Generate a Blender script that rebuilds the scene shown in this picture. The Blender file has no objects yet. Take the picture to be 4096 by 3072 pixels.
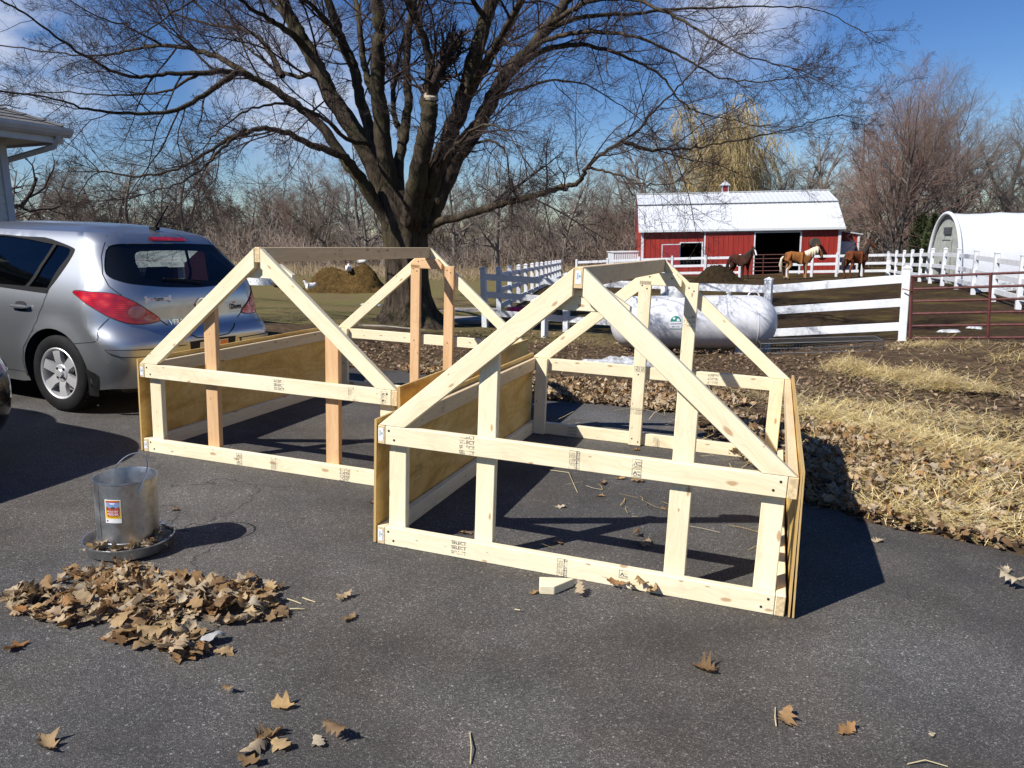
import bpy, bmesh, math, random
import numpy as np
from mathutils import Vector, Matrix
from mathutils.geometry import delaunay_2d_cdt

scene = bpy.context.scene
COL = scene.collection
rad = math.radians

# ------------------------------------------------------------------ camera
CAM_H, PITCH, ROLL, FPX = 1.4649, 0.18997, -0.016, 3025.81      # FPX for a 4096 px wide photograph
TILT = 0.05175                                                  # side slope of the driveway
C0 = np.array([0.0, 0.0, CAM_H])
_cp, _sp = math.cos(PITCH), math.sin(PITCH)
FWD = np.array([0, _cp, -_sp]); _u0 = np.array([0, _sp, _cp]); _r0 = np.array([1.0, 0, 0])
RT = math.cos(ROLL) * _r0 + math.sin(ROLL) * _u0
UP = -math.sin(ROLL) * _r0 + math.cos(ROLL) * _u0
cam = bpy.data.cameras.new('camera'); camo = bpy.data.objects.new('camera', cam); COL.objects.link(camo)
camo.matrix_world = Matrix(((RT[0], UP[0], -FWD[0], 0), (RT[1], UP[1], -FWD[1], 0), (RT[2], UP[2], -FWD[2], CAM_H), (0, 0, 0, 1)))
cam.sensor_width = 36.0; cam.lens = FPX / 4096 * 36; cam.clip_start = 0.05; cam.clip_end = 3000
scene.camera = camo

# ------------------------------------------------------------------ world, sun, exposure
SUN_AZ, SUN_EL = 55.78, 44.48       # the way shadows fall (from +y towards +x), sun elevation
world = bpy.data.worlds.new('World'); scene.world = world; world.use_nodes = True
wn, wl = world.node_tree.nodes, world.node_tree.links
wn.clear()
w_out = wn.new('ShaderNodeOutputWorld'); w_bg = wn.new('ShaderNodeBackground'); w_bg.inputs['Strength'].default_value = 0.074
sky = wn.new('ShaderNodeTexSky'); sky.sky_type = 'NISHITA'; sky.sun_disc = False
sky.sun_elevation = rad(SUN_EL); sky.sun_rotation = rad(SUN_AZ + 180)
sky.altitude = 300; sky.air_density = 1.0; sky.dust_density = 0.0; sky.ozone_density = 4.0
hs = wn.new('ShaderNodeHueSaturation'); hs.inputs['Saturation'].default_value = 1.26; hs.inputs['Hue'].default_value = .513
wl.new(sky.outputs[0], hs.inputs['Color'])
# thin clouds, soft white patches in three parts of the sky
tc = wn.new('ShaderNodeTexCoord')
nz = wn.new('ShaderNodeTexNoise'); nz.inputs['Scale'].default_value = 7.0; nz.inputs['Detail'].default_value = 7; nz.inputs['Roughness'].default_value = 0.62
mp = wn.new('ShaderNodeMapping'); mp.inputs['Scale'].default_value = (1, 1, 2.2)
wl.new(tc.outputs['Generated'], mp.inputs[0]); wl.new(mp.outputs[0], nz.inputs['Vector'])
def _cloud_dir(u, v):
    d = FWD * FPX + RT * (u - 2048) - UP * (v - 1536); return d / np.linalg.norm(d)
acc = None
for (u, v, rr, k) in [(60, 190, 0.085, .75), (1180, 370, 0.085, .95), (1390, 420, .065, .8), (980, 320, .05, .5), (2960, 10, 0.075, .9)]:
    d = _cloud_dir(u, v)
    dn = wn.new('ShaderNodeVectorMath'); dn.operation = 'DISTANCE'; dn.inputs[1].default_value = d
    nrm = wn.new('ShaderNodeVectorMath'); nrm.operation = 'NORMALIZE'
    wl.new(tc.outputs['Generated'], nrm.inputs[0]); wl.new(nrm.outputs[0], dn.inputs[0])
    mr = wn.new('ShaderNodeMapRange'); mr.interpolation_type = 'SMOOTHSTEP'
    mr.inputs['From Min'].default_value = rr * 1.5; mr.inputs['From Max'].default_value = 0.0
    mr.inputs['To Min'].default_value = 0.0; mr.inputs['To Max'].default_value = k
    wl.new(dn.outputs['Value'], mr.inputs['Value'])
    if acc is None: acc = mr.outputs[0]
    else:
        a = wn.new('ShaderNodeMath'); a.operation = 'MAXIMUM'; wl.new(acc, a.inputs[0]); wl.new(mr.outputs[0], a.inputs[1]); acc = a.outputs[0]
nr = wn.new('ShaderNodeMapRange'); nr.inputs['From Min'].default_value = .30; nr.inputs['From Max'].default_value = .62
wl.new(nz.outputs['Fac'], nr.inputs['Value'])
ml = wn.new('ShaderNodeMath'); ml.operation = 'MULTIPLY'; wl.new(acc, ml.inputs[0]); wl.new(nr.outputs[0], ml.inputs[1])
mx = wn.new('ShaderNodeMixRGB'); wl.new(ml.outputs[0], mx.inputs['Fac']); wl.new(hs.outputs[0], mx.inputs['Color1'])
mx.inputs['Color2'].default_value = (9.6, 9.7, 10.4, 1)
wl.new(mx.outputs[0], w_bg.inputs['Color']); wl.new(w_bg.outputs[0], w_out.inputs['Surface'])

sl = bpy.data.lights.new('sun', 'SUN'); sl.energy = 5.0; sl.angle = rad(0.53); sl.color = (1.0, 0.965, 0.905)
so = bpy.data.objects.new('sun', sl); COL.objects.link(so)
_sd = Vector((math.sin(rad(SUN_AZ)) * math.cos(rad(SUN_EL)), math.cos(rad(SUN_AZ)) * math.cos(rad(SUN_EL)), -math.sin(rad(SUN_EL))))
so.rotation_euler = _sd.to_track_quat('-Z', 'Y').to_euler(); so.location = (-20, -15, 30)

scene.view_settings.view_transform = 'Standard'; scene.view_settings.look = 'None'
scene.view_settings.exposure = 0.48; scene.view_settings.gamma = 1.0; scene.view_settings.use_curve_mapping = False
scene.render.engine = 'CYCLES'
cy = scene.cycles
cy.max_bounces = 6; cy.diffuse_bounces = 3; cy.glossy_bounces = 3; cy.transmission_bounces = 4; cy.transparent_max_bounces = 8
cy.caustics_reflective = False; cy.caustics_refractive = False

# ------------------------------------------------------------------ places seen from the camera's standing point
def ray(u, v):
    d = FWD * FPX + RT * (u - 2048) - UP * (v - 1536); return d / d[1]
def at(u, v, y):                       # the point at depth y in the direction of (u, v)
    return Vector(C0 + ray(u, v) * y)
_ct, _st = math.cos(TILT), math.sin(TILT)
T_DRIVE = Matrix.Translation((0, 0, CAM_H)) @ Matrix.Rotation(TILT, 4, 'Y') @ Matrix.Translation((0, 0, -CAM_H))
DN = np.array([_st, 0, _ct]); DP = np.array(T_DRIVE @ Vector((0, 0, 0)))
def plane_z(x, y):                     # height of the driveway slab
    return DP[2] - (np.asarray(x) - DP[0]) * DN[0] / DN[2]
def on_drive(u, v, h=0.0):
    d = ray(u, v); P = DP + DN * h
    return Vector(C0 + d * (((P - C0) @ DN) / (d @ DN)))
def drive_local(p):
    return T_DRIVE.inverted() @ Vector(p)

# ------------------------------------------------------------------ terrain
_ctrl = []
for (x, y) in [(2.56, 3.57), (1.93, 3.94), (1.75, 4.6), (1.49, 6.58), (.3, 6.95), (-1.0, 8.1), (-2.8, 8.7), (-6, 10.2), (-12, 12.5), (5.2, 1.9), (7.5, .5),
               (-10, -8), (0, -8), (8, -8), (-12, 0), (-12, 6), (0, 2), (-4, 5), (0, 5), (1, -3)]:
    _ctrl.append((x, y, float(plane_z(x, y)) - .012))
_ctrl += [(-.6, 17.8, -.53), (1.27, 17.3, -.66), (4.85, 14.3, -.70), (6.88, 13.2, -.45), (3.13, 48, -1.25), (3.6, 13.5, -.58), (-2.3, 17, -.38), (1.5, 11, -.42), (3.5, 9, -.33),
          (20.5, 47.5, -1.0), (8.5, 49.5, -1.1), (9.5, 36, -.75), (-6.1, 28, -.36), (13, 19.4, -.53), (15.5, 26, -.5), (16, 40, -.9), (8.9, 13, -.42), (-10, 20, .05), (-20, 40, -.2),
          (6, 7, -.36), (10, 8, -.45), (16, 12, -.5), (30, 30, -.6), (40, 60, -1), (0, 70, -1.2), (-40, 80, -.5), (-60, 120, -.6), (60, 120, -1), (0, 140, -1.2), (-60, 20, .3), (60, 10, -.8), (-60, -30, .3), (60, -30, -.8), (0, -60, -.2)]
_cx = np.array(_ctrl)
def _phi(r2): return 0.5 * r2 * np.log(r2 + 1e-9)
_d2 = ((_cx[:, None, :2] - _cx[None, :, :2]) ** 2).sum(-1)
_n = len(_cx); _A = np.zeros((_n + 3, _n + 3)); _A[:_n, :_n] = _phi(_d2) + np.eye(_n) * 0.02
_A[:_n, _n] = 1; _A[:_n, _n + 1:] = _cx[:, :2]; _A[_n, :_n] = 1; _A[_n + 1:, :_n] = _cx[:, :2].T
_sol = np.linalg.solve(_A, np.concatenate([_cx[:, 2], [0, 0, 0]]))
def gz(x, y):
    x = np.atleast_1d(np.asarray(x, float)); y = np.atleast_1d(np.asarray(y, float))
    xc = np.clip(x, -80, 80); yc = np.clip(y, -60, 140)
    out = np.zeros(x.shape)
    for i in range(0, x.size, 20000):
        xs, ys = xc.ravel()[i:i + 20000], yc.ravel()[i:i + 20000]
        r2 = (xs[:, None] - _cx[None, :, 0]) ** 2 + (ys[:, None] - _cx[None, :, 1]) ** 2
        out.ravel()[i:i + 20000] = _phi(r2) @ _sol[:_n] + _sol[_n] + _sol[_n + 1] * xs + _sol[_n + 2] * ys
    return out
def gz1(x, y): return float(gz(x, y)[0])
DRIVE_POLY = [(9, -.6), (7.5, .42), (5.2, 1.85), (3.6, 2.95), (2.6, 3.56), (1.95, 3.94), (1.72, 4.3), (1.58, 5.2), (1.47, 6.5), (.95, 6.78), (.3, 6.95), (-.4, 7.55), (-1.0, 8.1), (-1.9, 8.25), (-2.8, 8.7), (-4.2, 9.6), (-6, 10.3), (-12, 12.5), (-14, 4), (-12, -10), (9, -10)]
def inside(poly, x, y):
    x = np.asarray(x); y = np.asarray(y); r = np.zeros(x.shape, bool); n = len(poly)
    for i in range(n):
        (x1, y1), (x2, y2) = poly[i], poly[(i + 1) % n]
        c = ((y1 > y) != (y2 > y)) & (x < (x2 - x1) * (y - y1) / ((y2 - y1) or 1e-9) + x1)
        r ^= c
    return r
def surf_z(x, y):                      # ground or driveway, whichever is there
    return np.where(inside(DRIVE_POLY, x, y), plane_z(x, y), gz(x, y))

# ------------------------------------------------------------------ object helpers
def tag(o, label=None, cat=None, group=None, kind=None):
    if label: o['label'] = label
    if cat: o['category'] = cat
    if group: o['group'] = group
    if kind: o['kind'] = kind
    return o
def empty(name, mw, label, cat, group=None):
    o = bpy.data.objects.new(name, None); COL.objects.link(o); o.empty_display_size = .2
    o.matrix_world = mw if isinstance(mw, Matrix) else Matrix.Translation(mw)
    return tag(o, label, cat, group)
def link(name, me, parent=None, m=None, mats=None):
    o = bpy.data.objects.new(name, me); COL.objects.link(o)
    if parent is not None: o.parent = parent
    if m is not None: o.matrix_basis = m
    if mats is not None:
        if len(me.materials): me.materials.clear()
        for k in (mats if isinstance(mats, (list, tuple)) else [mats]): me.materials.append(k)
    return o
def copy_tree(o, parent=None):
    c = o.copy(); COL.objects.link(c); c.parent = parent
    for ch in list(o.children): copy_tree(ch, c)
    return c
def smooth(me, ang=None):
    me.polygons.foreach_set('use_smooth', np.ones(len(me.polygons), bool))
    if ang is not None: me.set_sharp_from_angle(angle=rad(ang))
    me.update(); return me
class MB:                               # collects simple shapes into one mesh
    def __init__(s): s.v = []; s.f = []; s.mi = []; s.cur = 0
    def add(s, vs, fs, m=None):
        n = len(s.v)
        for p in vs:
            p = Vector(p); s.v.append((m @ p) if m is not None else p)
        for f in fs: s.f.append([i + n for i in f]); s.mi.append(s.cur)
        return s
    def box(s, x0, x1, y0, y1, z0, z1, m=None):
        return s.add([(x0, y0, z0), (x1, y0, z0), (x1, y1, z0), (x0, y1, z0), (x0, y0, z1), (x1, y0, z1), (x1, y1, z1), (x0, y1, z1)],
                     [(0, 3, 2, 1), (4, 5, 6, 7), (0, 1, 5, 4), (1, 2, 6, 5), (2, 3, 7, 6), (3, 0, 4, 7)], m)
    def prism(s, out, y0, y1, m=None):   # outline in (x, z), extruded along y
        n = len(out)
        vs = [(x, y0, z) for x, z in out] + [(x, y1, z) for x, z in out]
        fs = [tuple(range(n)), tuple(range(2 * n - 1, n - 1, -1))] + [(i, i + n, (i + 1) % n + n, (i + 1) % n) for i in range(n)]
        return s.add(vs, fs, m)
    def tube(s, pts, rs, n=6, cap=True, m=None):
        pts = [Vector(p) for p in pts]
        if not isinstance(rs, (list, tuple)): rs = [rs] * len(pts)
        vs = []; fs = []; u = None
        for i, p in enumerate(pts):
            d = (pts[min(i + 1, len(pts) - 1)] - pts[max(i - 1, 0)]).normalized()
            if u is None: u = d.orthogonal().normalized()
            else:
                u = u - d * u.dot(d); u = u.normalized() if u.length > 1e-6 else d.orthogonal().normalized()
            w = d.cross(u)
            for k in range(n):
                a = 2 * math.pi * k / n; vs.append(p + (u * math.cos(a) + w * math.sin(a)) * rs[i])
        for i in range(len(pts) - 1):
            for k in range(n):
                k2 = (k + 1) % n; fs.append((i * n + k, i * n + k2, (i + 1) * n + k2, (i + 1) * n + k))
        if cap:
            fs.append(tuple(range(n - 1, -1, -1))); b = (len(pts) - 1) * n; fs.append(tuple(range(b, b + n)))
        return s.add(vs, fs, m)
    def lathe(s, prof, n=32, m=None, axis='Z', closed=False):   # prof: (r, h)
        vs = []; fs = []
        for r, h in prof:
            for k in range(n):
                a = 2 * math.pi * k / n
                vs.append((r * math.cos(a), r * math.sin(a), h) if axis == 'Z' else (r * math.cos(a), h, r * math.sin(a)))
        L = len(prof)
        for i in range(L if closed else L - 1):
            j = (i + 1) % L
            for k in range(n):
                k2 = (k + 1) % n; q = (i * n + k, i * n + k2, j * n + k2, j * n + k)
                fs.append(q if axis == 'Z' else q[::-1])
        return s.add(vs, fs, m)
    def mesh(s, name, sm=None, bev=0.0):
        me = bpy.data.meshes.new(name); me.from_pydata([tuple(p) for p in s.v], [], s.f)
        if any(s.mi): me.polygons.foreach_set('material_index', s.mi)
        if bev:
            bm = bmesh.new(); bm.from_mesh(me)
            bmesh.ops.bevel(bm, geom=[e for e in bm.edges if len(e.link_faces) == 2 and e.calc_face_angle(0) > .6], offset=bev, segments=1, affect='EDGES', clamp_overlap=True)
            bm.to_mesh(me); bm.free()
        me.update()
        if sm is not None: smooth(me, sm)
        return me
    def build(s, name, mats, parent=None, m=None, sm=None, bev=0.0):
        return link(name, s.mesh(name, sm, bev), parent, m, mats)
def mesh_np(name, V, F, mats=None, sm=False, col=None, parent=None):   # F: array of tris or quads
    me = bpy.data.meshes.new(name); V = np.asarray(V, np.float32); F = np.asarray(F, np.int32); k = F.shape[1]
    me.vertices.add(len(V)); me.vertices.foreach_set('co', V.ravel())
    me.loops.add(F.size); me.loops.foreach_set('vertex_index', F.ravel())
    me.polygons.add(len(F)); me.polygons.foreach_set('loop_start', np.arange(0, F.size, k, dtype=np.int32))
    if col is not None:
        a = me.color_attributes.new('tint', 'FLOAT_COLOR', 'POINT'); c = np.ones((len(V), 4), np.float32); c[:, :3] = col; a.data.foreach_set('color', c.ravel())
    me.update(calc_edges=True); me.validate()
    if sm: smooth(me)
    return link(name, me, parent, None, mats)
def cols(x, y, z, o=(0, 0, 0)):         # matrix from axes and origin
    return Matrix(((x[0], y[0], z[0], o[0]), (x[1], y[1], z[1], o[1]), (x[2], y[2], z[2], o[2]), (0, 0, 0, 1)))
_txt = {}
def text_mesh(s, size, align='LEFT', shear=0, bold=0.0):
    cu = bpy.data.curves.new('text', 'FONT'); cu.body = s; cu.size = size; cu.align_x = align; cu.resolution_u = 2; cu.shear = shear; cu.offset = bold
    o = bpy.data.objects.new('text', cu); COL.objects.link(o)
    dg = bpy.context.evaluated_depsgraph_get(); me = bpy.data.meshes.new_from_object(o.evaluated_get(dg))
    bpy.data.objects.remove(o); bpy.data.curves.remove(cu)
    V = [v.co.copy() for v in me.vertices]; F = [tuple(p.vertices) for p in me.polygons]; bpy.data.meshes.remove(me)
    return V, F

# ------------------------------------------------------------------ materials
class NM:
    def __init__(s, name, col=(.5, .5, .5), rough=.6, metal=0.0, spec=.5):
        s.m = bpy.data.materials.new(name); s.m.use_nodes = True; s.n = s.m.node_tree.nodes; s.l = s.m.node_tree.links
        s.b = s.n['Principled BSDF']; s.out = s.n['Material Output']
        s.b.inputs['Base Color'].default_value = (*col, 1); s.b.inputs['Roughness'].default_value = rough
        s.b.inputs['Metallic'].default_value = metal; s.b.inputs['Specular IOR Level'].default_value = spec
    def node(s, t, **kw):
        n = s.n.new(t)
        for k, v in kw.items(): setattr(n, k, v)
        return n
    def put(s, sock, v):
        if hasattr(v, 'links'): s.l.new(v, sock)
        else:
            if isinstance(v, tuple) and len(v) == 3 and sock.type == 'RGBA': v = (*v, 1)
            sock.default_value = v
    def coord(s, scale=(1, 1, 1), which='Object', rnd=False, off=None):
        t = s.node('ShaderNodeTexCoord').outputs[which] if which != 'Position' else s.node('ShaderNodeNewGeometry').outputs['Position']
        if rnd:
            oi = s.node('ShaderNodeObjectInfo'); sc = s.node('ShaderNodeVectorMath', operation='SCALE'); s.l.new(oi.outputs['Random'], sc.inputs['Scale']); sc.inputs[0].default_value = (37, 53, 71)
            ad = s.node('ShaderNodeVectorMath', operation='ADD'); s.l.new(t, ad.inputs[0]); s.l.new(sc.outputs[0], ad.inputs[1]); t = ad.outputs[0]
        mp = s.node('ShaderNodeMapping'); s.l.new(t, mp.inputs[0]); mp.inputs['Scale'].default_value = scale
        if off: mp.inputs['Location'].default_value = off
        return mp.outputs[0]
    def noise(s, vec, scale, detail=4, rough=.55, dist=0.0, out='Fac'):
        n = s.node('ShaderNodeTexNoise'); s.l.new(vec, n.inputs['Vector']); n.inputs['Scale'].default_value = scale
        n.inputs['Detail'].default_value = detail; n.inputs['Roughness'].default_value = rough; n.inputs['Distortion'].default_value = dist
        return n.outputs[out]
    def voro(s, vec, scale, out='Distance', feature='F1', rnd=1.0):
        n = s.node('ShaderNodeTexVoronoi', feature=feature); s.l.new(vec, n.inputs['Vector']); n.inputs['Scale'].default_value = scale; n.inputs['Randomness'].default_value = rnd
        return n.outputs[out]
    def ramp(s, fac, *stops, interp='LINEAR'):
        n = s.node('ShaderNodeValToRGB'); s.put(n.inputs[0], fac); e = n.color_ramp.elements; n.color_ramp.interpolation = interp
        while len(e) < len(stops): e.new(0.5)
        for i, (p, c) in enumerate(stops):
            e[i].position = p; e[i].color = (c, c, c, 1) if isinstance(c, (int, float)) else (*c, 1)
        return n.outputs[0]
    def mix(s, fac, a, b, mode='MIX'):
        n = s.node('ShaderNodeMixRGB', blend_type=mode); s.put(n.inputs[0], fac); s.put(n.inputs[1], a); s.put(n.inputs[2], b); return n.outputs[0]
    def math(s, op, a, b=0.0, clamp=False):
        n = s.node('ShaderNodeMath', operation=op, use_clamp=clamp); s.put(n.inputs[0], a); s.put(n.inputs[1], b); return n.outputs[0]
    def bump(s, h, strength=.3, dist=.01):
        n = s.node('ShaderNodeBump'); n.inputs['Strength'].default_value = strength; n.inputs['Distance'].default_value = dist; s.l.new(h, n.inputs['Height'])
        s.l.new(n.outputs[0], s.b.inputs['Normal']); return s
    def color(s, c): s.put(s.b.inputs['Base Color'], c); return s
    def rough(s, r): s.put(s.b.inputs['Roughness'], r); return s
def plain(name, col, rough=.6, metal=0.0, var=.12, scale=6, spec=.5, bump=0.0):
    k = NM(name, col, rough, metal, spec); v = k.coord(rnd=True)
    f = k.noise(v, scale, 5, .6)
    lo = tuple(max(0, c * (1 - var * 1.6)) for c in col); hi = tuple(min(1, c * (1 + var)) for c in col)
    k.color(k.ramp(f, (.3, lo), (.7, hi)))
    if bump: k.bump(k.noise(v, scale * 8, 4), bump, .01)
    return k.m

def wood_mat(name, c_lo, c_hi, c_knot, knot=.62):
    k = NM(name, c_hi, .62, spec=.25)
    v = k.coord((1.1, 13, 13), rnd=True)
    wob = k.noise(k.coord((2.2, 6, 6), rnd=True), 1.6, 2)
    add = k.node('ShaderNodeVectorMath', operation='MULTIPLY_ADD'); k.l.new(wob, add.inputs[0]); add.inputs[1].default_value = (0, 1.0, 1.0); k.l.new(v, add.inputs[2])
    g1 = k.noise(add.outputs[0], 1.3, 5, .6, .6)
    wv = k.node('ShaderNodeTexWave', wave_type='BANDS', bands_direction='DIAGONAL'); k.l.new(add.outputs[0], wv.inputs[0]); wv.inputs['Scale'].default_value = 2.2; wv.inputs['Distortion'].default_value = 2.4; wv.inputs['Detail'].default_value = 3; wv.inputs['Detail Scale'].default_value = .7
    base = k.ramp(g1, (.28, c_lo), (.62, c_hi))
    line = k.ramp(wv.outputs['Fac'], (.0, .80), (.45, 1.0))
    base = k.mix(.32, base, line, 'MULTIPLY')
    # knots: rare cells, drawn out a little along the grain
    vk0 = k.coord((5.0, 9, 13), rnd=True); sx_ = k.node('ShaderNodeSeparateXYZ'); k.l.new(vk0, sx_.inputs[0]); cx_ = k.node('ShaderNodeCombineXYZ'); k.l.new(sx_.outputs[0], cx_.inputs[0]); k.l.new(k.math('ADD', sx_.outputs[2], k.math('MULTIPLY', sx_.outputs[1], .35)), cx_.inputs[1]); vk = cx_.outputs[0]
    nd = k.noise(vk, 6, 2, out='Color'); vv = k.node('ShaderNodeVectorMath', operation='MULTIPLY_ADD'); k.l.new(nd, vv.inputs[0]); vv.inputs[1].default_value = (.09, .09, .09); k.l.new(vk, vv.inputs[2])
    dist = k.voro(vv.outputs[0], 1.0); cell = k.voro(vv.outputs[0], 1.0, 'Color'); dist.node.voronoi_dimensions = '2D'; cell.node.voronoi_dimensions = '2D'
    sep = k.node('ShaderNodeSeparateColor'); k.l.new(cell, sep.inputs[0])
    rare = k.math('GREATER_THAN', sep.outputs[0], knot)
    size = k.math('MULTIPLY_ADD', k.math('POWER', sep.outputs[1], 2.0), .14); size.node.inputs[2].default_value = .035
    rel = k.math('DIVIDE', dist, size)
    core = k.math('MULTIPLY', k.ramp(rel, (.55, 1.0), (1.0, 0.0)), rare)
    halo = k.math('MULTIPLY', k.ramp(rel, (.6, .55), (2.1 / 2.5, 0.0)), rare)
    base = k.mix(halo, base, tuple(c * .9 for c in c_lo)); base = k.mix(k.math('MULTIPLY', core, .68), base, c_knot)
    oi = k.node('ShaderNodeObjectInfo'); base = k.mix(1.0, base, k.ramp(oi.outputs['Random'], (0, (.90, .88, .84)), (.5, (1, 1, 1)), (1, (.97, .95, .92))), 'MULTIPLY')
    sm = k.noise(k.coord((1, 1, 1), rnd=True), 7, 5, .65); base = k.mix(k.ramp(sm, (.56, 0.0), (.78, .38)), base, tuple(c * .62 for c in c_lo))
    k.color(base).bump(g1, .16, .004)
    return k.m
# ================================================================== SETTING: ground, driveway
def build_ground():
    def axis(lo, hi, step, far):
        a = [lo]; 
        while a[-1] < hi: a.append(a[-1] + step)
        s = step; b = [a[-1]]
        while b[-1] < far: s *= 1.22; b.append(b[-1] + s)
        s = step; c = [lo]
        while c[-1] > -far: s *= 1.22; c.append(c[-1] - s)
        return np.array(c[:0:-1] + a + b[1:])
    xs = axis(-8, 15, .22, 1500); ys = axis(-1, 22, .22, 1500)
    X, Y = np.meshgrid(xs, ys); Z = gz(X, Y)
    rng = np.random.default_rng(3)
    near = np.exp(-((X - 3) ** 2 + (Y - 12) ** 2) / 900)
    ph = rng.uniform(0, 6.28, 12); 
    bumps = sum(np.sin(X * fx + Y * fy + ph[i]) * a for i, (fx, fy, a) in enumerate([(2.1, 1.3, .012), (-1.2, 2.4, .012), (3.9, -2.7, .007), (.7, .45, .03), (-.5, .9, .03), (5.1, 3.3, .005)]))
    Z = Z + bumps * near
    ins = inside(DRIVE_POLY, X, Y)
    Z = np.where(ins, plane_z(X, Y) - .06, Z)
    V = np.stack([X.ravel(), Y.ravel(), Z.ravel()], 1); ny, nx = X.shape
    i = np.arange((ny - 1) * (nx - 1)); r = i // (nx - 1); c = i % (nx - 1); a = r * nx + c
    F = np.stack([a, a + 1, a + nx + 1, a + nx], 1)
    # what grows or lies where: red = leaf mould, green = dormant grass, blue = trodden paddock soil
    x, y = X.ravel(), Y.ravel()
    def sm(e0, e1, t): t = np.clip((t - e0) / (e1 - e0), 0, 1); return t * t * (3 - 2 * t)
    fence_y = np.interp(x, [-.7, 1.27, 4.85, 6.9, 9, 30], [17.8, 17.3, 14.4, 13.2, 12.5, 5.4])
    left_x = -.6 + (y - 17.8) * .124
    pad = sm(0, 1.2, y - fence_y) * sm(-.3, .5, x - left_x)
    lawn = sm(12.5, 17, y) * (1 - pad)
    leaf = np.clip(1 - pad - lawn, 0, 1)
    k = NM('ground_soil', (.1, .08, .05), .95, spec=.1)
    P = k.coord(which='Position')
    at_ = k.node('ShaderNodeVertexColor', layer_name='tint'); sp = k.node('ShaderNodeSeparateColor'); k.l.new(at_.outputs[0], sp.inputs[0])
    n1 = k.noise(P, .55, 6, .62); n2 = k.noise(P, 7, 6, .65); n3 = k.noise(P, 40, 4, .6); n4 = k.noise(P, .12, 3)
    mould = k.ramp(n2, (.3, (.030, .021, .013)), (.5, (.085, .055, .032)), (.68, (.17, .115, .065)))
    grass = k.mix(k.ramp(n1, (.42, 0.0), (.66, 1.0)), k.ramp(n3, (.3, (.09, .08, .026)), (.7, (.22, .19, .075))), k.ramp(n3, (.3, (.11, .075, .036)), (.7, (.21, .15, .08))))
    grass = k.mix(k.ramp(n4, (.4, .0), (.62, .5)), grass, (.15, .12, .045))
    soil = k.mix(k.ramp(n1, (.48, 0.0), (.68, 1.0)), k.ramp(n2, (.3, (.022, .014, .008)), (.7, (.07, .043, .02))), k.ramp(n3, (.3, (.075, .058, .016)), (.7, (.15, .115, .03))))
    e = k.math('ADD', k.noise(P, 2.2, 5, .6), -.5)
    gm = k.ramp(k.math('ADD', sp.outputs[1], e), (.35, 0.0), (.65, 1.0)); pm = k.ramp(k.math('ADD', sp.outputs[2], e), (.35, 0.0), (.65, 1.0))
    c = k.mix(gm, mould, grass); c = k.mix(pm, c, soil)
    k.color(c).bump(k.math('ADD', n2, n3), .8, .03)
    o = mesh_np('ground', V, F, k.m, True, np.stack([leaf, lawn, pad], 1)); tag(o, kind='structure')
build_ground()

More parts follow.
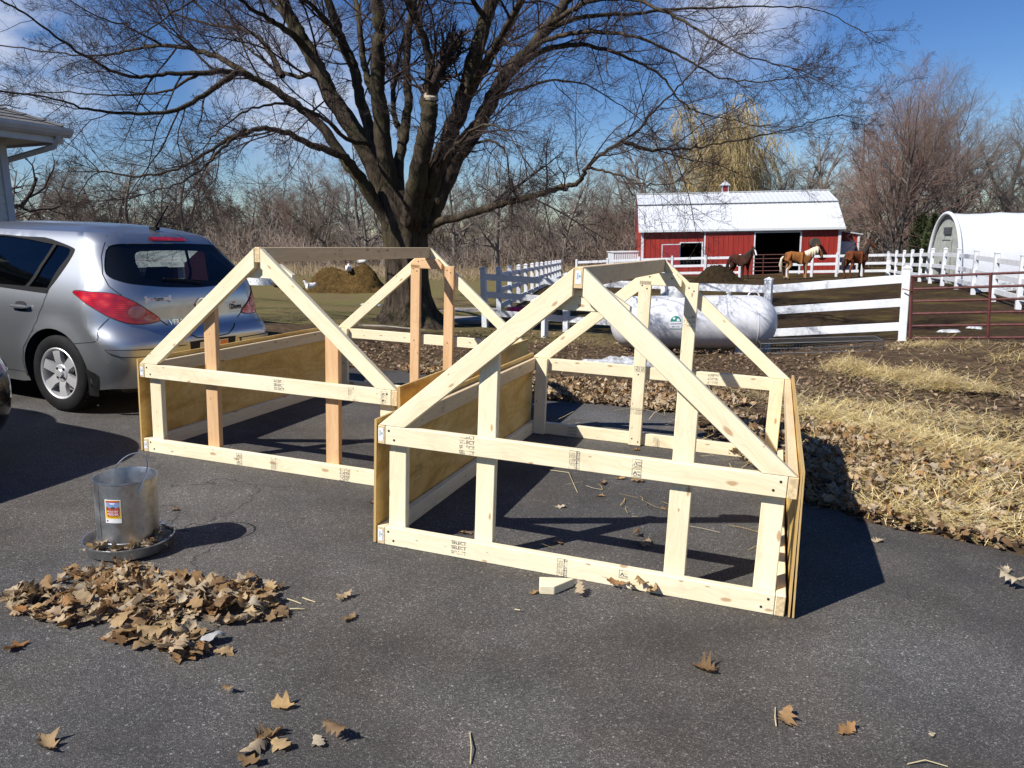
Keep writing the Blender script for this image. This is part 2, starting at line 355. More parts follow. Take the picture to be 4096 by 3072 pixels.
def build_driveway():
    rng = random.Random(5)
    out = []
    n = len(DRIVE_POLY)
    for i in range(n):
        (x1, y1), (x2, y2) = DRIVE_POLY[i], DRIVE_POLY[(i + 1) % n]
        L = math.hypot(x2 - x1, y2 - y1); m = max(1, int(L / .12))
        nx, ny = (y2 - y1) / L, -(x2 - x1) / L
        for j in range(m):
            t = j / m; w = (rng.uniform(-.035, .035) + .03 * math.sin(7.3 * (x1 + (x2 - x1) * t) + 3 * (y1 + (y2 - y1) * t)))
            out.append((x1 + (x2 - x1) * t + nx * w, y1 + (y2 - y1) * t + ny * w))
    k = NM('asphalt', (.05, .05, .05), .82, spec=.35)
    P = k.coord(which='Position')
    big = k.noise(P, .9, 6, .6); mid = k.noise(P, 5, 5, .6); fine = k.noise(P, 260, 3, .7)
    grain = k.voro(P, 210); chip = k.voro(P, 210, 'Color'); sp = k.node('ShaderNodeSeparateColor'); k.l.new(chip, sp.inputs[0])
    chip2 = k.voro(P, 75, 'Color'); sp2 = k.node('ShaderNodeSeparateColor'); k.l.new(chip2, sp2.inputs[0]); g2 = k.voro(P, 75)
    base = k.ramp(fine, (.25, (.018, .018, .018)), (.5, (.066, .064, .061)), (.75, (.15, .145, .135)))
    ch = k.ramp(sp.outputs[0], (.0, (.014, .014, .014)), (.45, (.058, .056, .053)), (.75, (.105, .10, .094)), (.92, (.19, .183, .17)), (1.0, (.32, .31, .29)))
    base = k.mix(k.ramp(grain, (.35, .7), (.75, .1)), base, ch)
    white = k.math('MULTIPLY', k.math('GREATER_THAN', sp2.outputs[1],   .978), k.ramp(g2, (.2, 1.0), (.4, 0.0)))
    base = k.mix(k.math('MULTIPLY', white, .6), base, (.40, .39, .37))
    base = k.mix(1.0, base, k.ramp(big, (.3, .54), (.5, 1.06), (.7, 1.58)), 'MULTIPLY')
    base = k.mix(k.ramp(mid, (.5, .0), (.8, .38)), base, (.06, .046, .032))
    st = k.ramp(k.noise(k.coord(which='Position', off=(4.2, 1.7, 0)), .75, 4, .55), (.58, 0.0), (.74, .55))
    base = k.mix(st, base, (.032, .025, .02))
    wob = k.noise(P, 1.3, 5, .6, out='Color'); wv = k.node('ShaderNodeVectorMath', operation='MULTIPLY_ADD'); k.l.new(wob, wv.inputs[0]); wv.inputs[1].default_value = (1.2, 1.2, 0); k.l.new(P, wv.inputs[2])
    crack = k.ramp(k.voro(wv.outputs[0], .33, feature='DISTANCE_TO_EDGE'), (.0, 1.0), (.0035, 0.0)); base = k.mix(k.math('MULTIPLY', crack, k.ramp(big, (.45, 0.0), (.6, .8))), base, (.008, .008, .008))
    warm = k.noise(k.coord(which='Position', off=(2.7, 5.9, 0)), .5, 4, .6); base = k.mix(1.0, base, k.ramp(warm, (.38, (1.0, 1.0, 1.03)), (.62, (1.14, 1.03, .92))), 'MULTIPLY')
    tar = k.noise(k.coord(which='Position', off=(9.1, 3.3, 0)), .42, 5, .6); base = k.mix(k.ramp(tar, (.50, 0.0), (.60, .55)), base, k.mix(.5, base, (.018, .018, .019)))
    grit = k.noise(k.coord(which='Position', off=(1.1, 7.3, 0)), 2.3, 6, .7); base = k.mix(k.ramp(grit, (.60, 0.0), (.80, .40)), base, (.105, .098, .088))
    k.color(base).bump(k.math('ADD', k.math('MULTIPLY', grain, 1.0), fine), .55, .004)
    pts = [Vector(p) for p in out]; m = len(pts)
    gx, gy = np.meshgrid(np.arange(-13.5, 8.6, .5), np.arange(-9.5, 12, .5))
    ok = inside(out, gx.ravel(), gy.ravel())
    pts += [Vector((a, b)) for a, b in np.stack([gx.ravel()[ok], gy.ravel()[ok]], 1)]
    v, e, f, *_ = delaunay_2d_cdt(pts, [], [list(range(m))], 1, 1e-5)
    V = [(p.x, p.y, float(plane_z(p.x, p.y))) for p in v]; b = len(V)
    me = bpy.data.meshes.new('driveway')
    sk = [(p[0], p[1], p[2] - .05) for p in V[:m]]
    F = [tuple(q) for q in f]
    F = [q if (Vector(V[q[1]]) - Vector(V[q[0]])).cross(Vector(V[q[2]]) - Vector(V[q[0]])).z > 0 else q[::-1] for q in F]
    F += [(i, b + i, b + (i + 1) % m, (i + 1) % m) for i in range(m)]
    me.from_pydata(V + sk, [], F); me.update()
    tag(link('driveway', me, None, None, k.m), kind='structure')
build_driveway()

# ================================================================== leaves
def leaf_base(seed, n=9, L=.088, simple=False, mid=False):
    """One dry oak leaf: a curled lobed blade with its midrib along x."""
    r = random.Random(seed); m = 7 if mid else n if not simple else 4
    c1 = r.uniform(.1, 1.6) * r.choice([1, 1, 1, -.8]); c2 = r.uniform(-1.2, 1.6); tw = r.uniform(-1.2, 1.2); ph = r.uniform(0, 6)
    wd = r.uniform(.23, .34); V = []; F = []
    lobes = r.choice([2.5, 3, 3.5, 4, 4.5]); asy = r.uniform(0, .35); bendy = r.uniform(-.5, .5)
    for i in range(m + 1):
        t = i / m
        w = wd * (math.sin(math.pi * min(1, t * .93 + .04)) ** .8) * (1 + (.42 * math.cos(2 * math.pi * lobes * t) if not simple else .25 * (-1) ** i))
        if i == m: w *= .15
        z0 = .5 * c2 * (t - .5) ** 2 * L + .02 * math.sin(9 * t + ph) * L
        for s in (-1, -.5, 0, .5, 1) if not (simple or mid) else (-1, 0, 1):
            y = s * w * (1 + asy * s * math.sin(5 * t + ph)) + bendy * (t - .5) ** 2
            z = z0 + c1 * y * y * 1.3 * L + tw * (t - .5) * y * L + .035 * L * math.sin(17 * t + 5 * s + ph)
            V.append(((t - .5) * L, y * L * (1 - .15 * abs(c1) * abs(y)), z))
    q = 5 if not (simple or mid) else 3
    for i in range(m):
        for j in range(q - 1):
            a = i * q + j; F.append((a, a + 1, a + q + 1, a + q))
    if not (simple or mid):       # stalk
        b = len(V); V += [(-.5 * L, .0012, V[2][2]), (-.5 * L, -.0012, V[2][2]), (-.72 * L, 0, V[2][2] + .006), (-.72 * L, -.001, V[2][2] + .006)]
        F.append((b, b + 1, b + 3, b + 2))
    V = np.array(V); V[:, 2] -= V[:, 2].min()
    return V, np.array(F)
def leaf_material(name, attr):
    k = NM(name, (.3, .2, .1), .75, spec=.2)
    if attr:
        c = k.node('ShaderNodeVertexColor', layer_name='tint').outputs[0]
    else:
        oi = k.node('ShaderNodeObjectInfo')
        c = k.ramp(oi.outputs['Random'], (.0, (.15, .085, .04)), (.15, (.42, .29, .15)), (.3, (.31, .15, .055)), (.45, (.55, .44, .29)), (.6, (.22, .14, .075)), (.75, (.47, .31, .14)), (.88, (.40, .34, .25)), (1.0, (.56, .46, .31)))
    v = k.coord((1, 1, 1), 'Object'); f = k.noise(v, 60, 4)
    c = k.mix(.45, c, k.ramp(f, (.3, .45), (.7, 1.1)), 'MULTIPLY')
    k.color(c)
    tr = k.node('ShaderNodeBsdfTranslucent'); k.l.new(c, tr.inputs[0]); mx = k.node('ShaderNodeMixShader'); mx.inputs[0].default_value = .22
    k.l.new(k.b.outputs[0], mx.inputs[1]); k.l.new(tr.outputs[0], mx.inputs[2]); k.l.new(mx.outputs[0], k.out.inputs[0])
    return k.m
LEAF_MAT = leaf_material('dry_leaf', False); LITTER_MAT = leaf_material('leaf_litter', True)
LEAF_MESH = []
for s in range(40):
    v, f = leaf_base(100 + s); me = bpy.data.meshes.new('leaf'); me.from_pydata(v.tolist(), [], f.tolist()); smooth(me); me.materials.append(LEAF_MAT); LEAF_MESH.append(me)
def ground_tilt(x, y):
    e = .05; return (float(surf_z(x + e, y)) - float(surf_z(x - e, y))) / (2 * e), (float(surf_z(x, y + e)) - float(surf_z(x, y - e))) / (2 * e)
_lr = random.Random(21)
def put_leaf(p, label, group=None, rz=None, sc=1.0, tilt=.12, mesh=None, flip=False):
    o = link('oak_leaf', LEAF_MESH[mesh % len(LEAF_MESH) if mesh is not None else _lr.randrange(len(LEAF_MESH))])
    o.location = p; o.rotation_euler = (_lr.uniform(-tilt, tilt) + (math.pi if flip else 0), _lr.uniform(-tilt, tilt), rz if rz is not None else _lr.uniform(0, 6.28))
    o.scale = (sc, sc, sc)
    return tag(o, label, 'leaf', group)
def litter(name, xy, zs, size, tilt, seed, palette, dark=1.0, mid=False):
    """Many leaves joined into one piece of stuff."""
    rng = np.random.default_rng(seed); N = len(xy); VV = []; FF = []; CC = []; off = 0
    K = 18 if mid else 8; which = rng.integers(0, K, N); pal = np.array(palette)
    for b in range(K):
        idx = np.where(which == b)[0]
        if not len(idx): continue
        v, f = leaf_base(300 + b + 50 * mid, simple=not mid, mid=mid); v = v - [0, 0, .0]
        sc = rng.uniform(size[0], size[1], len(idx))[:, None, None]
        a = rng.uniform(0, 6.28, len(idx)); tx = rng.normal(0, tilt, len(idx)); ty = rng.normal(0, tilt, len(idx))
        fl = np.where(rng.random(len(idx)) < .35, -1.0, 1.0)
        p = v[None] * sc; p[:, :, 2] *= fl[:, None] 
        y1 = p[:, :, 1] * np.cos(tx)[:, None] - p[:, :, 2] * np.sin(tx)[:, None]; z1 = p[:, :, 1] * np.sin(tx)[:, None] + p[:, :, 2] * np.cos(tx)[:, None]
        x2 = p[:, :, 0] * np.cos(ty)[:, None] + z1 * np.sin(ty)[:, None]; z2 = -p[:, :, 0] * np.sin(ty)[:, None] + z1 * np.cos(ty)[:, None]
        x3 = x2 * np.cos(a)[:, None] - y1 * np.sin(a)[:, None]; y3 = x2 * np.sin(a)[:, None] + y1 * np.cos(a)[:, None]
        z2 = z2 - z2.min(1, keepdims=True) * .75
        P = np.stack([x3 + xy[idx, 0][:, None], y3 + xy[idx, 1][:, None], z2 + zs[idx][:, None]], 2)
        VV.append(P.reshape(-1, 3)); nv = v.shape[0]
        FF.append((f[None] + (np.arange(len(idx)) * nv)[:, None, None] + off).reshape(-1, 4)); off += nv * len(idx)
        c = pal[rng.integers(0, len(pal), len(idx))] * rng.uniform(.7, 1.15, (len(idx), 1)) * dark
        CC.append(np.repeat(c, nv, 0))
    return mesh_np(name, np.concatenate(VV), np.concatenate(FF), LITTER_MAT, True, np.concatenate(CC))
PAL = [(.46, .33, .19), (.32, .20, .10), (.40, .28, .16), (.54, .42, .28), (.22, .13, .065), (.36, .21, .09), (.45, .36, .25), (.50, .37, .21)]
PAL_OLD = [(.20, .13, .08), (.30, .205, .13), (.12, .08, .05), (.40, .29, .19), (.17, .11, .07), (.25, .165, .095)]
def straw(name, pts, lens, zs, seed, lift=.25, thick=.0012, palette=((.62, .46, .17), (.74, .58, .27), (.48, .34, .11), (.80, .68, .40)), lie=None):
    """Loose straw: one mesh of thin bent strands."""
    rng = np.random.default_rng(seed); N = len(pts)
    a = rng.uniform(0, 6.28, N) if lie is None else rng.normal(lie, .85, N)
    L = rng.uniform(lens[0], lens[1], N); up = rng.normal(0, lift, N)
    d = np.stack([np.cos(a) * np.cos(up), np.sin(a) * np.cos(up), np.sin(up)], 1); s = np.stack([-np.sin(a), np.cos(a), np.zeros(N)], 1)
    bend = rng.normal(0, .12, N)[:, None] * s * L[:, None]
    base = np.stack([pts[:, 0], pts[:, 1], zs], 1); w = (thick * rng.uniform(.7, 1.6, N))[:, None]
    A = base - d * L[:, None] / 2; B = base + bend; Cc = base + d * L[:, None] / 2
    sag = np.minimum(A[:, 2], Cc[:, 2]) - zs; fix = np.maximum(0, -sag)[:, None] * np.array([0, 0, 1.0]); A = A + fix; B = B + fix; Cc = Cc + fix
    upv = np.array([0, 0, 1.0]) * w
    V = np.stack([A - s * w, A + s * w, B - s * w + upv, B + s * w + upv, Cc - s * w, Cc + s * w], 1).reshape(-1, 3)
    o = (np.arange(N) * 6)[:, None]
    F = np.concatenate([o + [0, 2, 3, 1], o + [2, 4, 5, 3]], 0)
    pal = np.array(palette)[rng.integers(0, len(palette), N)] * rng.uniform(.75, 1.15, (N, 1))
    return mesh_np(name, V, F, STRAW_MAT, False, np.repeat(pal, 6, 0))
def straw_mat():
    k = NM('straw', (.6, .5, .25), .55, spec=.4); k.color(k.node('ShaderNodeVertexColor', layer_name='tint').outputs[0]); return k.m
STRAW_MAT = straw_mat()
# ================================================================== coop frames
PINE = wood_mat('pine_board', (.77, .65, .42), (.85, .765, .55), (.38, .20, .08), .40)
PINE_OLD = wood_mat('weathered_pine', (.64, .48, .28), (.74, .58, .36), (.28, .16, .08), .42)
FIR = wood_mat('fir_board', (.60, .36, .18), (.72, .47, .26), (.30, .15, .06))
END_GRAIN = plain('end_grain', (.66, .50, .28), .75, var=.25, scale=60)
def ply_mat():
    k = NM('plywood_face', (.5, .32, .12), .6, spec=.3)
    v = k.coord((.8, .8, 2.6)); n = k.noise(v, 1.5, 6, .58, 1.6); n2 = k.noise(k.coord((2, 2, 2)), 14, 4)
    c = k.ramp(n, (.3, (.42, .22, .045)), (.5, (.72, .46, .13)), (.7, (.86, .62, .24)))
    c = k.mix(.35, c, k.ramp(n2, (.3, .55), (.7, 1.1)), 'MULTIPLY')
    vv = k.coord((2.3, 2.3, 4.2)); nd = k.noise(vv, 3, 2, out='Color'); m = k.node('ShaderNodeVectorMath', operation='MULTIPLY_ADD'); k.l.new(nd, m.inputs[0]); m.inputs[1].default_value = (.3, .3, .3); k.l.new(vv, m.inputs[2])
    dist = k.voro(m.outputs[0], 1.0); cell = k.voro(m.outputs[0], 1.0, 'Color'); sp = k.node('ShaderNodeSeparateColor'); k.l.new(cell, sp.inputs[0])
    kn = k.math('MULTIPLY', k.ramp(dist, (.05, 1.0), (.16, 0.0)), k.math('GREATER_THAN', sp.outputs[0], .3))
    c = k.mix(k.math('MULTIPLY', kn, .85), c, (.12, .055, .02))
    k.color(c).bump(n2, .2, .004); return k.m
PLY = ply_mat()
def ply_edge_mat():
    k = NM('plywood_edge', (.6, .4, .2), .7, spec=.2); t = k.node('ShaderNodeTexCoord').outputs['Object']; s = k.node('ShaderNodeSeparateXYZ'); k.l.new(t, s.inputs[0])
    b = k.math('SINE', k.math('MULTIPLY', s.outputs[0], 2200.0)); n = k.noise(k.coord((3, 3, 3)), 30, 3)
    k.color(k.mix(k.ramp(n, (.4, 0.), (.7, .6)), k.ramp(b, (.3, (.36, .22, .08)), (.6, (.72, .54, .26))), (.5, .33, .13))); return k.m
PLY_EDGE = ply_edge_mat()
def ink_mat(name, c, lo):
    k = NM(name, c, .7); n = k.noise(k.coord(rnd=True), 95, 4, .7); m2 = k.noise(k.coord(rnd=True), 22, 2); t = k.node('ShaderNodeBsdfTransparent'); mx = k.node('ShaderNodeMixShader')
    k.l.new(k.ramp(k.math('ADD', k.math('MULTIPLY', n, .5), k.math('MULTIPLY', m2, .5)), (lo, 0.0), (lo + .10, 1.0)), mx.inputs[0]); k.l.new(t.outputs[0], mx.inputs[1]); k.l.new(k.b.outputs[0], mx.inputs[2]); k.l.new(mx.outputs[0], k.out.inputs[0]); return k.m
INK = ink_mat('stamp_ink', (.13, .12, .11), .41); INK_PALE = ink_mat('faded_ink', (.26, .22, .15), .44)
SCREW = plain('screw_head', (.06, .055, .055), .45, .7)
STICKER = NM('white_sticker', (.78, .78, .82), .4).m; STICKER_INK = NM('sticker_print', (.2, .22, .28), .5).m; STICKER_GREEN = NM('sticker_mark', (.1, .32, .2), .5).m

def ink(board, V2, F, x, z, y=-.0012, ink_m=None, rot=0, sx=1.0, name='stamp'):
    """Flat print lying on the -y face of a board, given in the board's own x, z."""
    c, s = math.cos(rot), math.sin(rot)
    vs = [(x + (p[0] * c - p[1] * s) * sx, y, z + p[0] * s + p[1] * c) for p in V2]
    me = bpy.data.meshes.new(name); me.from_pydata(vs, [], F); me.update()
    return link(name, me, board, None, ink_m or INK)
def merge2(parts):
    V = []; F = []
    for v, f in parts:
        n = len(V); V += [tuple(p) for p in v]; F += [tuple(i + n for i in q) for q in f]
    return V, F
def rect2(x0, x1, z0, z1): return [(x0, z0), (x1, z0), (x1, z1), (x0, z1)], [(0, 1, 2, 3)]
def off2(vf, dx, dz): return [(p[0] + dx, p[1] + dz) for p in vf[0]], vf[1]
def frame2(x0, x1, z0, z1, w):
    return merge2([rect2(x0, x1, z0, z0 + w), rect2(x0, x1, z1 - w, z1), rect2(x0, x0 + w, z0 + w, z1 - w), rect2(x1 - w, x1, z0 + w, z1 - w)])
def stamp_select(b, x, rows=(.070, .046, .022), size=.023, rot=0, z0=0.0, flip=False, m=None):
    parts = [off2(text_mesh('SELECT', size, 'CENTER', bold=.0003), 0, r) for r in rows]
    V, F = merge2(parts)
    if flip: V = [(-p[0], .089 - p[1]) for p in V]
    ink(b, V, F, x, z0, rot=rot, ink_m=m)
def stamp_grade(b, x, m=None, y=-.0012):
    parts = [frame2(-.024, .008, .003, .044, .0014), frame2(.009, .022, .003, .044, .0014), frame2(-.024, .008, .047, .086, .0014), frame2(.009, .022, .047, .086, .0014)]
    for z in (.012, .020, .028, .036, .056, .064, .072):
        parts.append(off2(text_mesh(random.Random(int(z * 1e4)).choice(['NLGA', 'S-P-F', 'KD HT', '708', 'STUD']), .009, 'CENTER'), -.008, z - .003))
    for z, c in ((.010, 'B'), (.021, 'C'), (.032, 'M'), (.054, 'B'), (.065, 'C'), (.076, 'M')): parts.append(off2(text_mesh(c, .010, 'CENTER'), .0155, z - .003))
    ink(b, *merge2(parts), x, 0, ink_m=m, y=y)
def stamp_logo(b, x, rows=(.005, .046), m=None, rot=0, z0=0.0):
    parts = []
    for z in rows:
        parts.append(frame2(-.020, .020, z, z + .036, .0016))
        parts.append(([(-.016, z + .010), (-.006, z + .029), (.004, z + .010), (-.001, z + .010), (-.006, z + .020), (-.011, z + .010)], [(0, 1, 4, 5), (1, 2, 3, 4)]))
        parts.append(rect2(-.012, 0, z + .005, z + .007)); parts.append(off2(text_mesh('PEFC', .009, 'CENTER'), .0105, z + .020))
        for q in (.007, .012): parts.append(rect2(.005, .017, z + q, z + q + .0025))
    ink(b, *merge2(parts), x, z0, ink_m=m, rot=rot)
def screws(b, pts, y=-.0018, r=.0055):
    for (x, z) in pts:
        m = MB(); m.lathe([(0, -.001), (r * .6, -.0012), (r, -.0006), (r, .004)], 10, Matrix.Translation((x, y + .001, z)) , axis='Y'); m.build('screw', SCREW, b)

TT, HH = .038, .089
CW, CL, CH, CZ = 1.854, 2.4216, .5865, 1.357
def board(parent, name, L, m, mat, w=HH, th=TT, out=None):
    mb = MB(); mb.prism(out or [(0, 0), (L, 0), (L, w), (0, w)], 0, th)
    me = mb.mesh(name, None, bev=.0028)
    # sawn ends get end grain
    o = link(name, me, parent, m, [mat, END_GRAIN])
    for p in me.polygons:
        if abs(p.normal.x) > .97 and out is None: p.material_index = 1
    return o
AX_X = Matrix.Identity(4)
def m_along_x(x, y, z): return Matrix.Translation((x, y, z))
def m_along_y(x, y, z): return cols((0, 1, 0), (-1, 0, 0), (0, 0, 1), (x, y, z))
def m_up(x, y, z): return cols((0, 0, 1), (0, 1, 0), (-1, 0, 0), (x + HH, y - TT, z))     # wide face along x, front face at y - thickness
def make_coop(name, place, label, wood, stud_wood, ridge_wood, seed):
    root = empty(name, place, label, 'coop frame', 'coop frames standing on the driveway')
    B = {}
    t, h, W, L, H, Z = TT, HH, CW, CL, CH, CZ
    for side, x in (('l', t), ('r', W)):
        B[side + 'b'] = board(root, 'side_rail', L, m_along_y(x, 0, 0), wood); B[side + 'm'] = board(root, 'side_rail', L, m_along_y(x, 0, H - h), ridge_wood)
    for e, y in (('f', 0), ('k', L - t)):
        B[e + 'b'] = board(root, 'bottom_rail', W - 2 * t - .004, m_along_x(t + .002, y, 0), wood); B[e + 'm'] = board(root, 'middle_rail', W - 2 * t - .004, m_along_x(t + .002, y, H - h), wood)
    # corner posts stand inside the rails, studs run up to the rafters
    sl = (Z - H) / (W / 2 - t / 2); th = math.atan(sl)
    def rz(x): return H + sl * (x if x < W / 2 else W - x)
    for e, y in (('f', 2 * t + .001), ('k', L - t - .001)):
        for x in (t + .003, W - t - h - .003): B[e + 'p%d' % (x > 1)] = board(root, 'corner_post', H - .004, m_up(x, y, .003), wood)
        xs = (.486, 1.358) if e == 'f' else (.779, 1.105)
        for q, x in enumerate(xs):
            top = (rz(x if x < W / 2 else x + h) - .02) if e == 'f' else 1.205
            B[e + 's%d' % q] = board(root, 'stud', top, m_up(x, y, .003), stud_wood)
    # rafters: level cut on the rail, plumb cut against the ridge board
    X1 = W / 2 - t / 2 - .002; run = math.hypot(X1, Z - H)
    ux = Vector((math.cos(th), 0, math.sin(th))); un = Vector((-math.sin(th), 0, math.cos(th)))
    def loc(x, z): d = Vector((x, 0, z - H)); return (d.dot(ux), d.dot(un))
    dz = h / math.cos(th); dx = h / math.sin(th)
    out = [loc(0.004, H + .001), loc(dx, H + .001), loc(X1, Z - dz), loc(X1, Z)]
    for e, y in (('f', 0), ('k', L - t)):
        for sgn in (1, -1):
            if sgn == 1: m = cols(ux, (0, 1, 0), un, (0, y, H)); o = out
            else: m = cols((-ux[0], 0, ux[2]), (0, 1, 0), (un[0], 0, -un[2]), (W, y, H)); o = [(a_, -b_) for a_, b_ in reversed(out)]
            B['%sr%d' % (e, sgn)] = board(root, 'rafter', run, m, wood, out=o)
    B['ridge'] = board(root, 'ridge_board', L, m_along_y(W / 2 + t / 2, .002, Z - h + .004), ridge_wood)
    for e, y in (('f', t + .001), ('k', L - 2 * t - .001)):
        zt = Z - h - .002 - (0 if e == 'f' else .0)
        o = [(-.215, 0), (.215, 0), (.215, .03), (.12, h), (-.12, h), (-.215, .03)] if e == 'f' else [(-.15, 0), (.15, 0), (.15, .045), (.105, h), (-.105, h), (-.15, .045)]
        B['c' + e] = board(root, 'collar_tie', .4, Matrix.Translation((W / 2, y, zt - h)), wood if e == 'f' else stud_wood, out=o)
    for q, (x0, lean) in enumerate(((-.0155, -.004), (W + .0035, .012))):
        mb = MB(); hgt = H + .022; n = 6
        for j in range(2):
            o = (j * .0078) if q else 0
            if q == 0 and j: continue
            th_ = .007 if q else .012
            gap = .008 * j
            vs = []
            for i in range(n + 1):
                z = -.0 + .006 + hgt * i / n; s = (i / n - 1); xx = x0 + o + lean * s * -1 * 0 + gap * abs(s) ** 1.3 + lean * (-s)
                for yy in (-.004, L + .004): vs += [(xx, yy, z), (xx + th_, yy, z)]
            fs = []
            for i in range(n):
                a = i * 4; b = a + 4
                fs += [(a, b, b + 2, a + 2), (a + 1, a + 3, b + 3, b + 1), (a, a + 1, b + 1, b), (a + 2, b + 2, b + 3, a + 3)]
            fs += [(0, 2, 3, 1), (n * 4, n * 4 + 1, n * 4 + 3, n * 4 + 2)]
            mb.add(vs, fs)
        me = mb.mesh('plywood_panel'); o = link('plywood_panel', me, root, None, [PLY, PLY_EDGE])
        for p in me.polygons:
            if abs(p.normal.x) < .6: p.material_index = 1
        B['ply%d' % q] = o
    for e in ('fb', 'fm'):
        Lr = W - 2 * t; screws(B[e], [(.018, .068), (.046, .026), (Lr - .030, .066), (Lr - .055, .028)])
    for e in ('fr1', 'fr-1'): pass
    for e in ('ks0', 'ks1'):
        f = -.0012
        for (x, z) in ((.03, .02), (.05, .065), (1.15, .03), (1.17, .065), (.53, .05)): screws(B[e], [(x, z)])
    return root, B
yawR, yawL = -.33818, -.32955
placeR = T_DRIVE @ Matrix.Translation((-.58657, 3.44148, 0)) @ Matrix.Rotation(yawR, 4, 'Z')
placeL = T_DRIVE @ Matrix.Translation((-2.36478, 4.83184, 0)) @ Matrix.Rotation(yawL, 4, 'Z')
coopR, BR = make_coop('coop_frame', placeR, 'nearer pale pine coop frame with grade stamps and tall white studs', PINE, PINE, PINE_OLD, 1)
coopL, BL = make_coop('coop_frame', placeL, 'coop frame next to the silver car, with reddish studs', PINE, FIR, PINE_OLD, 2)
def sticker(b, x0, x1, z0, z1, m_face):
    """A small white price sticker on the sawn end of a board."""
    mb = MB(); mb.cur = 0; mb.add([(x0, 0, z0), (x1, 0, z0), (x1, 0, z1), (x0, 0, z1)], [(0, 1, 2, 3)]); w = x1 - x0; hh = z1 - z0
    mb.cur = 1
    for i in range(7): mb.add([(x0 + w * .2, -.0005, z0 + hh * (.35 + .07 * i)), (x0 + w * .55, -.0005, z0 + hh * (.35 + .07 * i)), (x0 + w * .55, -.0005, z0 + hh * (.38 + .07 * i)), (x0 + w * .2, -.0005, z0 + hh * (.38 + .07 * i))], [(0, 1, 2, 3)])
    mb.cur = 2; mb.add([(x0 + w * .62, -.0005, z0 + hh * .5), (x0 + w * .88, -.0005, z0 + hh * .5), (x0 + w * .88, -.0005, z0 + hh * .65), (x0 + w * .62, -.0005, z0 + hh * .65)], [(0, 1, 2, 3)])
    mb.build('sticker', [STICKER, STICKER_INK, STICKER_GREEN], b, m_face)
mS = lambda: cols((0, -1, 0), (1, 0, 0), (0, 0, 1), (-.0012, 0, 0))      # onto the x = 0 end of a board that runs along y
sticker(BR['lm'], -.034, -.010, .016, .078, cols((0, 1, 0), (1, 0, 0), (0, 0, 1), (-.0008, .038, 0)) if False else cols((0, -1, 0), (1, 0, 0), (0, 0, 1), (-.0008, 0, 0)))
sticker(BR['lb'], -.034, -.010, .016, .074, mS()); sticker(BR['ridge'], -.032, -.008, .020, .074, mS())
sticker(BL['lm'], -.034, -.010, .014, .070, mS()); sticker(BL['lb'], -.034, -.012, .02, .07, mS())
stamp_select(BR['fm'], .412, (.078, .054, .030, .006)); stamp_grade(BR['fm'], .912); stamp_logo(BR['fm'], 1.18, (-.012 + .018, .047))
stamp_select(BR['fb'], .384, (.066, .042, .018)); stamp_grade(BR['fb'], .882); stamp_logo(BR['fb'], 1.155, (.044,))
stamp_select(BL['fm'], 1.02, (.066, .042, .018)); stamp_grade(BL['fm'], 1.52, INK_PALE); stamp_logo(BL['fm'], 1.73, (.006, .046))
stamp_logo(BL['fb'], .715, (.006, .046)); stamp_grade(BL['fb'], .975, INK_PALE); stamp_select(BL['fb'], 1.47, (.070, .050, .028, .006), flip=True)
stamp_select(BR['km'], 1.30, (.060, .034, .008), flip=True); stamp_logo(BR['km'], .83 - .07, (.006, .046)); stamp_grade(BR['km'], .98 + .07, INK_PALE)
stamp_select(BR['kb'], .30, (.062, .036, .010), flip=True); stamp_grade(BR['kb'], .94, INK_PALE)
def on_up(fn, b, x, **kw): fn(b, x, **kw)
V, F = merge2([off2(text_mesh('SELECT', .024, 'CENTER'), 0, r) for r in (.030, 0.0, -.030)])
ink(BR['ks1'], [(p[1], p[0]) for p in V], [f[::-1] for f in F], .93, .045, rot=0)
stamp_grade(BR['ks0'], .26, INK_PALE); stamp_logo(BR['ks0'], .57, (.006, .046)); stamp_logo(BR['kr-1'], .72, (.006, .046), z0=-.089)
for k_, (bb, x) in enumerate(((BL['ridge'], .9), (BL['ridge'], 1.72), (BL['ridge'], 2.2), (BR['lm'], .66), (BR['lm'], 1.2))):
    # print on the faces of boards that run front to back, on their +x side
    V, F = merge2([off2(text_mesh('SELECT', .018, 'CENTER'), 0, r) for r in (.062, .040, .018)])
    ink(bb, V, F, x, 0, y=-.0012, ink_m=INK_PALE)
for bb in (BR['cf'], BR['ck'], BL['ck']):
    screws(bb, [(-.075, .06), (.08, .055)])
V, F = merge2([off2(text_mesh(s, .020), 0, -.026 * i) for i, s in enumerate(('15/32 CAT', 'APA RATED', 'EXPOSURE 1', 'PS 1-09'))])
for (yy, zz) in ((.42, .40), (.40, .26)):      # the grade print inside the right frame's left panel
    me = bpy.data.meshes.new('panel_print'); me.from_pydata([(-.0155 + .0122 + .0008, yy - p[0] * -1, zz + p[1]) for p in V], [], F); link('panel_print', me, BR['ply0'], None, INK_PALE)

# ------------------------------------------------------------------ off-cut lying in front of the near frame
blk = MB(); blk.prism([(0, 0), (.15, 0), (.062, .089), (0, .089)], 0, .038)
o = blk.build('wood_offcut', PINE, None, None, bev=.0025)
o.matrix_world = T_DRIVE @ Matrix.Translation(drive_local(on_drive(2160, 2378)) + Vector((0, .089, .001))) @ Matrix.Rotation(rad(-2), 4, 'Z') @ cols((1, 0, 0), (0, 0, 1), (0, -1, 0))
tag(o, 'short pine off-cut with one slanted end lying before the near frame', 'off-cut')

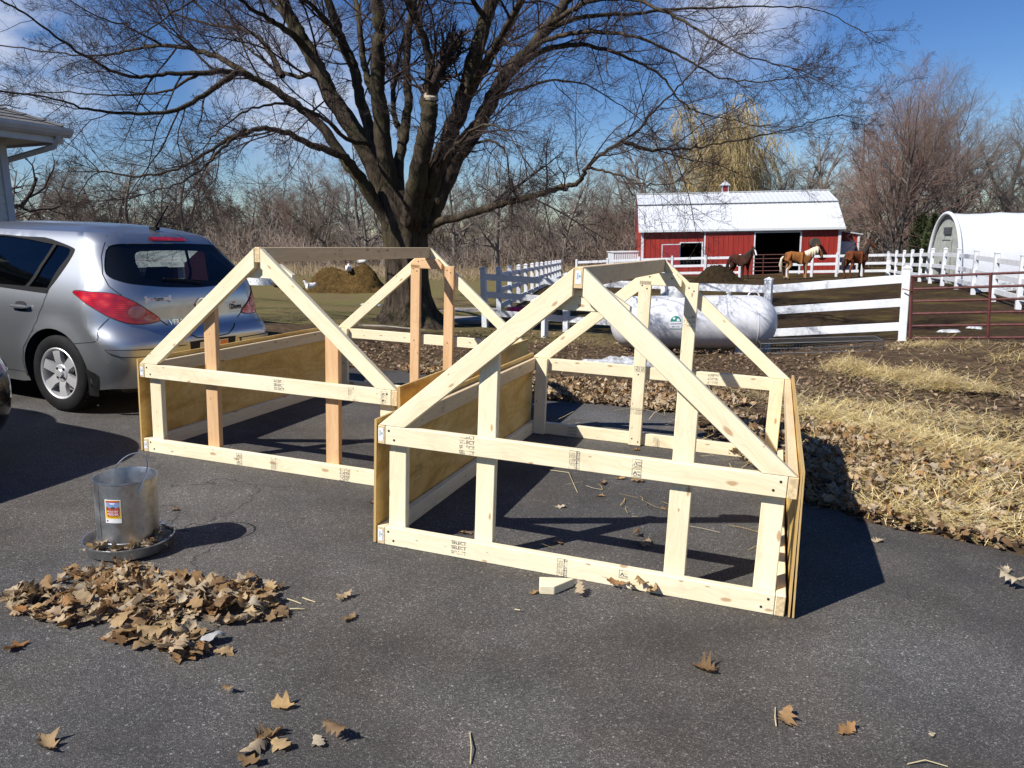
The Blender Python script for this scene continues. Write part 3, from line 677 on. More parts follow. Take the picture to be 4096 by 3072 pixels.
# ================================================================== poultry feeder
GALV = None
def galv():
    k = NM('galvanised_steel', (.62, .64, .65), .32, 1.0); v = k.coord(); n = k.noise(v, 9, 5, .6, .8); w = k.voro(v, 60, 'Color'); sp = k.node('ShaderNodeSeparateColor'); k.l.new(w, sp.inputs[0])
    k.color(k.mix(.35, k.ramp(n, (.3, (.42, .43, .44)), (.7, (.60, .61, .62))), k.ramp(sp.outputs[0], (0, (.36, .38, .39)), (1, (.68, .69, .70))))); k.rough(k.ramp(n, (.3, .30), (.7, .46))); return k.m
GALV = galv()
fp = drive_local(on_drive(520, 2190)); fm = T_DRIVE @ Matrix.Translation((fp.x, fp.y, .002)) @ Matrix.Rotation(rad(-31), 4, 'Z')
feeder = empty('poultry_feeder', fm, 'galvanised steel poultry feeder with a wire handle and yellow label', 'feeder')
mb = MB(); mb.lathe([(0, .004), (.168, .004), (.178, .010), (.190, .052), (.194, .056), (.194, .060), (.188, .060), (.175, .014), (.165, .010), (0, .010)], 72); mb.build('pan', GALV, feeder, sm=40)
mb = MB(); mb.lathe([(.130, .030), (.130, .045), (.1325, .047), (.1325, .052), (.130, .054), (.130, .061), (.1325, .063), (.1325, .068), (.130, .070), (.131, .338), (.1345, .341), (.1345, .346), (.130, .347), (.1285, .341), (.128, .03)], 72, closed=True)
mb.box(-.004, .004, -.1325, -.1300, .07, .338); mb.build('drum', GALV, feeder, sm=40)
mb = MB(); mb.lathe([(0, .012), (.105, .014), (.03, .12), (0, .13)], 24); mb.build('cone', GALV, feeder, sm=40)
hp = []
for i in range(21):
    a = math.pi * i / 20; hp.append((.134 * math.cos(a), .050 * math.sin(a) - .0, .322 + .125 * math.sin(a) ** .8))
hm = MB(); hm.tube([(.134, -.006, .300)] + hp + [(-.134, -.006, .300)], .0030, 6); hm.build('handle', plain('wire', (.6, .62, .64), .3, 1.0), feeder, Matrix.Rotation(rad(-7), 4, 'Z') @ Matrix.Translation((0, 0, .322)) @ Matrix.Rotation(rad(-14), 4, 'X') @ Matrix.Translation((0, 0, -.322)), sm=60)
def feeder_label():
    R0 = .1322; a0 = rad(-92 - 3); wA = .070 / R0; z0, z1 = .168, .276
    root = None
    def pt(u, v, r): a = a0 + (u - .5) * wA + rad(37); return (r * math.cos(a), r * math.sin(a), z0 + (z1 - z0) * v)
    def patch(mb, u0, u1, v0, v1, r, n=8, cut=None):
        vs = []; fs = []
        for i in range(n + 1):
            u = u0 + (u1 - u0) * i / n; vs += [pt(u, v0(u) if callable(v0) else v0, r), pt(u, v1(u) if callable(v1) else v1, r)]
        for i in range(n): fs.append((2 * i, 2 * i + 2, 2 * i + 3, 2 * i + 1))
        mb.add(vs, fs)
    cl = dict(white=(.80, .80, .78), yellow=(.75, .52, .02), red=(.50, .03, .02), sky=(.22, .32, .55), barn=(.50, .08, .04), dark=(.10, .07, .06), grey=(.4, .4, .4))
    ms = [NM('label_' + a, c, .35).m for a, c in cl.items()]; ix = {a: i for i, a in enumerate(cl)}
    mb = MB()
    def P(c, *a, **k): mb.cur = ix[c]; patch(mb, *a, **k)
    P('white', 0, 1, 0, 1, R0); P('yellow', .035, .965, .19, .965, R0 + .0003); P('red', .08, .92, .885, .945, R0 + .0006); P('sky', .10, .90, .52, .885, R0 + .0006)
    P('dark', .10, .90, .52, lambda u: .60 + .10 * abs(math.sin(7 * u + 1)), R0 + .0009, n=20); P('barn', .2, .86, .50, lambda u: .64 + .05 * math.sin(9 * u), R0 + .0012, n=20)
    P('red', .10, .90, .30, .52, R0 + .0006)
    P('white', .40, .60, .80, .86, R0 + .0009, n=4); P('white', .33, .67, .83, .86, R0 + .0009, n=4)
    for (txt, size, uc, vb, c) in (('POULTRY', .0115, .5, .462, 'white'), ('FEEDER', .0148, .5, .330, 'white'), ('30 Pound & 14" Pan', .0056, .5, .262, 'red')):
        V, F = text_mesh(txt, size, 'CENTER', bold=.0002); mb.cur = ix[c]
        mb.add([pt(uc + p.x / .070, vb + p.y / (z1 - z0), R0 + .0015) for p in V], F)
    mb.cur = ix['barn']; patch(mb, .08, .17, .06, .14, R0 + .0008, n=2)
    mb.build('paper_label', ms, feeder)
feeder_label()
# ================================================================== cars
def paint(name, lo, hi, rough=.3):
    k = NM(name, hi, rough, .88); v = k.coord(); n = k.noise(v, 900, 2); k.color(k.ramp(n, (.3, lo), (.7, hi))); k.put(k.b.inputs['Coat Weight'], .8); k.put(k.b.inputs['Coat Roughness'], .06); return k.m
SILVER = paint('silver_paint', (.37, .385, .40), (.50, .515, .53), .36); NAVY = paint('dark_blue_paint', (.006, .008, .016), (.015, .018, .03), .25)
RUBBER = plain('black_rubber', (.010, .010, .011), .75, var=.3, scale=14, bump=.2, spec=.2); TRIM = plain('black_trim', (.008, .008, .009), .65, var=.1, spec=.15); GAP = NM('panel_gap', (.012, .012, .014), .8).m
INTERIOR = plain('dark_upholstery', (.035, .034, .036), .85, var=.2); CHROME = NM('chrome', (.75, .76, .78), .12, 1.0).m; ALLOY = plain('alloy_wheel', (.70, .70, .71), .38, .6, var=.06)
def glass_mat(name, tint, refl=.12):
    k = NM(name); k.n.remove(k.b)
    t = k.node('ShaderNodeBsdfTransparent'); t.inputs[0].default_value = (*tint, 1); g = k.node('ShaderNodeBsdfGlossy'); g.inputs['Roughness'].default_value = .015; g.inputs[0].default_value = (.9, .93, .95, 1)
    lw = k.node('ShaderNodeLayerWeight'); lw.inputs[0].default_value = .5; fr = k.math('MULTIPLY_ADD', k.math('POWER', lw.outputs['Facing'], 5.0), .9); fr.node.inputs[2].default_value = .045; mx = k.node('ShaderNodeMixShader'); k.l.new(fr, mx.inputs[0]); k.l.new(t.outputs[0], mx.inputs[1]); k.l.new(g.outputs[0], mx.inputs[2]); k.l.new(mx.outputs[0], k.out.inputs[0]); return k.m
CAR_GLASS = glass_mat('tinted_glass', (.62, .66, .64))
def lamp_mat():
    k = NM('red_lens', (.42, .006, .008), .08, spec=.7); v = k.coord((1, 1, 1)); n = k.voro(k.coord((9, 9, 14)), 1.3); w = k.node('ShaderNodeTexWave', bands_direction='Z'); k.l.new(v, w.inputs[0]); w.inputs['Scale'].default_value = 22
    c = k.ramp(n, (.12, (.70, .045, .025)), (.4, (.56, .010, .010)), (.8, (.34, .002, .006)))
    k.color(k.mix(.4, c, k.ramp(w.outputs['Fac'], (.2, .55), (.8, 1.15)), 'MULTIPLY')); k.put(k.b.inputs['Coat Weight'], 1.0); k.put(k.b.inputs['Coat Roughness'], .03)
    k.bump(w.outputs['Fac'], .25, .004); return k.m
RED_LENS = lamp_mat(); CLEAR_LENS = NM('clear_lens', (.45, .16, .17), .1, spec=.7).m
TYRE_W = None

class Body:
    """Car shell given by its outline at every height; s runs round it from the rear centre (0) over the left corner (1..2) along the side to the front."""
    def __init__(s, rear, width, radius, front, fradius, wheels):
        s.r, s.w, s.R, s.f, s.fR, s.wh = [np.array(q, float).T for q in (rear, width, radius, front, fradius)] + [wheels]
    def _tab(s, t):
        x, y = t; d = np.gradient(y, x); z = s.zt; i = np.clip(np.searchsorted(x, z) - 1, 0, len(x) - 2); h = x[i + 1] - x[i]; u = np.clip((z - x[i]) / h, 0, 1)
        return (2*u**3-3*u**2+1) * y[i] + (u**3-2*u**2+u) * h * d[i] + (-2*u**3+3*u**2) * y[i + 1] + (u**3-u**2) * h * d[i + 1]
    def dims(s, z):
        if not hasattr(s, 'T'):
            s.zt = np.arange(0, 1.6, .001); s.T = np.stack([s._tab(t) for t in (s.r, s.w, s.R, s.f, s.fR)], 1).tolist()
        q = min(max(z, 0.0), 1.598) * 1000; i = int(q); u = q - i; A = s.T[i]; B = s.T[i + 1]
        return [A[k] + (B[k] - A[k]) * u for k in range(5)]
    def slen(s, z): r, w, R, f, fR = s.dims(z); return (f - fR) - (r + R + .05)
    def s_of_x(s, x, z): r, w, R, f, fR = s.dims(z); return 2 + x - (r + R + .05)
    def s_end(s, z): return 4 + s.slen(z)
    def P(s, t, z, side=1):
        r, w, R, f, fR = s.dims(z); L = (f - fR) - (r + R + .05)
        def bow(y): return .05 * (y / w) ** 2
        sgn = 1
        if t < 0: t = -t; sgn = -1
        if t <= 1: y = (w - R) * t; x = r + bow(y)
        elif t <= 2: a = (t - 1) * math.pi / 2; y = w - R + R * math.sin(a); x = r + R - R * math.cos(a) + bow(y)
        elif t <= 2 + L:
            y = w; x = r + R + .05 + (t - 2)
        elif t <= 3 + L: a = (t - 2 - L) * math.pi / 2; y = w - fR + fR * math.cos(a); x = f - fR + fR * math.sin(a)
        else: y = (w - fR) * max(0, 4 + L - t); x = f + .03 * (1 - (y / w) ** 2) - .03 * (1 - ((w - fR) / w) ** 2)
        if 1.2 < t < 2.9 + L:
            for (wx, wz) in s.wh:
                d = math.hypot(x - wx, z - wz)
                if d < .56 and z < .8: y += .020 * math.exp(-((d - .36) / .07) ** 2)
        return Vector((x, sgn * side * y, z))
    def N(s, t, z, side=1):
        e = .01; a = s.P(t + e, z, side) - s.P(t - e, z, side); b = s.P(t, z + e, side) - s.P(t, z - e, side); n = a.cross(b)
        if n.length < 1e-12: return Vector((-1, 0, 0))
        n.normalize(); c = Vector((2.1, 0, z)); p = s.P(t, z, side)
        return n if n.dot(p - Vector((min(max(p.x, 1.2), 3.0), 0, p.z - .02))) > 0 else -n
    def patch(s, outline, holes=(), off=0.0, side=1, ds=.07, dz=.05, thick=0.0, mirror_s=False):
        def dens(o):
            out = []
            for i in range(len(o)):
                a, b = o[i], o[(i + 1) % len(o)]; m = max(1, int(max(abs(a[0] - b[0]) / ds, abs(a[1] - b[1]) / dz) + .5))
                for j in range(m): out.append((a[0] + (b[0] - a[0]) * j / m, a[1] + (b[1] - a[1]) * j / m))
            return out
        polys = [dens(outline)] + [dens(h) for h in holes]; pts = []; faces = []
        for q in polys: faces.append(list(range(len(pts), len(pts) + len(q)))); pts += q
        xs = [q[0] for q in polys[0]]; zs = [q[1] for q in polys[0]]
        gx, gy = np.meshgrid(np.arange(min(xs) + ds * .5, max(xs), ds), np.arange(min(zs) + dz * .5, max(zs), dz)); gx, gy = gx.ravel(), gy.ravel()
        ok = inside(polys[0], gx, gy)
        for h in polys[1:]: ok &= ~inside(h, gx, gy)
        allp = np.array(pts)
        G = np.stack([gx[ok], gy[ok]], 1)
        if len(G):
            d = (((G[:, None] - allp[None]) / np.array([ds, dz])) ** 2).sum(-1).min(1); G = G[d > .12]
        v, e, f, *_ = delaunay_2d_cdt([Vector(p) for p in pts] + [Vector(p) for p in G.tolist()], [], faces, 2 if holes else 1, 1e-6)
        V = []; 
        for p in v:
            q = s.P(p[0], p[1], side)
            if off: q = q + s.N(p[0], p[1], side) * off
            V.append(q)
        F = []
        for q in f:
            q = list(q); n = (V[q[1]] - V[q[0]]).cross(V[q[2]] - V[q[0]]); c = v[q[0]]
            F.append(q if n.dot(s.N((v[q[0]][0] + v[q[1]][0] + v[q[2]][0]) / 3, (v[q[0]][1] + v[q[1]][1] + v[q[2]][1]) / 3, side)) >= 0 else q[::-1])
        return V, F
    def line(s, pts, w=.006, off=.0012, side=1):
        V = []; F = []; P = []
        for i in range(len(pts) - 1):
            m = max(1, int(max(abs(pts[i][0] - pts[i + 1][0]) / .04, abs(pts[i][1] - pts[i + 1][1]) / .04)))
            for j in range(m): P.append((pts[i][0] + (pts[i + 1][0] - pts[i][0]) * j / m, pts[i][1] + (pts[i + 1][1] - pts[i][1]) * j / m))
        P.append(pts[-1]); Q = [s.P(a, b, side) + s.N(a, b, side) * off for a, b in P]
        for i, q in enumerate(Q):
            d = (Q[min(i + 1, len(Q) - 1)] - Q[max(i - 1, 0)]).normalized(); c = d.cross(s.N(*P[i], side)).normalized() * (w / 2); V += [q - c, q + c]
        for i in range(len(Q) - 1): F.append((2 * i, 2 * i + 1, 2 * i + 3, 2 * i + 2))
        return V, F

def curve(pts, n=6, closed=True):
    """Catmull-Rom through 2-D points."""
    out = []; k = len(pts)
    for i in range(k if closed else k - 1):
        p = [pts[(i + d) % k] if closed else pts[min(max(i + d, 0), k - 1)] for d in (-1, 0, 1, 2)]
        for j in range(n):
            t = j / n; out.append(tuple(.5 * ((2 * p[1][a]) + (-p[0][a] + p[2][a]) * t + (2 * p[0][a] - 5 * p[1][a] + 4 * p[2][a] - p[3][a]) * t * t + (-p[0][a] + 3 * p[1][a] - 3 * p[2][a] + p[3][a]) * t ** 3) for a in (0, 1)))
    if not closed: out.append(tuple(pts[-1]))
    return out

def make_wheel(parent, x, y, zc, R=.315):
    sgn = 1 if y > 0 else -1
    mw = Matrix.Translation((x, y, zc)) @ Matrix.Rotation(0 if sgn > 0 else math.pi, 4, 'Z')
    w = bpy.data.objects.new('wheel', None); COL.objects.link(w); w.parent = parent; w.matrix_basis = mw
    mb = MB(); prof = [(.200, .088), (.212, .098), (.25, .104), (.285, .100), (.303, .088), (R, .070), (R, .03)]
    # local y points outwards
    pr = prof + [(r, -h) for r, h in prof[::-1]]
    mb.lathe(pr, 64, axis='Y')
    for k in range(44):
        a = 2 * math.pi * k / 44
        for o in (.06, .02, -.02, -.06):
            mb.box(-.012, .012, o - .017, o + .017, R - .006, R + .002, Matrix.Rotation(a + o * 3, 4, 'Y'))
    mb.build('tyre', RUBBER, w, sm=35)
    mb = MB(); mb.lathe([(.205, .090), (.208, .096), (.203, .099), (.192, .094), (.186, .07), (.178, .0), (.175, -.06)], 64, axis='Y')
    for k in range(6):
        a = 2 * math.pi * k / 6 + rad(8)
        mm = Matrix.Rotation(a, 4, 'Y')
        mb.add([(-.040, .070, .05), (.040, .070, .05), (.034, .086, .11), (-.034, .086, .11), (.043, .088, .192), (-.043, .088, .192),
                (-.036, .03, .05), (.036, .03, .05), (.032, .05, .11), (-.032, .05, .11), (.04, .06, .192), (-.04, .06, .192)],
               [(0, 1, 2, 3), (3, 2, 4, 5), (0, 3, 9, 6), (3, 5, 11, 9), (1, 7, 8, 2), (2, 8, 10, 4)], mm)
    mb.lathe([(.075, .03), (.075, .070), (.066, .079), (.033, .083), (.033, .090), (.028, .094), (0, .095)], 40, axis='Y')
    rim = mb.build('rim', ALLOY, w, sm=30)
    mb = MB()
    for k in range(4):
        a = 2 * math.pi * k / 4 + rad(45); mb.lathe([(.011, .07), (.011, .084), (0, .086)], 12, Matrix.Translation((.05 * math.cos(a), 0, .05 * math.sin(a))), axis='Y')
    mb.build('wheel_nuts', TRIM, w, sm=30)
    mb = MB(); mb.lathe([(0, -.03), (.15, -.03), (.15, -.035), (0, -.05)], 40, axis='Y'); mb.build('brake_disc', plain('brake', (.25, .22, .18), .5, .8), w)
    return w

def build_hatchback(place):
    root = empty('parked_car', place, 'silver hatchback car parked behind the left coop frame, rear towards the frames', 'car')
    b = Body([(.18, .12), (.28, .06), (.40, .02), (.52, 0), (.60, .0), (.645, .02), (.69, .075), (.76, .095), (.85, .10), (.95, .115), (1.02, .145), (1.10, .205), (1.22, .32), (1.33, .425), (1.40, .48), (1.43, .53)],
             [(.18, .79), (.28, .815), (.42, .838), (.60, .846), (.75, .845), (.88, .832), (.98, .805), (1.06, .775), (1.2, .705), (1.33, .635), (1.40, .595), (1.43, .56)],
             [(.18, .22), (.5, .27), (.66, .30), (.80, .34), (.95, .33), (1.05, .27), (1.2, .21), (1.35, .18), (1.43, .17)],
             [(.18, 4.18), (.3, 4.25), (.5, 4.29), (.66, 4.26), (.76, 4.15), (.86, 3.92), (.95, 3.50), (1.0, 3.26), (1.1, 3.10), (1.2, 2.95), (1.33, 2.70), (1.43, 2.46)],
             [(.18, .38), (.6, .48), (.8, .5), (.95, .42), (1.1, .3), (1.43, .25)], [(.77, .315), (3.37, .315)])
    sx = b.s_of_x
    # ---- openings
    rw = curve([(0, 1.0), (.55, 1.012), (1.0, 1.035), (1.32, 1.06), (1.56, 1.12), (1.50, 1.24), (1.36, 1.325), (1.0, 1.35), (0, 1.358)], 4, closed=False)   # rear window, left half
    rear_half = [(0, 1.345)] + [(0, 1.005)] + rw[1:-1]
    rear_half = [(0, 1.0)] + rw[1:-1] + [(0, 1.358)]
    sw = [(sx(x, z), z) for x, z in curve([(.86, .975), (.80, 1.12), (.745, 1.265), (.80, 1.305), (1.1, 1.345), (1.55, 1.372)], 5, False)] + [(sx(1.78, z), z) for z in (1.375, 1.2, .985)]
    fw = [(sx(1.88, .985), .985), (sx(1.88, 1.2), 1.2), (sx(1.88, 1.375), 1.375), (sx(2.3, 1.36), 1.36), (sx(2.62, 1.24), 1.24), (sx(2.9, 1.0), 1.0)]
    def front_s(z, y):       # front centre based
        w_, fR = b.dims(z)[1], b.dims(z)[4]; return b.s_end(z) - min(1, y / (w_ - fR))
    ws = [(b.s_end(z), z) for z in (1.03, 1.2, 1.39)] + [(b.s_end(z) - 1.15, z) for z in (1.39, 1.2, 1.03)]
    # ---- shell with wheel arches
    bot = [(0, .24), (1, .24), (1.7, .24)]
    def arch(wx, z0, R=.365):
        a0 = math.asin((z0 - .315) / R); pts = []
        for i in range(25):
            a = math.pi - a0 + (a0 * 2 - math.pi) * i / 24 if True else 0
            pts.append((wx + R * math.cos(a), .315 + R * math.sin(a)))
        return pts
    out = bot + [(sx(x, z), z) for x, z in arch(.77, .22)] + [(sx(x, .2), .2) for x in (1.25, 2.0, 2.9)] + [(sx(x, z), z) for x, z in arch(3.37, .22)] + [(b.s_end(.24) - .9, .24), (b.s_end(.24), .24)]
    out += [(b.s_end(z), z) for z in (.4, .55, .7, .8, .9, .97)] + [(b.s_end(1.03), 1.025)] + [(b.s_end(z), z) for z in (1.2, 1.395, 1.43)]
    out += [(b.s_end(1.43) - 1, 1.43), (b.s_end(1.43) - 2, 1.43), (2, 1.43), (1, 1.43), (0, 1.43)] + [(0, z) for z in (1.39, 1.358)]
    # the rear window half is part of the outline on the centre line
    out += [q for q in rear_half[::-1][1:]] + [(0, .9), (0, .7), (0, .5)]
    mb = MB()
    for sd in (1, -1): mb.add(*b.patch(out, [sw, fw], 0, sd, .075, .045))
    # roof
    zt = 1.43; ring = []
    se = b.s_end(zt)
    ss = list(np.linspace(0, 1, 9)) + list(np.linspace(1, 2, 9))[1:] + list(np.linspace(2, se - 2, 26))[1:] + list(np.linspace(se - 2, se, 12))[1:]
    half = [b.P(t, zt) for t in ss]; ring = half + [Vector((p.x, -p.y, p.z)) for p in half[-2:0:-1]]
    cx = 1.45; V = []; F = []; n = len(ring); m = 12
    for j in range(m + 1):
        t = j / m; e = 1 - (1 - t) ** 2.6
        for p in ring:
            q = Vector((p.x + (cx - p.x) * t, p.y * (1 - t), zt + .085 * e)); V.append(q)
    for j in range(m):
        for i in range(n):
            i2 = (i + 1) % n; F.append((j * n + i, j * n + i2, (j + 1) * n + i2, (j + 1) * n + i)[::-1])
    mb.add(V, F)
    body = mb.build('body', SILVER, root, sm=42)
    bmx = bmesh.new(); bmx.from_mesh(body.data); bmesh.ops.remove_doubles(bmx, verts=bmx.verts, dist=.0015); bmesh.ops.recalc_face_normals(bmx, faces=bmx.faces); bmx.to_mesh(body.data); bmx.free(); smooth(body.data, 48)
    # ---- glass, trims
    def piece(name, mat, items, sm=40, parent=root):
        q = MB()
        for it in items: q.add(*it)
        return q.build(name, mat, parent, sm=sm)
    piece('rear_window', CAR_GLASS, [b.patch(rear_half, (), -.004, sd) for sd in (1, -1)])
    for sd in (1, -1):
        piece('side_window', CAR_GLASS, [b.patch(sw, (), -.006, sd)]); piece('side_window', CAR_GLASS, [b.patch(fw, (), -.006, sd)])
        def grow(o, k):
            c = np.mean(np.array(o), 0); r = []
            for (a, z) in o: d = np.array([a - c[0], z - c[1]]); L = np.linalg.norm(d); r.append((a + d[0] / L * k, z + d[1] / L * k))
            return r
        piece('window_frame', TRIM, [b.patch(grow(sw, .030), [grow(sw, -.012)], .004, sd), b.patch(grow(fw, .03), [grow(fw, -.012)], .004, sd), b.line([(sx(1.11, .98), .975), (sx(1.02, 1.15), 1.15), (sx(.96, 1.335), 1.335)], .035, .003, sd)])
    piece('windscreen', CAR_GLASS, [b.patch(ws, (), .003, sd) for sd in (1, -1)])
    # dark ceramic border inside the rear glass
    inner = [(0, 1.05)] + curve([(0, 1.05), (.5, 1.06), (.80, 1.08), (.92, 1.12), (.86, 1.24), (.76, 1.29), (.5, 1.30), (0, 1.305)], 4, False)[1:]
    full = rear_half + [(-a, z) for a, z in rear_half[-2:0:-1]]
    q = MB()
    for sd in (1, -1):
        oo = [(0, 1.0)] + rear_half[1:-1] + [(0, 1.358)] + inner[::-1]
        q.add(*b.patch(oo, (), -.008, sd))
    q.build('window_border', TRIM, root)
    # ---- lamps
    tl = curve([(2.08, .975), (1.8, .982), (1.5, .972), (1.28, .92), (1.06, .84), (.86, .765), (1.05, .745), (1.28, .75), (1.48, .785), (1.74, .865)], 5)
    for sd in (1, -1):
        lamp = piece('tail_light', RED_LENS, [b.patch(tl, (), .007, sd, .05, .03)])
        rimq = MB(); rimq.add(*b.line(tl + tl[:1], .012, .005, sd)); rimq.build('lamp_seal', GAP, lamp)
        for (cs, cz, rs, rz_) in ((1.22, .835, .11, .048), (1.04, .788, .09, .025)):
            o2 = [(cs + rs * math.cos(a) + .05 * math.sin(a) * 0, cz + rz_ * math.sin(a)) for a in np.linspace(0, 2 * math.pi, 25)[:-1]]
            piece('reversing_lens', CLEAR_LENS, [b.patch(o2, (), .0095, sd, .04, .02)], parent=lamp)
    piece('brake_light', RED_LENS, [b.patch([(0, 1.378), (.42, 1.376), (.44, 1.388), (.42, 1.402), (0, 1.405)], (), .006, sd) for sd in (1, -1)])
    # ---- gaps and seams
    seams = []
    for sd in (1, -1):
        seams.append(b.line([(.86, .765), (.66, .70), (.42, .635), (.3, .60), (0, .59)], .009, .0015, sd))
        seams.append(b.line([(1.40, .965), (1.55, 1.03), (1.62, 1.12), (1.56, 1.25), (1.42, 1.35), (1.34, 1.41)], .007, .0015, sd))
        seams.append(b.line([(1.55, .79), (1.75, .69), (1.90, .62), (sx(.50, .585), .585), (sx(.60, .58), .58)], .006, .0015, sd))
        seams.append(b.line([(sx(.845, .965), .965), (sx(.885, .85), .85), (sx(.95, .72), .72), (sx(1.02, .62), .62), (sx(1.12, .50), .50), (sx(1.155, .38), .38), (sx(1.15, .25), .25)], .007, .0015, sd))
        seams.append(b.line([(sx(1.83, 1.38), 1.38), (sx(1.83, .98), .98), (sx(1.86, .5), .5), (sx(1.86, .26), .26)], .007, .0015, sd))
        seams.append(b.line([(sx(2.95, .98), .98), (sx(2.98, .5), .5), (sx(2.96, .26), .26)], .007, .0015, sd))
        seams.append(b.line([(sx(1.16, .29), .285), (sx(2.9, .29), .285)], .006, .0015, sd))
    seams += [b.line([(a, .43), (a + .01, .40)], .004, .001) for a in ()]
    for sm_ in seams: piece('panel_seam', GAP, [sm_], None)
    # bumper strip, plate recess, reflector lines
    for sd in (1, -1):
        piece('bumper_strip', TRIM if False else SILVER, [b.patch([(.55, .50), (1.55, .505), (1.72, .535), (1.78, .555), (.55, .55)], (), .010, sd, .05, .02)])
        piece('bumper_strip', GAP, [b.line([(.5, .497), (1.55, .500), (1.73, .528), (1.80, .557), (.5, .553)], .005, .006, sd)])
        piece('door_handle', SILVER, [b.patch(curve([(sx(1.02, .83), .835), (sx(1.10, .83), .842), (sx(1.22, .83), .842), (sx(1.24, .83), .828), (sx(1.22, .83), .814), (sx(1.06, .83), .815)], 4), (), .030, sd, .03, .01)])
        piece('handle_recess', GAP, [b.patch(curve([(sx(1.08, .83), .86), (sx(1.15, .83), .868), (sx(1.20, .83), .85), (sx(1.19, .83), .80), (sx(1.13, .83), .79), (sx(1.08, .83), .80)], 4), (), .004, sd, .03, .01)])
        hq = MB(); p0 = b.P(sx(1.03, .828), .828, sd); p1 = b.P(sx(1.23, .828), .828, sd)
        hq.tube([p0 + Vector((0, sd * .004, 0)), p0 + Vector((.01, sd * .024, 0)), p1 + Vector((-.01, sd * .024, 0)), p1 + Vector((0, sd * .004, 0))], .012, 8); hq.build('door_handle', SILVER, root, sm=40)
        piece('mud_flap', RUBBER, [b.patch([(sx(.30, .3), .17), (sx(.30, .34), .34), (sx(.43, .40), .40), (sx(.42, .3), .17)], (), .002, sd, .05, .05)])
    piece('plate_recess', GAP, [b.patch([(0, .445), (.40, .445), (.44, .575), (0, .58)], (), .0025, sd, .08, .04) for sd in (1, -1)])
    plate = MB(); 
    plate.add(*b.patch([(-.27, .455), (.27, .455), (.27, .562), (-.27, .562)], (), .006, 1, .1, .05)); pl = plate.build('number_plate', NM('plate', (.72, .68, .58), .4).m, root)
    piece('plate_band', NM('plate_orange', (.75, .22, .03), .4).m, [b.patch([(-.26, .50), (-.12, .50), (-.12, .555), (-.26, .555)], (), .0075, 1, .1, .05)], parent=pl)
    piece('under_grille', TRIM, [b.patch([(0, .24), (1.1, .24), (1.2, .30), (0, .30)], (), .002, sd) for sd in (1, -1)])
    # ---- badges and stickers on the tailgate
    def flat(V2, F, y0, z0, off=.004, sx_=1.0):
        off = off + .006; vs = []
        for p in V2:
            z = z0 + p[1]; y = y0 - p[0] * sx_; w_, R = b.dims(z)[1], b.dims(z)[2]; a = abs(y); t = a / (w_ - R) if a < w_ - R else 1 + math.asin(min(1, (a - (w_ - R)) / R)) / (math.pi / 2); t = math.copysign(t, y) if y else 0
            vs.append(b.P(t, z) + b.N(t, z) * off)
        return vs, F
    def badge(name, mat, V2, F, y0, z0, off=.004): q = MB(); q.add(*flat(V2, F, y0, z0, off)); return q.build(name, mat, root)
    badge('badge_lettering', CHROME, *text_mesh('VERSA', .058, 'LEFT', bold=.0015), .36, .715)
    badge('badge_lettering', GAP, *text_mesh('1.8 SL', .030, 'LEFT'), .34, .672)
    q = MB(); ringp = [(.055 * math.cos(a), .055 * math.sin(a)) for a in np.linspace(0, 2 * math.pi, 37)[:-1]]; ri = [(x * .84, y * .84) for x, y in ringp]
    Vr = ringp + ri; Fr = [(i, (i + 1) % 36, (i + 1) % 36 + 36, i + 36) for i in range(36)]
    badge('emblem', CHROME, *merge2([(Vr, Fr), rect2(-.068, .068, -.012, .012)]), 0.02, .86, .006)
    bone = curve([(-.085, .012), (-.10, .030), (-.118, .020), (-.112, .002), (-.120, -.016), (-.104, -.028), (-.086, -.012), (0, -.013), (.086, -.012), (.104, -.028), (.120, -.016), (.112, .002), (.118, .020), (.10, .030), (.085, .012), (0, .013)], 3)
    st = badge('bone_sticker', STICKER, bone, [tuple(range(len(bone)))], .43, .925, .003)
    for tx_ in (off2(text_mesh('I', .018), -.082, -.006), off2(text_mesh('My Australian', .016, bold=.0005), -.045, .001), off2(text_mesh('Cattle Dog', .016, bold=.0005), -.03, -.011)): q = MB(); q.add(*flat(*tx_, .43, .925, .005)); q.build('sticker_lettering', GAP, st)
    hrt = [(0, -.007), (.008, .002), (.005, .007), (0, .004), (-.005, .007), (-.008, .002)]
    q = MB(); q.add(*flat([(x - .062, y) for x, y in hrt], [(0, 1, 2, 3, 4, 5)], .43, .925, .005)); red = NM('sticker_red', (.5, .02, .03), .4).m; q.build('sticker_heart', red, st)
    sd_ = badge('dog_sticker', GAP, *text_mesh('Dogs', .062, 'CENTER', bold=.0025), -.37, .80, .004); q = MB(); q.add(*flat([(x * 1.3 - .02, y * 1.3 + .055) for x, y in hrt], [(0, 1, 2, 3, 4, 5)], -.37, .80, .004)); q.build('sticker_heart', red, sd_)
    # ---- aerial, wiper, inside
    q = MB(); q.box(-.03, .05, -.02, .02, 0, .03); q.tube([(0, 0, .025), (-.16, .0, .21)], [.010, .006], 6); q.build('aerial', TRIM, root, Matrix.Translation((.66, -.05, 1.462)))
    q = MB(); w0 = b.P(.05, 1.055) + b.N(.05, 1.055) * .02
    q.tube([b.P(t, z) + b.N(t, z) * .015 for t, z in ((-.1, 1.03), (.3, 1.06), (.62, 1.075))], .007, 6); q.build('wiper', TRIM, root)
    q = MB(); q.box(.25, 3.9, -.70, .70, .2, .42); q.box(.25, .95, -.68, .68, .42, .82)
    q.build('cabin_floor', INTERIOR, root)
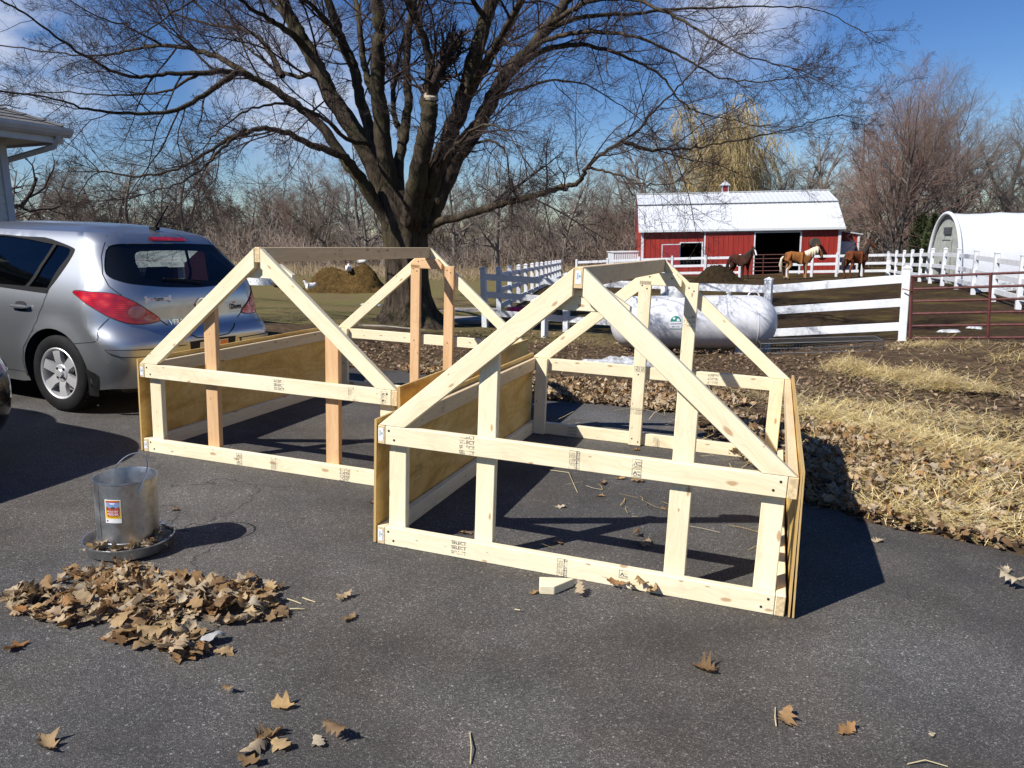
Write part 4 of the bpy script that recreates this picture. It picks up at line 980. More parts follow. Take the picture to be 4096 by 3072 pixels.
    def seat(x, y, w, tilt=.22, h=.62, z=.55):
        q = MB(); m = Matrix.Translation((x, y, z)) @ Matrix.Rotation(-tilt, 4, 'Y'); q.box(-.06, .07, -w / 2, w / 2, 0, h, m); q.box(-.05, .05, -.12, .12, h + .06, h + .22, m); q.box(-.01, .01, -.06, -.04, h - .02, h + .08, m); q.box(-.01, .01, .04, .06, h - .02, h + .08, m); q.box(.05, .5, -w / 2, w / 2, -.12, .06, Matrix.Translation((x, y, z)))
        q.build('seat', INTERIOR, root, sm=30, bev=.02)
    seat(1.10, .36, .50, h=.36); seat(1.10, -.36, .50, h=.36); seat(2.05, .36, .50); seat(2.05, -.36, .50)
    q = MB(); q.box(2.75, 3.2, -.65, .65, .6, .95); q.build('dashboard', INTERIOR, root, bev=.03)
    # wheel housings and underside
    q = MB()
    for wx in (.77, 3.37):
        for sd in (1, -1):
            Vv = []; Ff = []
            for i in range(21):
                a = math.pi * (i / 20) * 1.1 - .15
                for yy in (.60, .835): Vv.append((wx + .37 * math.cos(a), sd * yy, .315 + .37 * math.sin(a)))
            for i in range(20): Ff.append((2 * i, 2 * i + 1, 2 * i + 3, 2 * i + 2))
            q.add(Vv, Ff); q.box(wx - .4, wx + .4, sd * .56 - .02, sd * .56 + .02, .15, .69)
    q.box(.3, 4.0, -.62, .62, .17, .21)
    q.build('wheel_housing', GAP, root)
    for wx in (.77, 3.37):
        for sd in (1, -1): make_wheel(root, wx, sd * .735, .315)
    mir = MB()
    for sd in (1, -1): mir.lathe([(0, -.09), (.055, -.07), (.07, 0), (.055, .07), (0, .09)], 16, Matrix.Translation((2.72, sd * .92, 1.03)), axis='Y')
    mir.build('door_mirror', SILVER, root, sm=50)
    for sd in (1, -1): piece('headlight', NM('headlamp_lens', (.6, .62, .65), .08, spec=.8).m, [b.patch(curve([(b.s_end(.7) - 1.95, .70), (b.s_end(.7) - 1.3, .66), (b.s_end(.7) - 1.0, .70), (b.s_end(.7) - 1.35, .79), (b.s_end(.7) - 1.9, .82)], 4), (), .006, sd)])
    return root
_hd = Vector((-.9135, .4067, 0)); _lf = Vector((-.4067, -.9135, 0))
_wc = drive_local(on_drive(262, 1645)); _wc.z = 0
_or = _wc - _hd * .77 - _lf * .80
car_place = T_DRIVE @ cols(_hd, _lf, (0, 0, 1), _or) @ Matrix.Diagonal((1, 1, .975, 1))
build_hatchback(car_place)

def build_dark_car(place):
    root = empty('parked_car', place, 'dark blue car of which only the rounded front corner shows at the left edge', 'car')
    b = Body([(.18, .10), (.28, .03), (.40, .0), (.52, .0), (.60, .02), (.66, .07), (.71, .16), (.75, .32), (.80, .62), (.86, 1.02), (.92, 1.22), (1.1, 1.50), (1.3, 1.85), (1.40, 2.12)],
             [(.18, .78), (.28, .81), (.42, .83), (.60, .84), (.70, .835), (.80, .82), (.90, .79), (1.0, .75), (1.2, .67), (1.33, .60), (1.40, .55)],
             [(.18, .40), (.5, .46), (.68, .48), (.8, .42), (.92, .30), (1.2, .22), (1.40, .2)],
             [(.18, 4.25), (.4, 4.35), (.7, 4.36), (.9, 4.28), (1.1, 3.95), (1.3, 3.6), (1.40, 3.35)],
             [(.18, .30), (.6, .35), (.9, .3), (1.40, .25)], [(.85, .31), (3.45, .31)])
    sx = b.s_of_x
    out = [(0, .22), (1, .22), (sx(.85 - .36, .22), .22)]
    def arch(wx, R=.36):
        a0 = math.asin((.22 - .31) / R); return [(wx + R * math.cos(a), .31 + R * math.sin(a)) for a in np.linspace(math.pi - a0, a0, 22)]
    out = [(0, .22), (1, .22)] + [(sx(x, z), z) for x, z in arch(.85)] + [(sx(2.2, .2), .2)] + [(sx(x, z), z) for x, z in arch(3.45)] + [(b.s_end(.22) - 1, .22)]
    out += [(b.s_end(z), z) for z in (.22, .5, .8, 1.0, 1.2, 1.40)] + [(b.s_end(1.4) - 1, 1.4), (2, 1.4), (1, 1.4), (0, 1.4)] + [(0, z) for z in (1.25, 1.1, .95, .86, .8, .75, .7, .6, .4)]
    mb = MB()
    for sd in (1, -1): mb.add(*b.patch(out, (), 0, sd, .08, .04))
    zt = 1.40; se = b.s_end(zt); ss = list(np.linspace(0, 2, 15)) + list(np.linspace(2, se, 24))[1:]
    half = [b.P(t, zt) for t in ss]; ring = half + [Vector((p.x, -p.y, p.z)) for p in half[-2:0:-1]]; n = len(ring); V = []; F = []
    for j in range(9):
        t = j / 8
        for p in ring: V.append(Vector((p.x + (2.7 - p.x) * t, p.y * (1 - t), zt + .07 * (1 - (1 - t) ** 2.4))))
    for j in range(8):
        for i in range(n): F.append((j * n + i, (j + 1) * n + i, (j + 1) * n + (i + 1) % n, j * n + (i + 1) % n))
    mb.add(V, F); o = mb.build('body', NAVY, root, sm=45)
    bmx = bmesh.new(); bmx.from_mesh(o.data); bmesh.ops.remove_doubles(bmx, verts=bmx.verts, dist=.0015); bmesh.ops.recalc_face_normals(bmx, faces=bmx.faces); bmx.to_mesh(o.data); bmx.free(); smooth(o.data, 50)
    def piece(name, mat, items, parent=root):
        q = MB()
        for it in items: q.add(*it)
        return q.build(name, mat, parent, sm=40)
    piece('windscreen', TRIM, [b.patch([(0, .95), (1.0, .95), (1.2, 1.1), (1.1, 1.36), (0, 1.37)], (), .004, sd) for sd in (1, -1)])
    for sd in (1, -1):
        piece('side_window', TRIM, [b.patch([(sx(1.5, .95), .95), (sx(3.2, .95), .95), (sx(3.1, 1.33), 1.33), (sx(2.2, 1.34), 1.34)], (), .004, sd)])
        piece('headlight', NM('lamp_glass', (.30, .32, .34), .08, spec=.8).m, [b.patch(curve([(1.0, .60), (1.5, .58), (1.95, .64), (2.1, .70), (1.7, .70), (1.2, .67)], 5), (), .005, sd, .05, .03)])
        piece('marker_lamp', RED_LENS, [b.patch([(1.8, .47), (2.1, .475), (2.1, .51), (1.8, .505)], (), .005, sd, .05, .03)])
    for it_ in ([b.line([(0, .69), (.7, .69), (1.3, .73), (1.9, .79), (2.4, .86)], .008, .0015, sd) for sd in (1, -1)] + [b.line([(0, .40), (1.2, .40), (1.9, .42), (sx(.52, .44), .44)], .006, .0015, sd) for sd in (1, -1)]): piece('panel_seam', GAP, [it_])
    piece('grille', TRIM, [b.patch([(0, .28), (.9, .28), (.95, .38), (0, .38)], (), .003, sd) for sd in (1, -1)])
    q = MB()
    for wx in (.85, 3.45):
        for sd in (1, -1): q.box(wx - .37, wx + .37, sd * .55 - .02, sd * .55 + .02, .15, .66)
    q.box(.3, 4.1, -.6, .6, .17, .22); q.build('underside', GAP, root)
    for wx in (.85, 3.45):
        for sd in (1, -1): make_wheel(root, wx, sd * .73, .31)
# the car faces the frames: local x runs from its nose back to its tail
_nd = Vector((-.955, .297, 0)).normalized(); _yl = Vector((-_nd.y, _nd.x, 0))
_nose = drive_local(Vector((-3.05, 4.43, .15))); _nose.z = 0
_o2 = _nose - _yl * -.62 * 1 - _nd * .12
build_dark_car(T_DRIVE @ cols(_nd, _yl, (0, 0, 1), _o2))
# ================================================================== white fences
def vinyl():
    k = NM('white_vinyl', (.7, .71, .74), .45); n = k.noise(k.coord(which='Position'), 3.5, 6, .7); n2 = k.noise(k.coord(which='Position'), 26, 4, .7); k.color(k.mix(k.ramp(n2, (.5, 0.0), (.8, .35)), k.ramp(n, (.3, (.58, .59, .60)), (.6, (.71, .72, .75))), (.42, .40, .36))); return k.m
VINYL = vinyl()
_fm = {}
def post_mesh(h):
    k = round(h, 2)
    if k not in _fm:
        a = MB(); a.box(-.064, .064, -.064, .064, -.25, h); pm = a.mesh('post', None, .006); pm.materials.append(VINYL)
        c = MB(); s = .074; c.box(-s, s, -s, s, h, h + .022); c.add([(-s, -s, h + .022), (s, -s, h + .022), (s, s, h + .022), (-s, s, h + .022), (0, 0, h + .062)], [(0, 1, 4), (1, 2, 4), (2, 3, 4), (3, 0, 4)])
        cm = c.mesh('cap'); cm.materials.append(VINYL); _fm[k] = (pm, cm)
    return _fm[k]
def fence(label, pts, h=1.30, rails=(.27, .66, 1.06), rh=.145, lean=0.0, group=None, seed=1, bases=None):
    """Posts stand at pts (x, y); three rails run between them."""
    r = random.Random(seed); base = [Vector((x, y, gz1(x, y) if bases is None else bases[i])) for i, (x, y) in enumerate(pts)]
    root = empty('white_fence', base[0].copy(), label, 'fence', group); o = base[0]; pm, cm = post_mesh(h); tops = []
    for i, p in enumerate(base):
        d = (base[min(i + 1, len(base) - 1)] - base[max(i - 1, 0)]); a = math.atan2(d.y, d.x)
        m = Matrix.Translation(p - o) @ Matrix.Rotation(a, 4, 'Z') @ Matrix.Rotation(r.uniform(-.012, .012) + lean, 4, 'Y') @ Matrix.Rotation(r.uniform(-.012, .012), 4, 'X')
        po = link('post', pm, root, m); link('cap', cm, po); tops.append(m)
    for i in range(len(base) - 1):
        for k, z in enumerate(rails):
            A = tops[i] @ Vector((0, 0, z)); B = tops[i + 1] @ Vector((0, 0, z)); d = B - A; L = d.length; x = d.normalized(); y = Vector((0, 0, 1)).cross(x).normalized(); zz = x.cross(y)
            mb = MB(); mb.box(.062, L - .062, -.020, .020, -rh / 2, rh / 2); mb.build('rail', VINYL, root, cols(x, y, zz, A), bev=.004)
    return root
NEAR = [at(1940, 1300, 17.8), at(2265, 1328, 17.3), at(2655, 1362, 15.6), at(3062, 1395, 14.3), at(3607, 1373, 13.2)]
fence('near white rail fence running behind the gas tank to the red gate', [(p.x, p.y) for p in NEAR], bases=[p.z for p in NEAR], rails=(.30, .72, 1.13))
_e2 = Vector((.33, .944, 0)).normalized()
RF = [Vector((13.02, 19.4, 0)) + _e2 * 2.44 * i for i in range(-3, 11)]
fence('white rail fence running away beside the white tunnel house', [(p.x, p.y) for p in RF], h=1.36, rails=(.30, .72, 1.16), seed=4)
LF = [Vector((-.6, 17.8, 0)).lerp(Vector((3.15, 48, 0)), i / 13) for i in range(1, 14)]
fence('white rail fence running from the big tree back to the woods', [(p.x, p.y) for p in LF], rails=(.30, .72, 1.12), seed=5, bases=[-.55 + (gz1(3.15, 48) + .55) * i / 13 for i in range(1, 14)])
BF0, BF1 = LF[-1], RF[-1]
def back_pt(t): return BF0.lerp(BF1, t)
G0, G1 = .575, .715
fence('white rail fence in front of the barn, left of its gate', [(back_pt(t).x, back_pt(t).y) for t in np.linspace(0.055, G0, 6)], seed=6, rails=(.30, .72, 1.16))
fence('white rail fence in front of the barn, right of its gate', [(back_pt(t).x, back_pt(t).y) for t in np.linspace(G1, .995, 5)], seed=7, rails=(.30, .72, 1.16))
# wire mesh behind the back fence
def mesh_wire(name, label, A, B, h, step, mat, cat, rr=.006):
    root = MB(); L = (B - A).length; n = int(L / step)
    for i in range(n + 1):
        p = A.lerp(B, i / n); root.tube([p, p + Vector((0, 0, h))], rr, 3, False)
    for j in range(int(h / step) + 1): root.tube([A + Vector((0, 0, j * step)), B + Vector((0, 0, j * step))], rr, 3, False)
    o = root.build(name, mat); tag(o, label, cat); return o
WIRE = plain('grey_wire', (.16, .16, .16), .5, .8)
_a = back_pt(0.02); _b = back_pt(G0); mesh_wire('wire_mesh', 'grey wire mesh stretched behind the rails left of the barn gate', Vector((_a.x, _a.y + .06, gz1(_a.x, _a.y))), Vector((_b.x, _b.y + .06, gz1(_b.x, _b.y))), 1.1, .2, WIRE, 'wire mesh')

# ================================================================== red pipe gates
RUST = plain('red_gate_paint', (.105, .026, .022), .5, var=.35, scale=20)
def gate(label, A, B, h, rails, uprights, z0=.10, r=.021):
    root = empty('pipe_gate', A, label, 'gate'); d = B - A; L = d.length; x = d.normalized(); y = Vector((0, 0, 1)).cross(x).normalized(); zz = x.cross(y); M = cols(x, y, zz)
    for k in range(rails):
        z = z0 + (h - z0) * k / (rails - 1); mb = MB(); mb.tube([(.0, 0, z), (L, 0, z)], r, 8); mb.build('rail', RUST, root, M, sm=40)
    for u in uprights:
        mb = MB(); mb.tube([(L * u, -.012, z0 - .02), (L * u, -.012, h + .01)], r * 1.15, 8); mb.build('upright', RUST, root, M, sm=40)
    return root
gA = at(3640, 1366, 13.05); gB = at(4420, 1362, 11.9)
gate('long dark red pipe gate beside the near white fence', Vector((gA.x, gA.y, gA.z)), Vector((gB.x, gB.y, gB.z)), 1.12, 6, (.0, .42, .85, 1.0), z0=.06)
cm_ = MB(); cp_ = at(3632, 1160, 13.1)
cm_.tube([cp_ + Vector((-.09, .02, .02)), cp_ + Vector((-.02, -.08, 0)), cp_ + Vector((.08, -.06, -.02)), cp_ + Vector((.13, .02, -.03))], .010, 6); o = cm_.build('gate_chain', plain('rusty_chain', (.25, .12, .06), .6, .5)); tag(o, 'rusty chain tied round the white end post of the near fence', 'chain')
ga, gb = back_pt(G0 + .004), back_pt(G1 - .004)
gate('red pipe gate in front of the open barn doorway', Vector((ga.x, ga.y, gz1(ga.x, ga.y))), Vector((gb.x, gb.y, gz1(gb.x, gb.y))), 1.3, 6, (0, .5, 1.0), .15, .024)

# ================================================================== gas tank
def tank_mat():
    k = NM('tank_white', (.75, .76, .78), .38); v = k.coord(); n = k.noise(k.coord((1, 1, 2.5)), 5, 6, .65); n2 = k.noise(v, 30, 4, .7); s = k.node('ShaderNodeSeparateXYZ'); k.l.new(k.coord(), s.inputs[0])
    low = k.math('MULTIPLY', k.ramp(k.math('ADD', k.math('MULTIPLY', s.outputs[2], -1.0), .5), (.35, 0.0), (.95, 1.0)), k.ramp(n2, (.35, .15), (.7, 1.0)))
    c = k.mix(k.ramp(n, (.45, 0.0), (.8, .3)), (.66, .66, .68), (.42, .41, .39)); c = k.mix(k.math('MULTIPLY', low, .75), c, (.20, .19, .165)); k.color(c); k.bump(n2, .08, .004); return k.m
TANKW = tank_mat(); CONC = plain('concrete', (.30, .29, .27), .9, var=.2, scale=12, bump=.3); LIDG = plain('dome_grey', (.52, .53, .54), .5)
tk = at(2770, 1289, 13.6); tg = gz1(tk.x, tk.y)
TANK = empty('gas_tank', Matrix.Translation(tk) @ Matrix.Rotation(rad(-7), 4, 'Z'), 'large white gas tank lying behind the near coop frame', 'gas tank')
TR, TL = .475, 2.94
prof = []
for i in range(13): a = math.pi / 2 * i / 12; prof.append((TR * math.sin(a), -TL / 2 + .40 - .40 * math.cos(a)))
prof += [(TR, x) for x in np.linspace(-TL / 2 + .45, TL / 2 - .45, 9)]
for i in range(13): a = math.pi / 2 * (1 - i / 12); prof.append((TR * math.sin(a), TL / 2 - .40 + .40 * math.cos(a)))
RX = cols((0, 0, 1), (0, 1, 0), (-1, 0, 0))
mb = MB(); mb.lathe(prof, 56, cols((0, 1, 0), (0, 0, 1), (1, 0, 0))); mb.build('shell', TANKW, TANK, sm=40)
for x in (-TL / 2 + .40, TL / 2 - .40):
    mb = MB(); mb.lathe([(TR - .002, x - .012), (TR + .004, x - .008), (TR + .004, x + .008), (TR - .002, x + .012)], 56, cols((0, 1, 0), (0, 0, 1), (1, 0, 0))); mb.build('weld_seam', TANKW, TANK, sm=50)
mb = MB(); mb.lathe([(.16, .42), (.165, .50), (.16, .57), (.13, .62), (.07, .645), (0, .65)], 32); mb.build('dome_lid', LIDG, TANK, Matrix.Translation((-.27, 0, 0)), sm=45)
for x in (-1.15, .62):
    mb = MB(); mb.lathe([(.035, .45), (.035, .52), (.05, .52), (.05, .55), (0, .56)], 16); mb.build('valve_cap', LIDG, TANK, Matrix.Translation((x, 0, 0)), sm=40)
mb = MB(); mb.tube([(1.05 + .10 * math.cos(a), 0, .44 + .11 * math.sin(a)) for a in np.linspace(.1, math.pi - .1, 12)], .013, 8); mb.build('lifting_eye', TANKW, TANK, sm=40)
mb = MB(); mb.tube([(-1.25 + .10 * math.cos(a), 0, .44 + .11 * math.sin(a)) for a in np.linspace(.1, math.pi - .1, 12)], .013, 8); mb.build('lifting_eye', TANKW, TANK, sm=40)
for x in (-.9, .80):
    mb = MB(); mb.box(x - .07, x + .07, -.22, .22, -.63, -.42); mb.build('foot', TANKW, TANK)
    mb = MB(); mb.box(x - .26, x + .26, -.35, .35, -.70, -.63); mb.build('concrete_pad', CONC, TANK, bev=.01)
mb = MB(); mb.box(-TL / 2 + .55, TL / 2 - .5, -.012, .012, TR - .001, TR + .004); mb.build('top_strip', TANKW, TANK)
def tank_decal():
    ms = [STICKER, NM('decal_green', (.01, .20, .14), .5).m, NM('decal_ink', (.06, .08, .09), .5).m]; mb = MB(); cx, cz, w, h = -.34, .08, .30, .30; r = TR + .0025; q = .68
    def pt(x, z, e=0):
        x *= q; z = .05 + (z - .05) * q; a = math.asin(max(-1, min(1, z / TR))); return (cx + x, -(r + e) * math.cos(a), (r + e) * math.sin(a))
    def poly(o, e):
        n = len(o); z0, z1 = min(p[1] for p in o), max(p[1] for p in o); m = max(1, int((z1 - z0) / .012)); vs = []
        for i in range(m + 1):
            z = min(max(z0 + (z1 - z0) * i / m, z0 + 1e-6), z1 - 1e-6); xs = []
            for j in range(n):
                (xa, za), (xb, zb) = o[j], o[(j + 1) % n]
                if (za - z) * (zb - z) <= 0 and za != zb: xs.append(xa + (xb - xa) * (z - za) / (zb - za))
            vs += [pt(min(xs), z, e), pt(max(xs), z, e)]
        mb.add(vs, [(2 * i, 2 * i + 1, 2 * i + 3, 2 * i + 2) for i in range(m)])
    arch = [(-w / 2, cz - .20)] + [(w / 2, cz - .20), (w / 2, cz - .02)] + [(w / 2 * math.cos(a), cz - .02 + .17 * math.sin(a)) for a in np.linspace(.1, math.pi - .1, 14)] + [(-w / 2, cz - .02)]
    poly(arch, 0); mb.cur = 1
    gr = [(w / 2 * .92, cz - .01)] + [(w / 2 * .92 * math.cos(a), cz - .01 + .145 * math.sin(a)) for a in np.linspace(.1, math.pi - .1, 14)] + [(-w / 2 * .92, cz - .01)]; poly(gr, .0008)
    poly([(-w / 2, cz - .20), (w / 2, cz - .20), (w / 2, cz - .185), (-w / 2, cz - .185)], .0008)
    mb.cur = 0; poly([(-.045 + .03 * math.cos(a), cz + .07 + .03 * math.sin(a)) for a in np.linspace(0, 6.28, 13)[:-1]], .0016); poly([(.02, cz + .0), (.10, cz + .0), (.09, cz + .055), (.06, cz + .075), (.03, cz + .05)], .0016)
    mb.cur = 2
    for s, z, sz in (('COUNTRY', cz - .085, .062), ('GAS CO.', cz - .155, .058)):
        V, F = text_mesh(s, sz, 'CENTER', bold=.0015); mb.add([pt(p.x * .92, z + p.y, .0016) for p in V], F)
    mb.build('decal', ms, TANK)
tank_decal()

# ================================================================== house corner at the left edge
SIDING = plain('grey_siding', (.60, .59, .54), .6, var=.06); HTRIM = plain('painted_trim', (.50, .52, .56), .5, var=.06); SHINGLE = plain('grey_shingle', (.16, .155, .15), .9, var=.3, scale=25, bump=.4)
GUTTER = plain('white_gutter', (.55, .55, .54), .45, var=.08); SOFFIT = plain('soffit', (.45, .44, .40), .6)
hc = at(36, 760, 10.0); hgz = gz1(hc.x, hc.y)
HM = Matrix.Translation((hc.x, hc.y, hgz)) @ Matrix.Rotation(math.atan2(.944, .33), 4, 'Z')      # local x runs along the wall away from the camera, y to the left
HOUSE = empty('house', HM, 'grey sided house with white gutter, only its corner showing at the left', 'house')
eave = at(72, 590, 10.0).z - hgz + .09
mb = MB(); mb.box(-9, -.02, .02, 6, -.4, eave); mb.build('wall', SIDING, HOUSE)
me = None
for i in range(int((eave + .1) / .105)):
    z = -.1 + i * .105
    if z > eave - .1: break
    mb = MB(); mb.add([(-9, -.012, z), (-.05, -.012, z), (-.05, .0, z + .105), (-9, .0, z + .105), (-9, .02, z), (-.05, .02, z)], [(0, 1, 2, 3), (4, 5, 1, 0)])
    if me is None: me = mb.mesh('siding_board'); me.materials.append(SIDING); o = link('siding_board', me, HOUSE)
    else:
        o = link('siding_board', me, HOUSE, Matrix.Translation((0, 0, i * .105)))
mb = MB(); mb.box(-.075, .02, -.03, .0, -.2, eave); mb.box(-.02, .02, .0, .11, -.2, eave); mb.build('corner_trim', HTRIM, HOUSE)
ov = .50; el = .42
mb = MB(); mb.box(-9, el, -ov, .3, eave, eave + .02); mb.box(0, el, .3, 6, eave, eave + .02); mb.build('soffit', SOFFIT, HOUSE)
mb = MB(); mb.box(-9, el + .02, -ov - .02, -ov, eave - .03, eave + .17); mb.box(el, el + .02, -ov, 6, eave - .03, eave + .17); mb.build('fascia', GUTTER, HOUSE)
mb = MB(); gp_ = [(-ov - .022, eave + .05), (-ov - .06, eave + .05), (-ov - .10, eave + .085), (-ov - .125, eave + .13), (-ov - .125, eave + .165), (-ov - .11, eave + .165), (-ov - .022, eave + .16)]
mb.add([(x, y, z) for x in (-9, el + .10) for y, z in gp_], [tuple(range(7)), tuple(range(13, 6, -1))] + [(i, (i + 1) % 7, (i + 1) % 7 + 7, i + 7) for i in range(7)]); mb.build('gutter', GUTTER, HOUSE)
mb = MB(); mb.tube([(el - .08, -ov - .07, eave + .06), (el - .10, -ov + .02, eave - .07), (.06, .20, eave - .26), (.05, .30, eave - .36), (.05, .30, -.1)], .038, 8); mb.build('downspout', GUTTER, HOUSE, sm=40)
# hipped roof: courses of shingles on the slope facing the drive, and the far hip slope
pitch_ = .42; rise = lambda d: eave + .17 + d * pitch_
NC = 34; cw_ = .145
for c in range(NC):
    d0 = c * cw_; d1 = d0 + cw_ + .01; mb = MB(); zz0 = rise(d0) + .012; zz1 = rise(d1)
    mb.add([(-9, -ov - .05 + d0, zz0), (el + .05 - d0, -ov - .05 + d0, zz0), (el + .05 - d1, -ov - .05 + d1, zz1), (-9, -ov - .05 + d1, zz1), (-9, -ov - .05 + d0, zz0 - .014), (el + .05 - d0, -ov - .05 + d0, zz0 - .014)], [(0, 1, 2, 3), (4, 5, 1, 0)])
    mb.add([(el + .05 - d0, -ov - .05 + d0, zz0), (el + .05 - d0, 6, zz0), (el + .05 - d1, 6, zz1), (el + .05 - d1, -ov - .05 + d1, zz1)], [(0, 1, 2, 3)]); mb.build('shingle_course', SHINGLE, HOUSE)
mb = MB()
for c in range(NC - 1):
    d0 = c * cw_; d1 = d0 + .21; a = (el + .05 - d0, -ov - .05 + d0, rise(d0) + .02); b = (el + .05 - d1, -ov - .05 + d1, rise(d1) + .008); s = .07
    mb.add([(a[0] - s, a[1], a[2]), (a[0] + .0, a[1] - .0, a[2] + .02), (a[0], a[1] + s, a[2]), (b[0] - s, b[1], b[2]), (b[0], b[1], b[2] + .02), (b[0], b[1] + s, b[2])], [(0, 1, 4, 3), (1, 2, 5, 4)])
mb.build('hip_cap', SHINGLE, HOUSE)

# ================================================================== barn
def barn_red():
    k = NM('barn_red_steel', (.30, .028, .018), .5); n = k.noise(k.coord((1, 1, .25)), 3, 5); k.color(k.ramp(n, (.3, (.26, .022, .015)), (.7, (.36, .036, .022)))); return k.m
BRED = barn_red(); BDOOR = plain('door_red', (.30, .03, .035), .55); ROOFW = plain('roof_white_steel', (.56, .58, .61), .35, var=.04); BTRIM = plain('barn_white_trim', (.66, .68, .70), .5, var=.06); BINT = plain('barn_interior', (.05, .042, .035), .9); DARKTRIM = plain('roof_break', (.10, .11, .12), .6)
byaw = rad(-7.0); b0 = at(2563, 1098, 49.4); bgz = gz1(b0.x, b0.y) - .1
bx = Vector((math.cos(byaw), math.sin(byaw), 0)); by = Vector((-math.sin(byaw), math.cos(byaw), 0))
# width so that the right corner falls on u = 3361
_r = ray(3361, 1000); BWID = float((_r[0] * b0.y - b0.x) / (bx.x - _r[0] * bx.y)); BDEP = 8.2
BARN = empty('barn', cols(bx, by, (0, 0, 1), (b0.x, b0.y, bgz)), 'red metal barn with white gambrel roof and cupola', 'barn')
def bz(u, v, xl): p = b0 + bx * xl; return at(u, v, p.y).z - bgz
EV = bz(2567, 916, 0)
def bxl(u, v=1000): r = ray(u, v); return float((r[0] * b0.y - b0.x) / (bx.x - r[0] * bx.y))
ZB = bz(2563, 816, .6) ; ZR = None
# front wall with openings: window (with an opened shutter) and the big doorway
wx0, wx1 = bxl(2722), bxl(2806); wz1 = bz(2760, 972, (wx0 + wx1) / 2); wz0 = bz(2760, 1060, (wx0 + wx1) / 2)
dx0, dx1 = bxl(3017), bxl(3198); dz1 = bz(3100, 931, (dx0 + dx1) / 2)
def wall_rect(mb, x0, x1, z0, z1): mb.box(x0, x1, 0, .04, z0, z1)
mb = MB(); wall_rect(mb, 0, wx0, -.3, EV); wall_rect(mb, wx0, wx1, wz1, EV); wall_rect(mb, wx0, wx1, -.3, wz0); wall_rect(mb, wx1, dx0, -.3, EV); wall_rect(mb, dx0, dx1, dz1, EV); wall_rect(mb, dx1, BWID, -.3, EV)
gam = [(-.0, EV), (0, -.3), (BDEP, -.3), (BDEP, EV)]
brk = (BDEP * .22, ZB); 
RZ = bz(2568, 763, 1.2); rid = (BDEP / 2, EV + (ZB - EV) * 1.52)
mb2 = [(0.0, -.3), (BDEP, -.3), (BDEP, EV), (BDEP - brk[0], ZB), (BDEP / 2, rid[1]), (brk[0], ZB), (0, EV)]
for x in (0, BWID - .04): mb.add([(x, y, z) for y, z in mb2] + [(x + .04, y, z) for y, z in mb2], [tuple(range(6, -1, -1)), tuple(range(7, 14))] + [(i, (i + 1) % 7, (i + 1) % 7 + 7, i + 7) for i in range(7)])
mb.box(0, BWID, BDEP - .04, BDEP, -.3, EV); mb.build('wall', BRED, BARN)
mb = MB(); mb.box(.05, BWID - .05, .1, BDEP - .05, -.28, -.2); mb.box(dx0 - .3, dx0 - .2, .1, BDEP - .1, -.2, EV); mb.box(dx1 + .6, dx1 + .7, .1, BDEP - .1, -.2, EV); mb.box(.1, BWID - .1, BDEP - .25, BDEP - .1, -.2, EV); mb.box(.05, BWID - .05, .06, BDEP - .06, EV - .06, EV - .02); mb.build('interior', BINT, BARN)
# standing ribs of the wall sheets, each a part
rib = MB(); rib.prism([(-.022, 0), (.022, 0), (.010, -.022), (-.010, -.022)], 0, 1); 
rv = [(x, z, y) for x, z, y in [(-.022, 0, 0), (-.010, -.022, 0), (.010, -.022, 0), (.022, 0, 0), (-.022, 0, 1), (-.010, -.022, 1), (.010, -.022, 1), (.022, 0, 1)]]
rm = bpy.data.meshes.new('wall_rib'); rm.from_pydata([(a, b_, c) for a, b_, c in rv], [], [(0, 1, 5, 4), (1, 2, 6, 5), (2, 3, 7, 6)]); rm.materials.append(BRED)
x = .25
while x < BWID:
    segs = [(-.2, EV - .02)]
    if wx0 - .1 < x < wx1 + .1: segs = [(-.2, wz0 - .06), (wz1 + .06, EV - .02)]
    if dx0 - .05 < x < dx1 + .05: segs = [(dz1 + .22, EV - .02)]
    for z0, z1 in segs:
        link('wall_rib', rm, BARN, Matrix.Translation((x, 0, z0)) @ Matrix.Diagonal((1, 1, z1 - z0, 1)))
    x += .305
# roof: two slopes in front, two behind; ribbed sheets
oh = .18; e0 = (-.22, EV - .10); pts_ = [e0, (brk[0], ZB), rid_ := (BDEP / 2, rid[1])]
def slope(name, p, q, parent):
    mb = MB(); mb.add([(-oh, p[0], p[1]), (BWID + oh, p[0], p[1]), (BWID + oh, q[0], q[1]), (-oh, q[0], q[1]), (-oh, p[0], p[1] - .05), (BWID + oh, p[0], p[1] - .05), (BWID + oh, q[0], q[1] - .05), (-oh, q[0], q[1] - .05)],
                      [(0, 1, 2, 3), (7, 6, 5, 4), (0, 4, 5, 1), (1, 5, 6, 2), (2, 6, 7, 3), (3, 7, 4, 0)]); o = mb.build(name, ROOFW, parent)
    d = Vector((0, q[0] - p[0], q[1] - p[1])); L = d.length; yy = d.normalized(); nn = Vector((1, 0, 0)).cross(yy)
    r_ = bpy.data.meshes.new('roof_rib'); r_.from_pydata([(-.03, 0, 0), (-.012, 0, .03), (.012, 0, .03), (.03, 0, 0), (-.03, L, 0), (-.012, L, .03), (.012, L, .03), (.03, L, 0)], [], [(0, 1, 5, 4), (1, 2, 6, 5), (2, 3, 7, 6), (0, 3, 2, 1)]); r_.materials.append(ROOFW)
    xx = -oh + .05
    while xx < BWID + oh: link('roof_rib', r_, o, cols((1, 0, 0), yy, nn, (xx, p[0], p[1]))); xx += .305
    return o
slope('roof', e0, (brk[0] + .02, ZB + .06), BARN); slope('roof', (brk[0] - .16, ZB + .03), rid_, BARN)
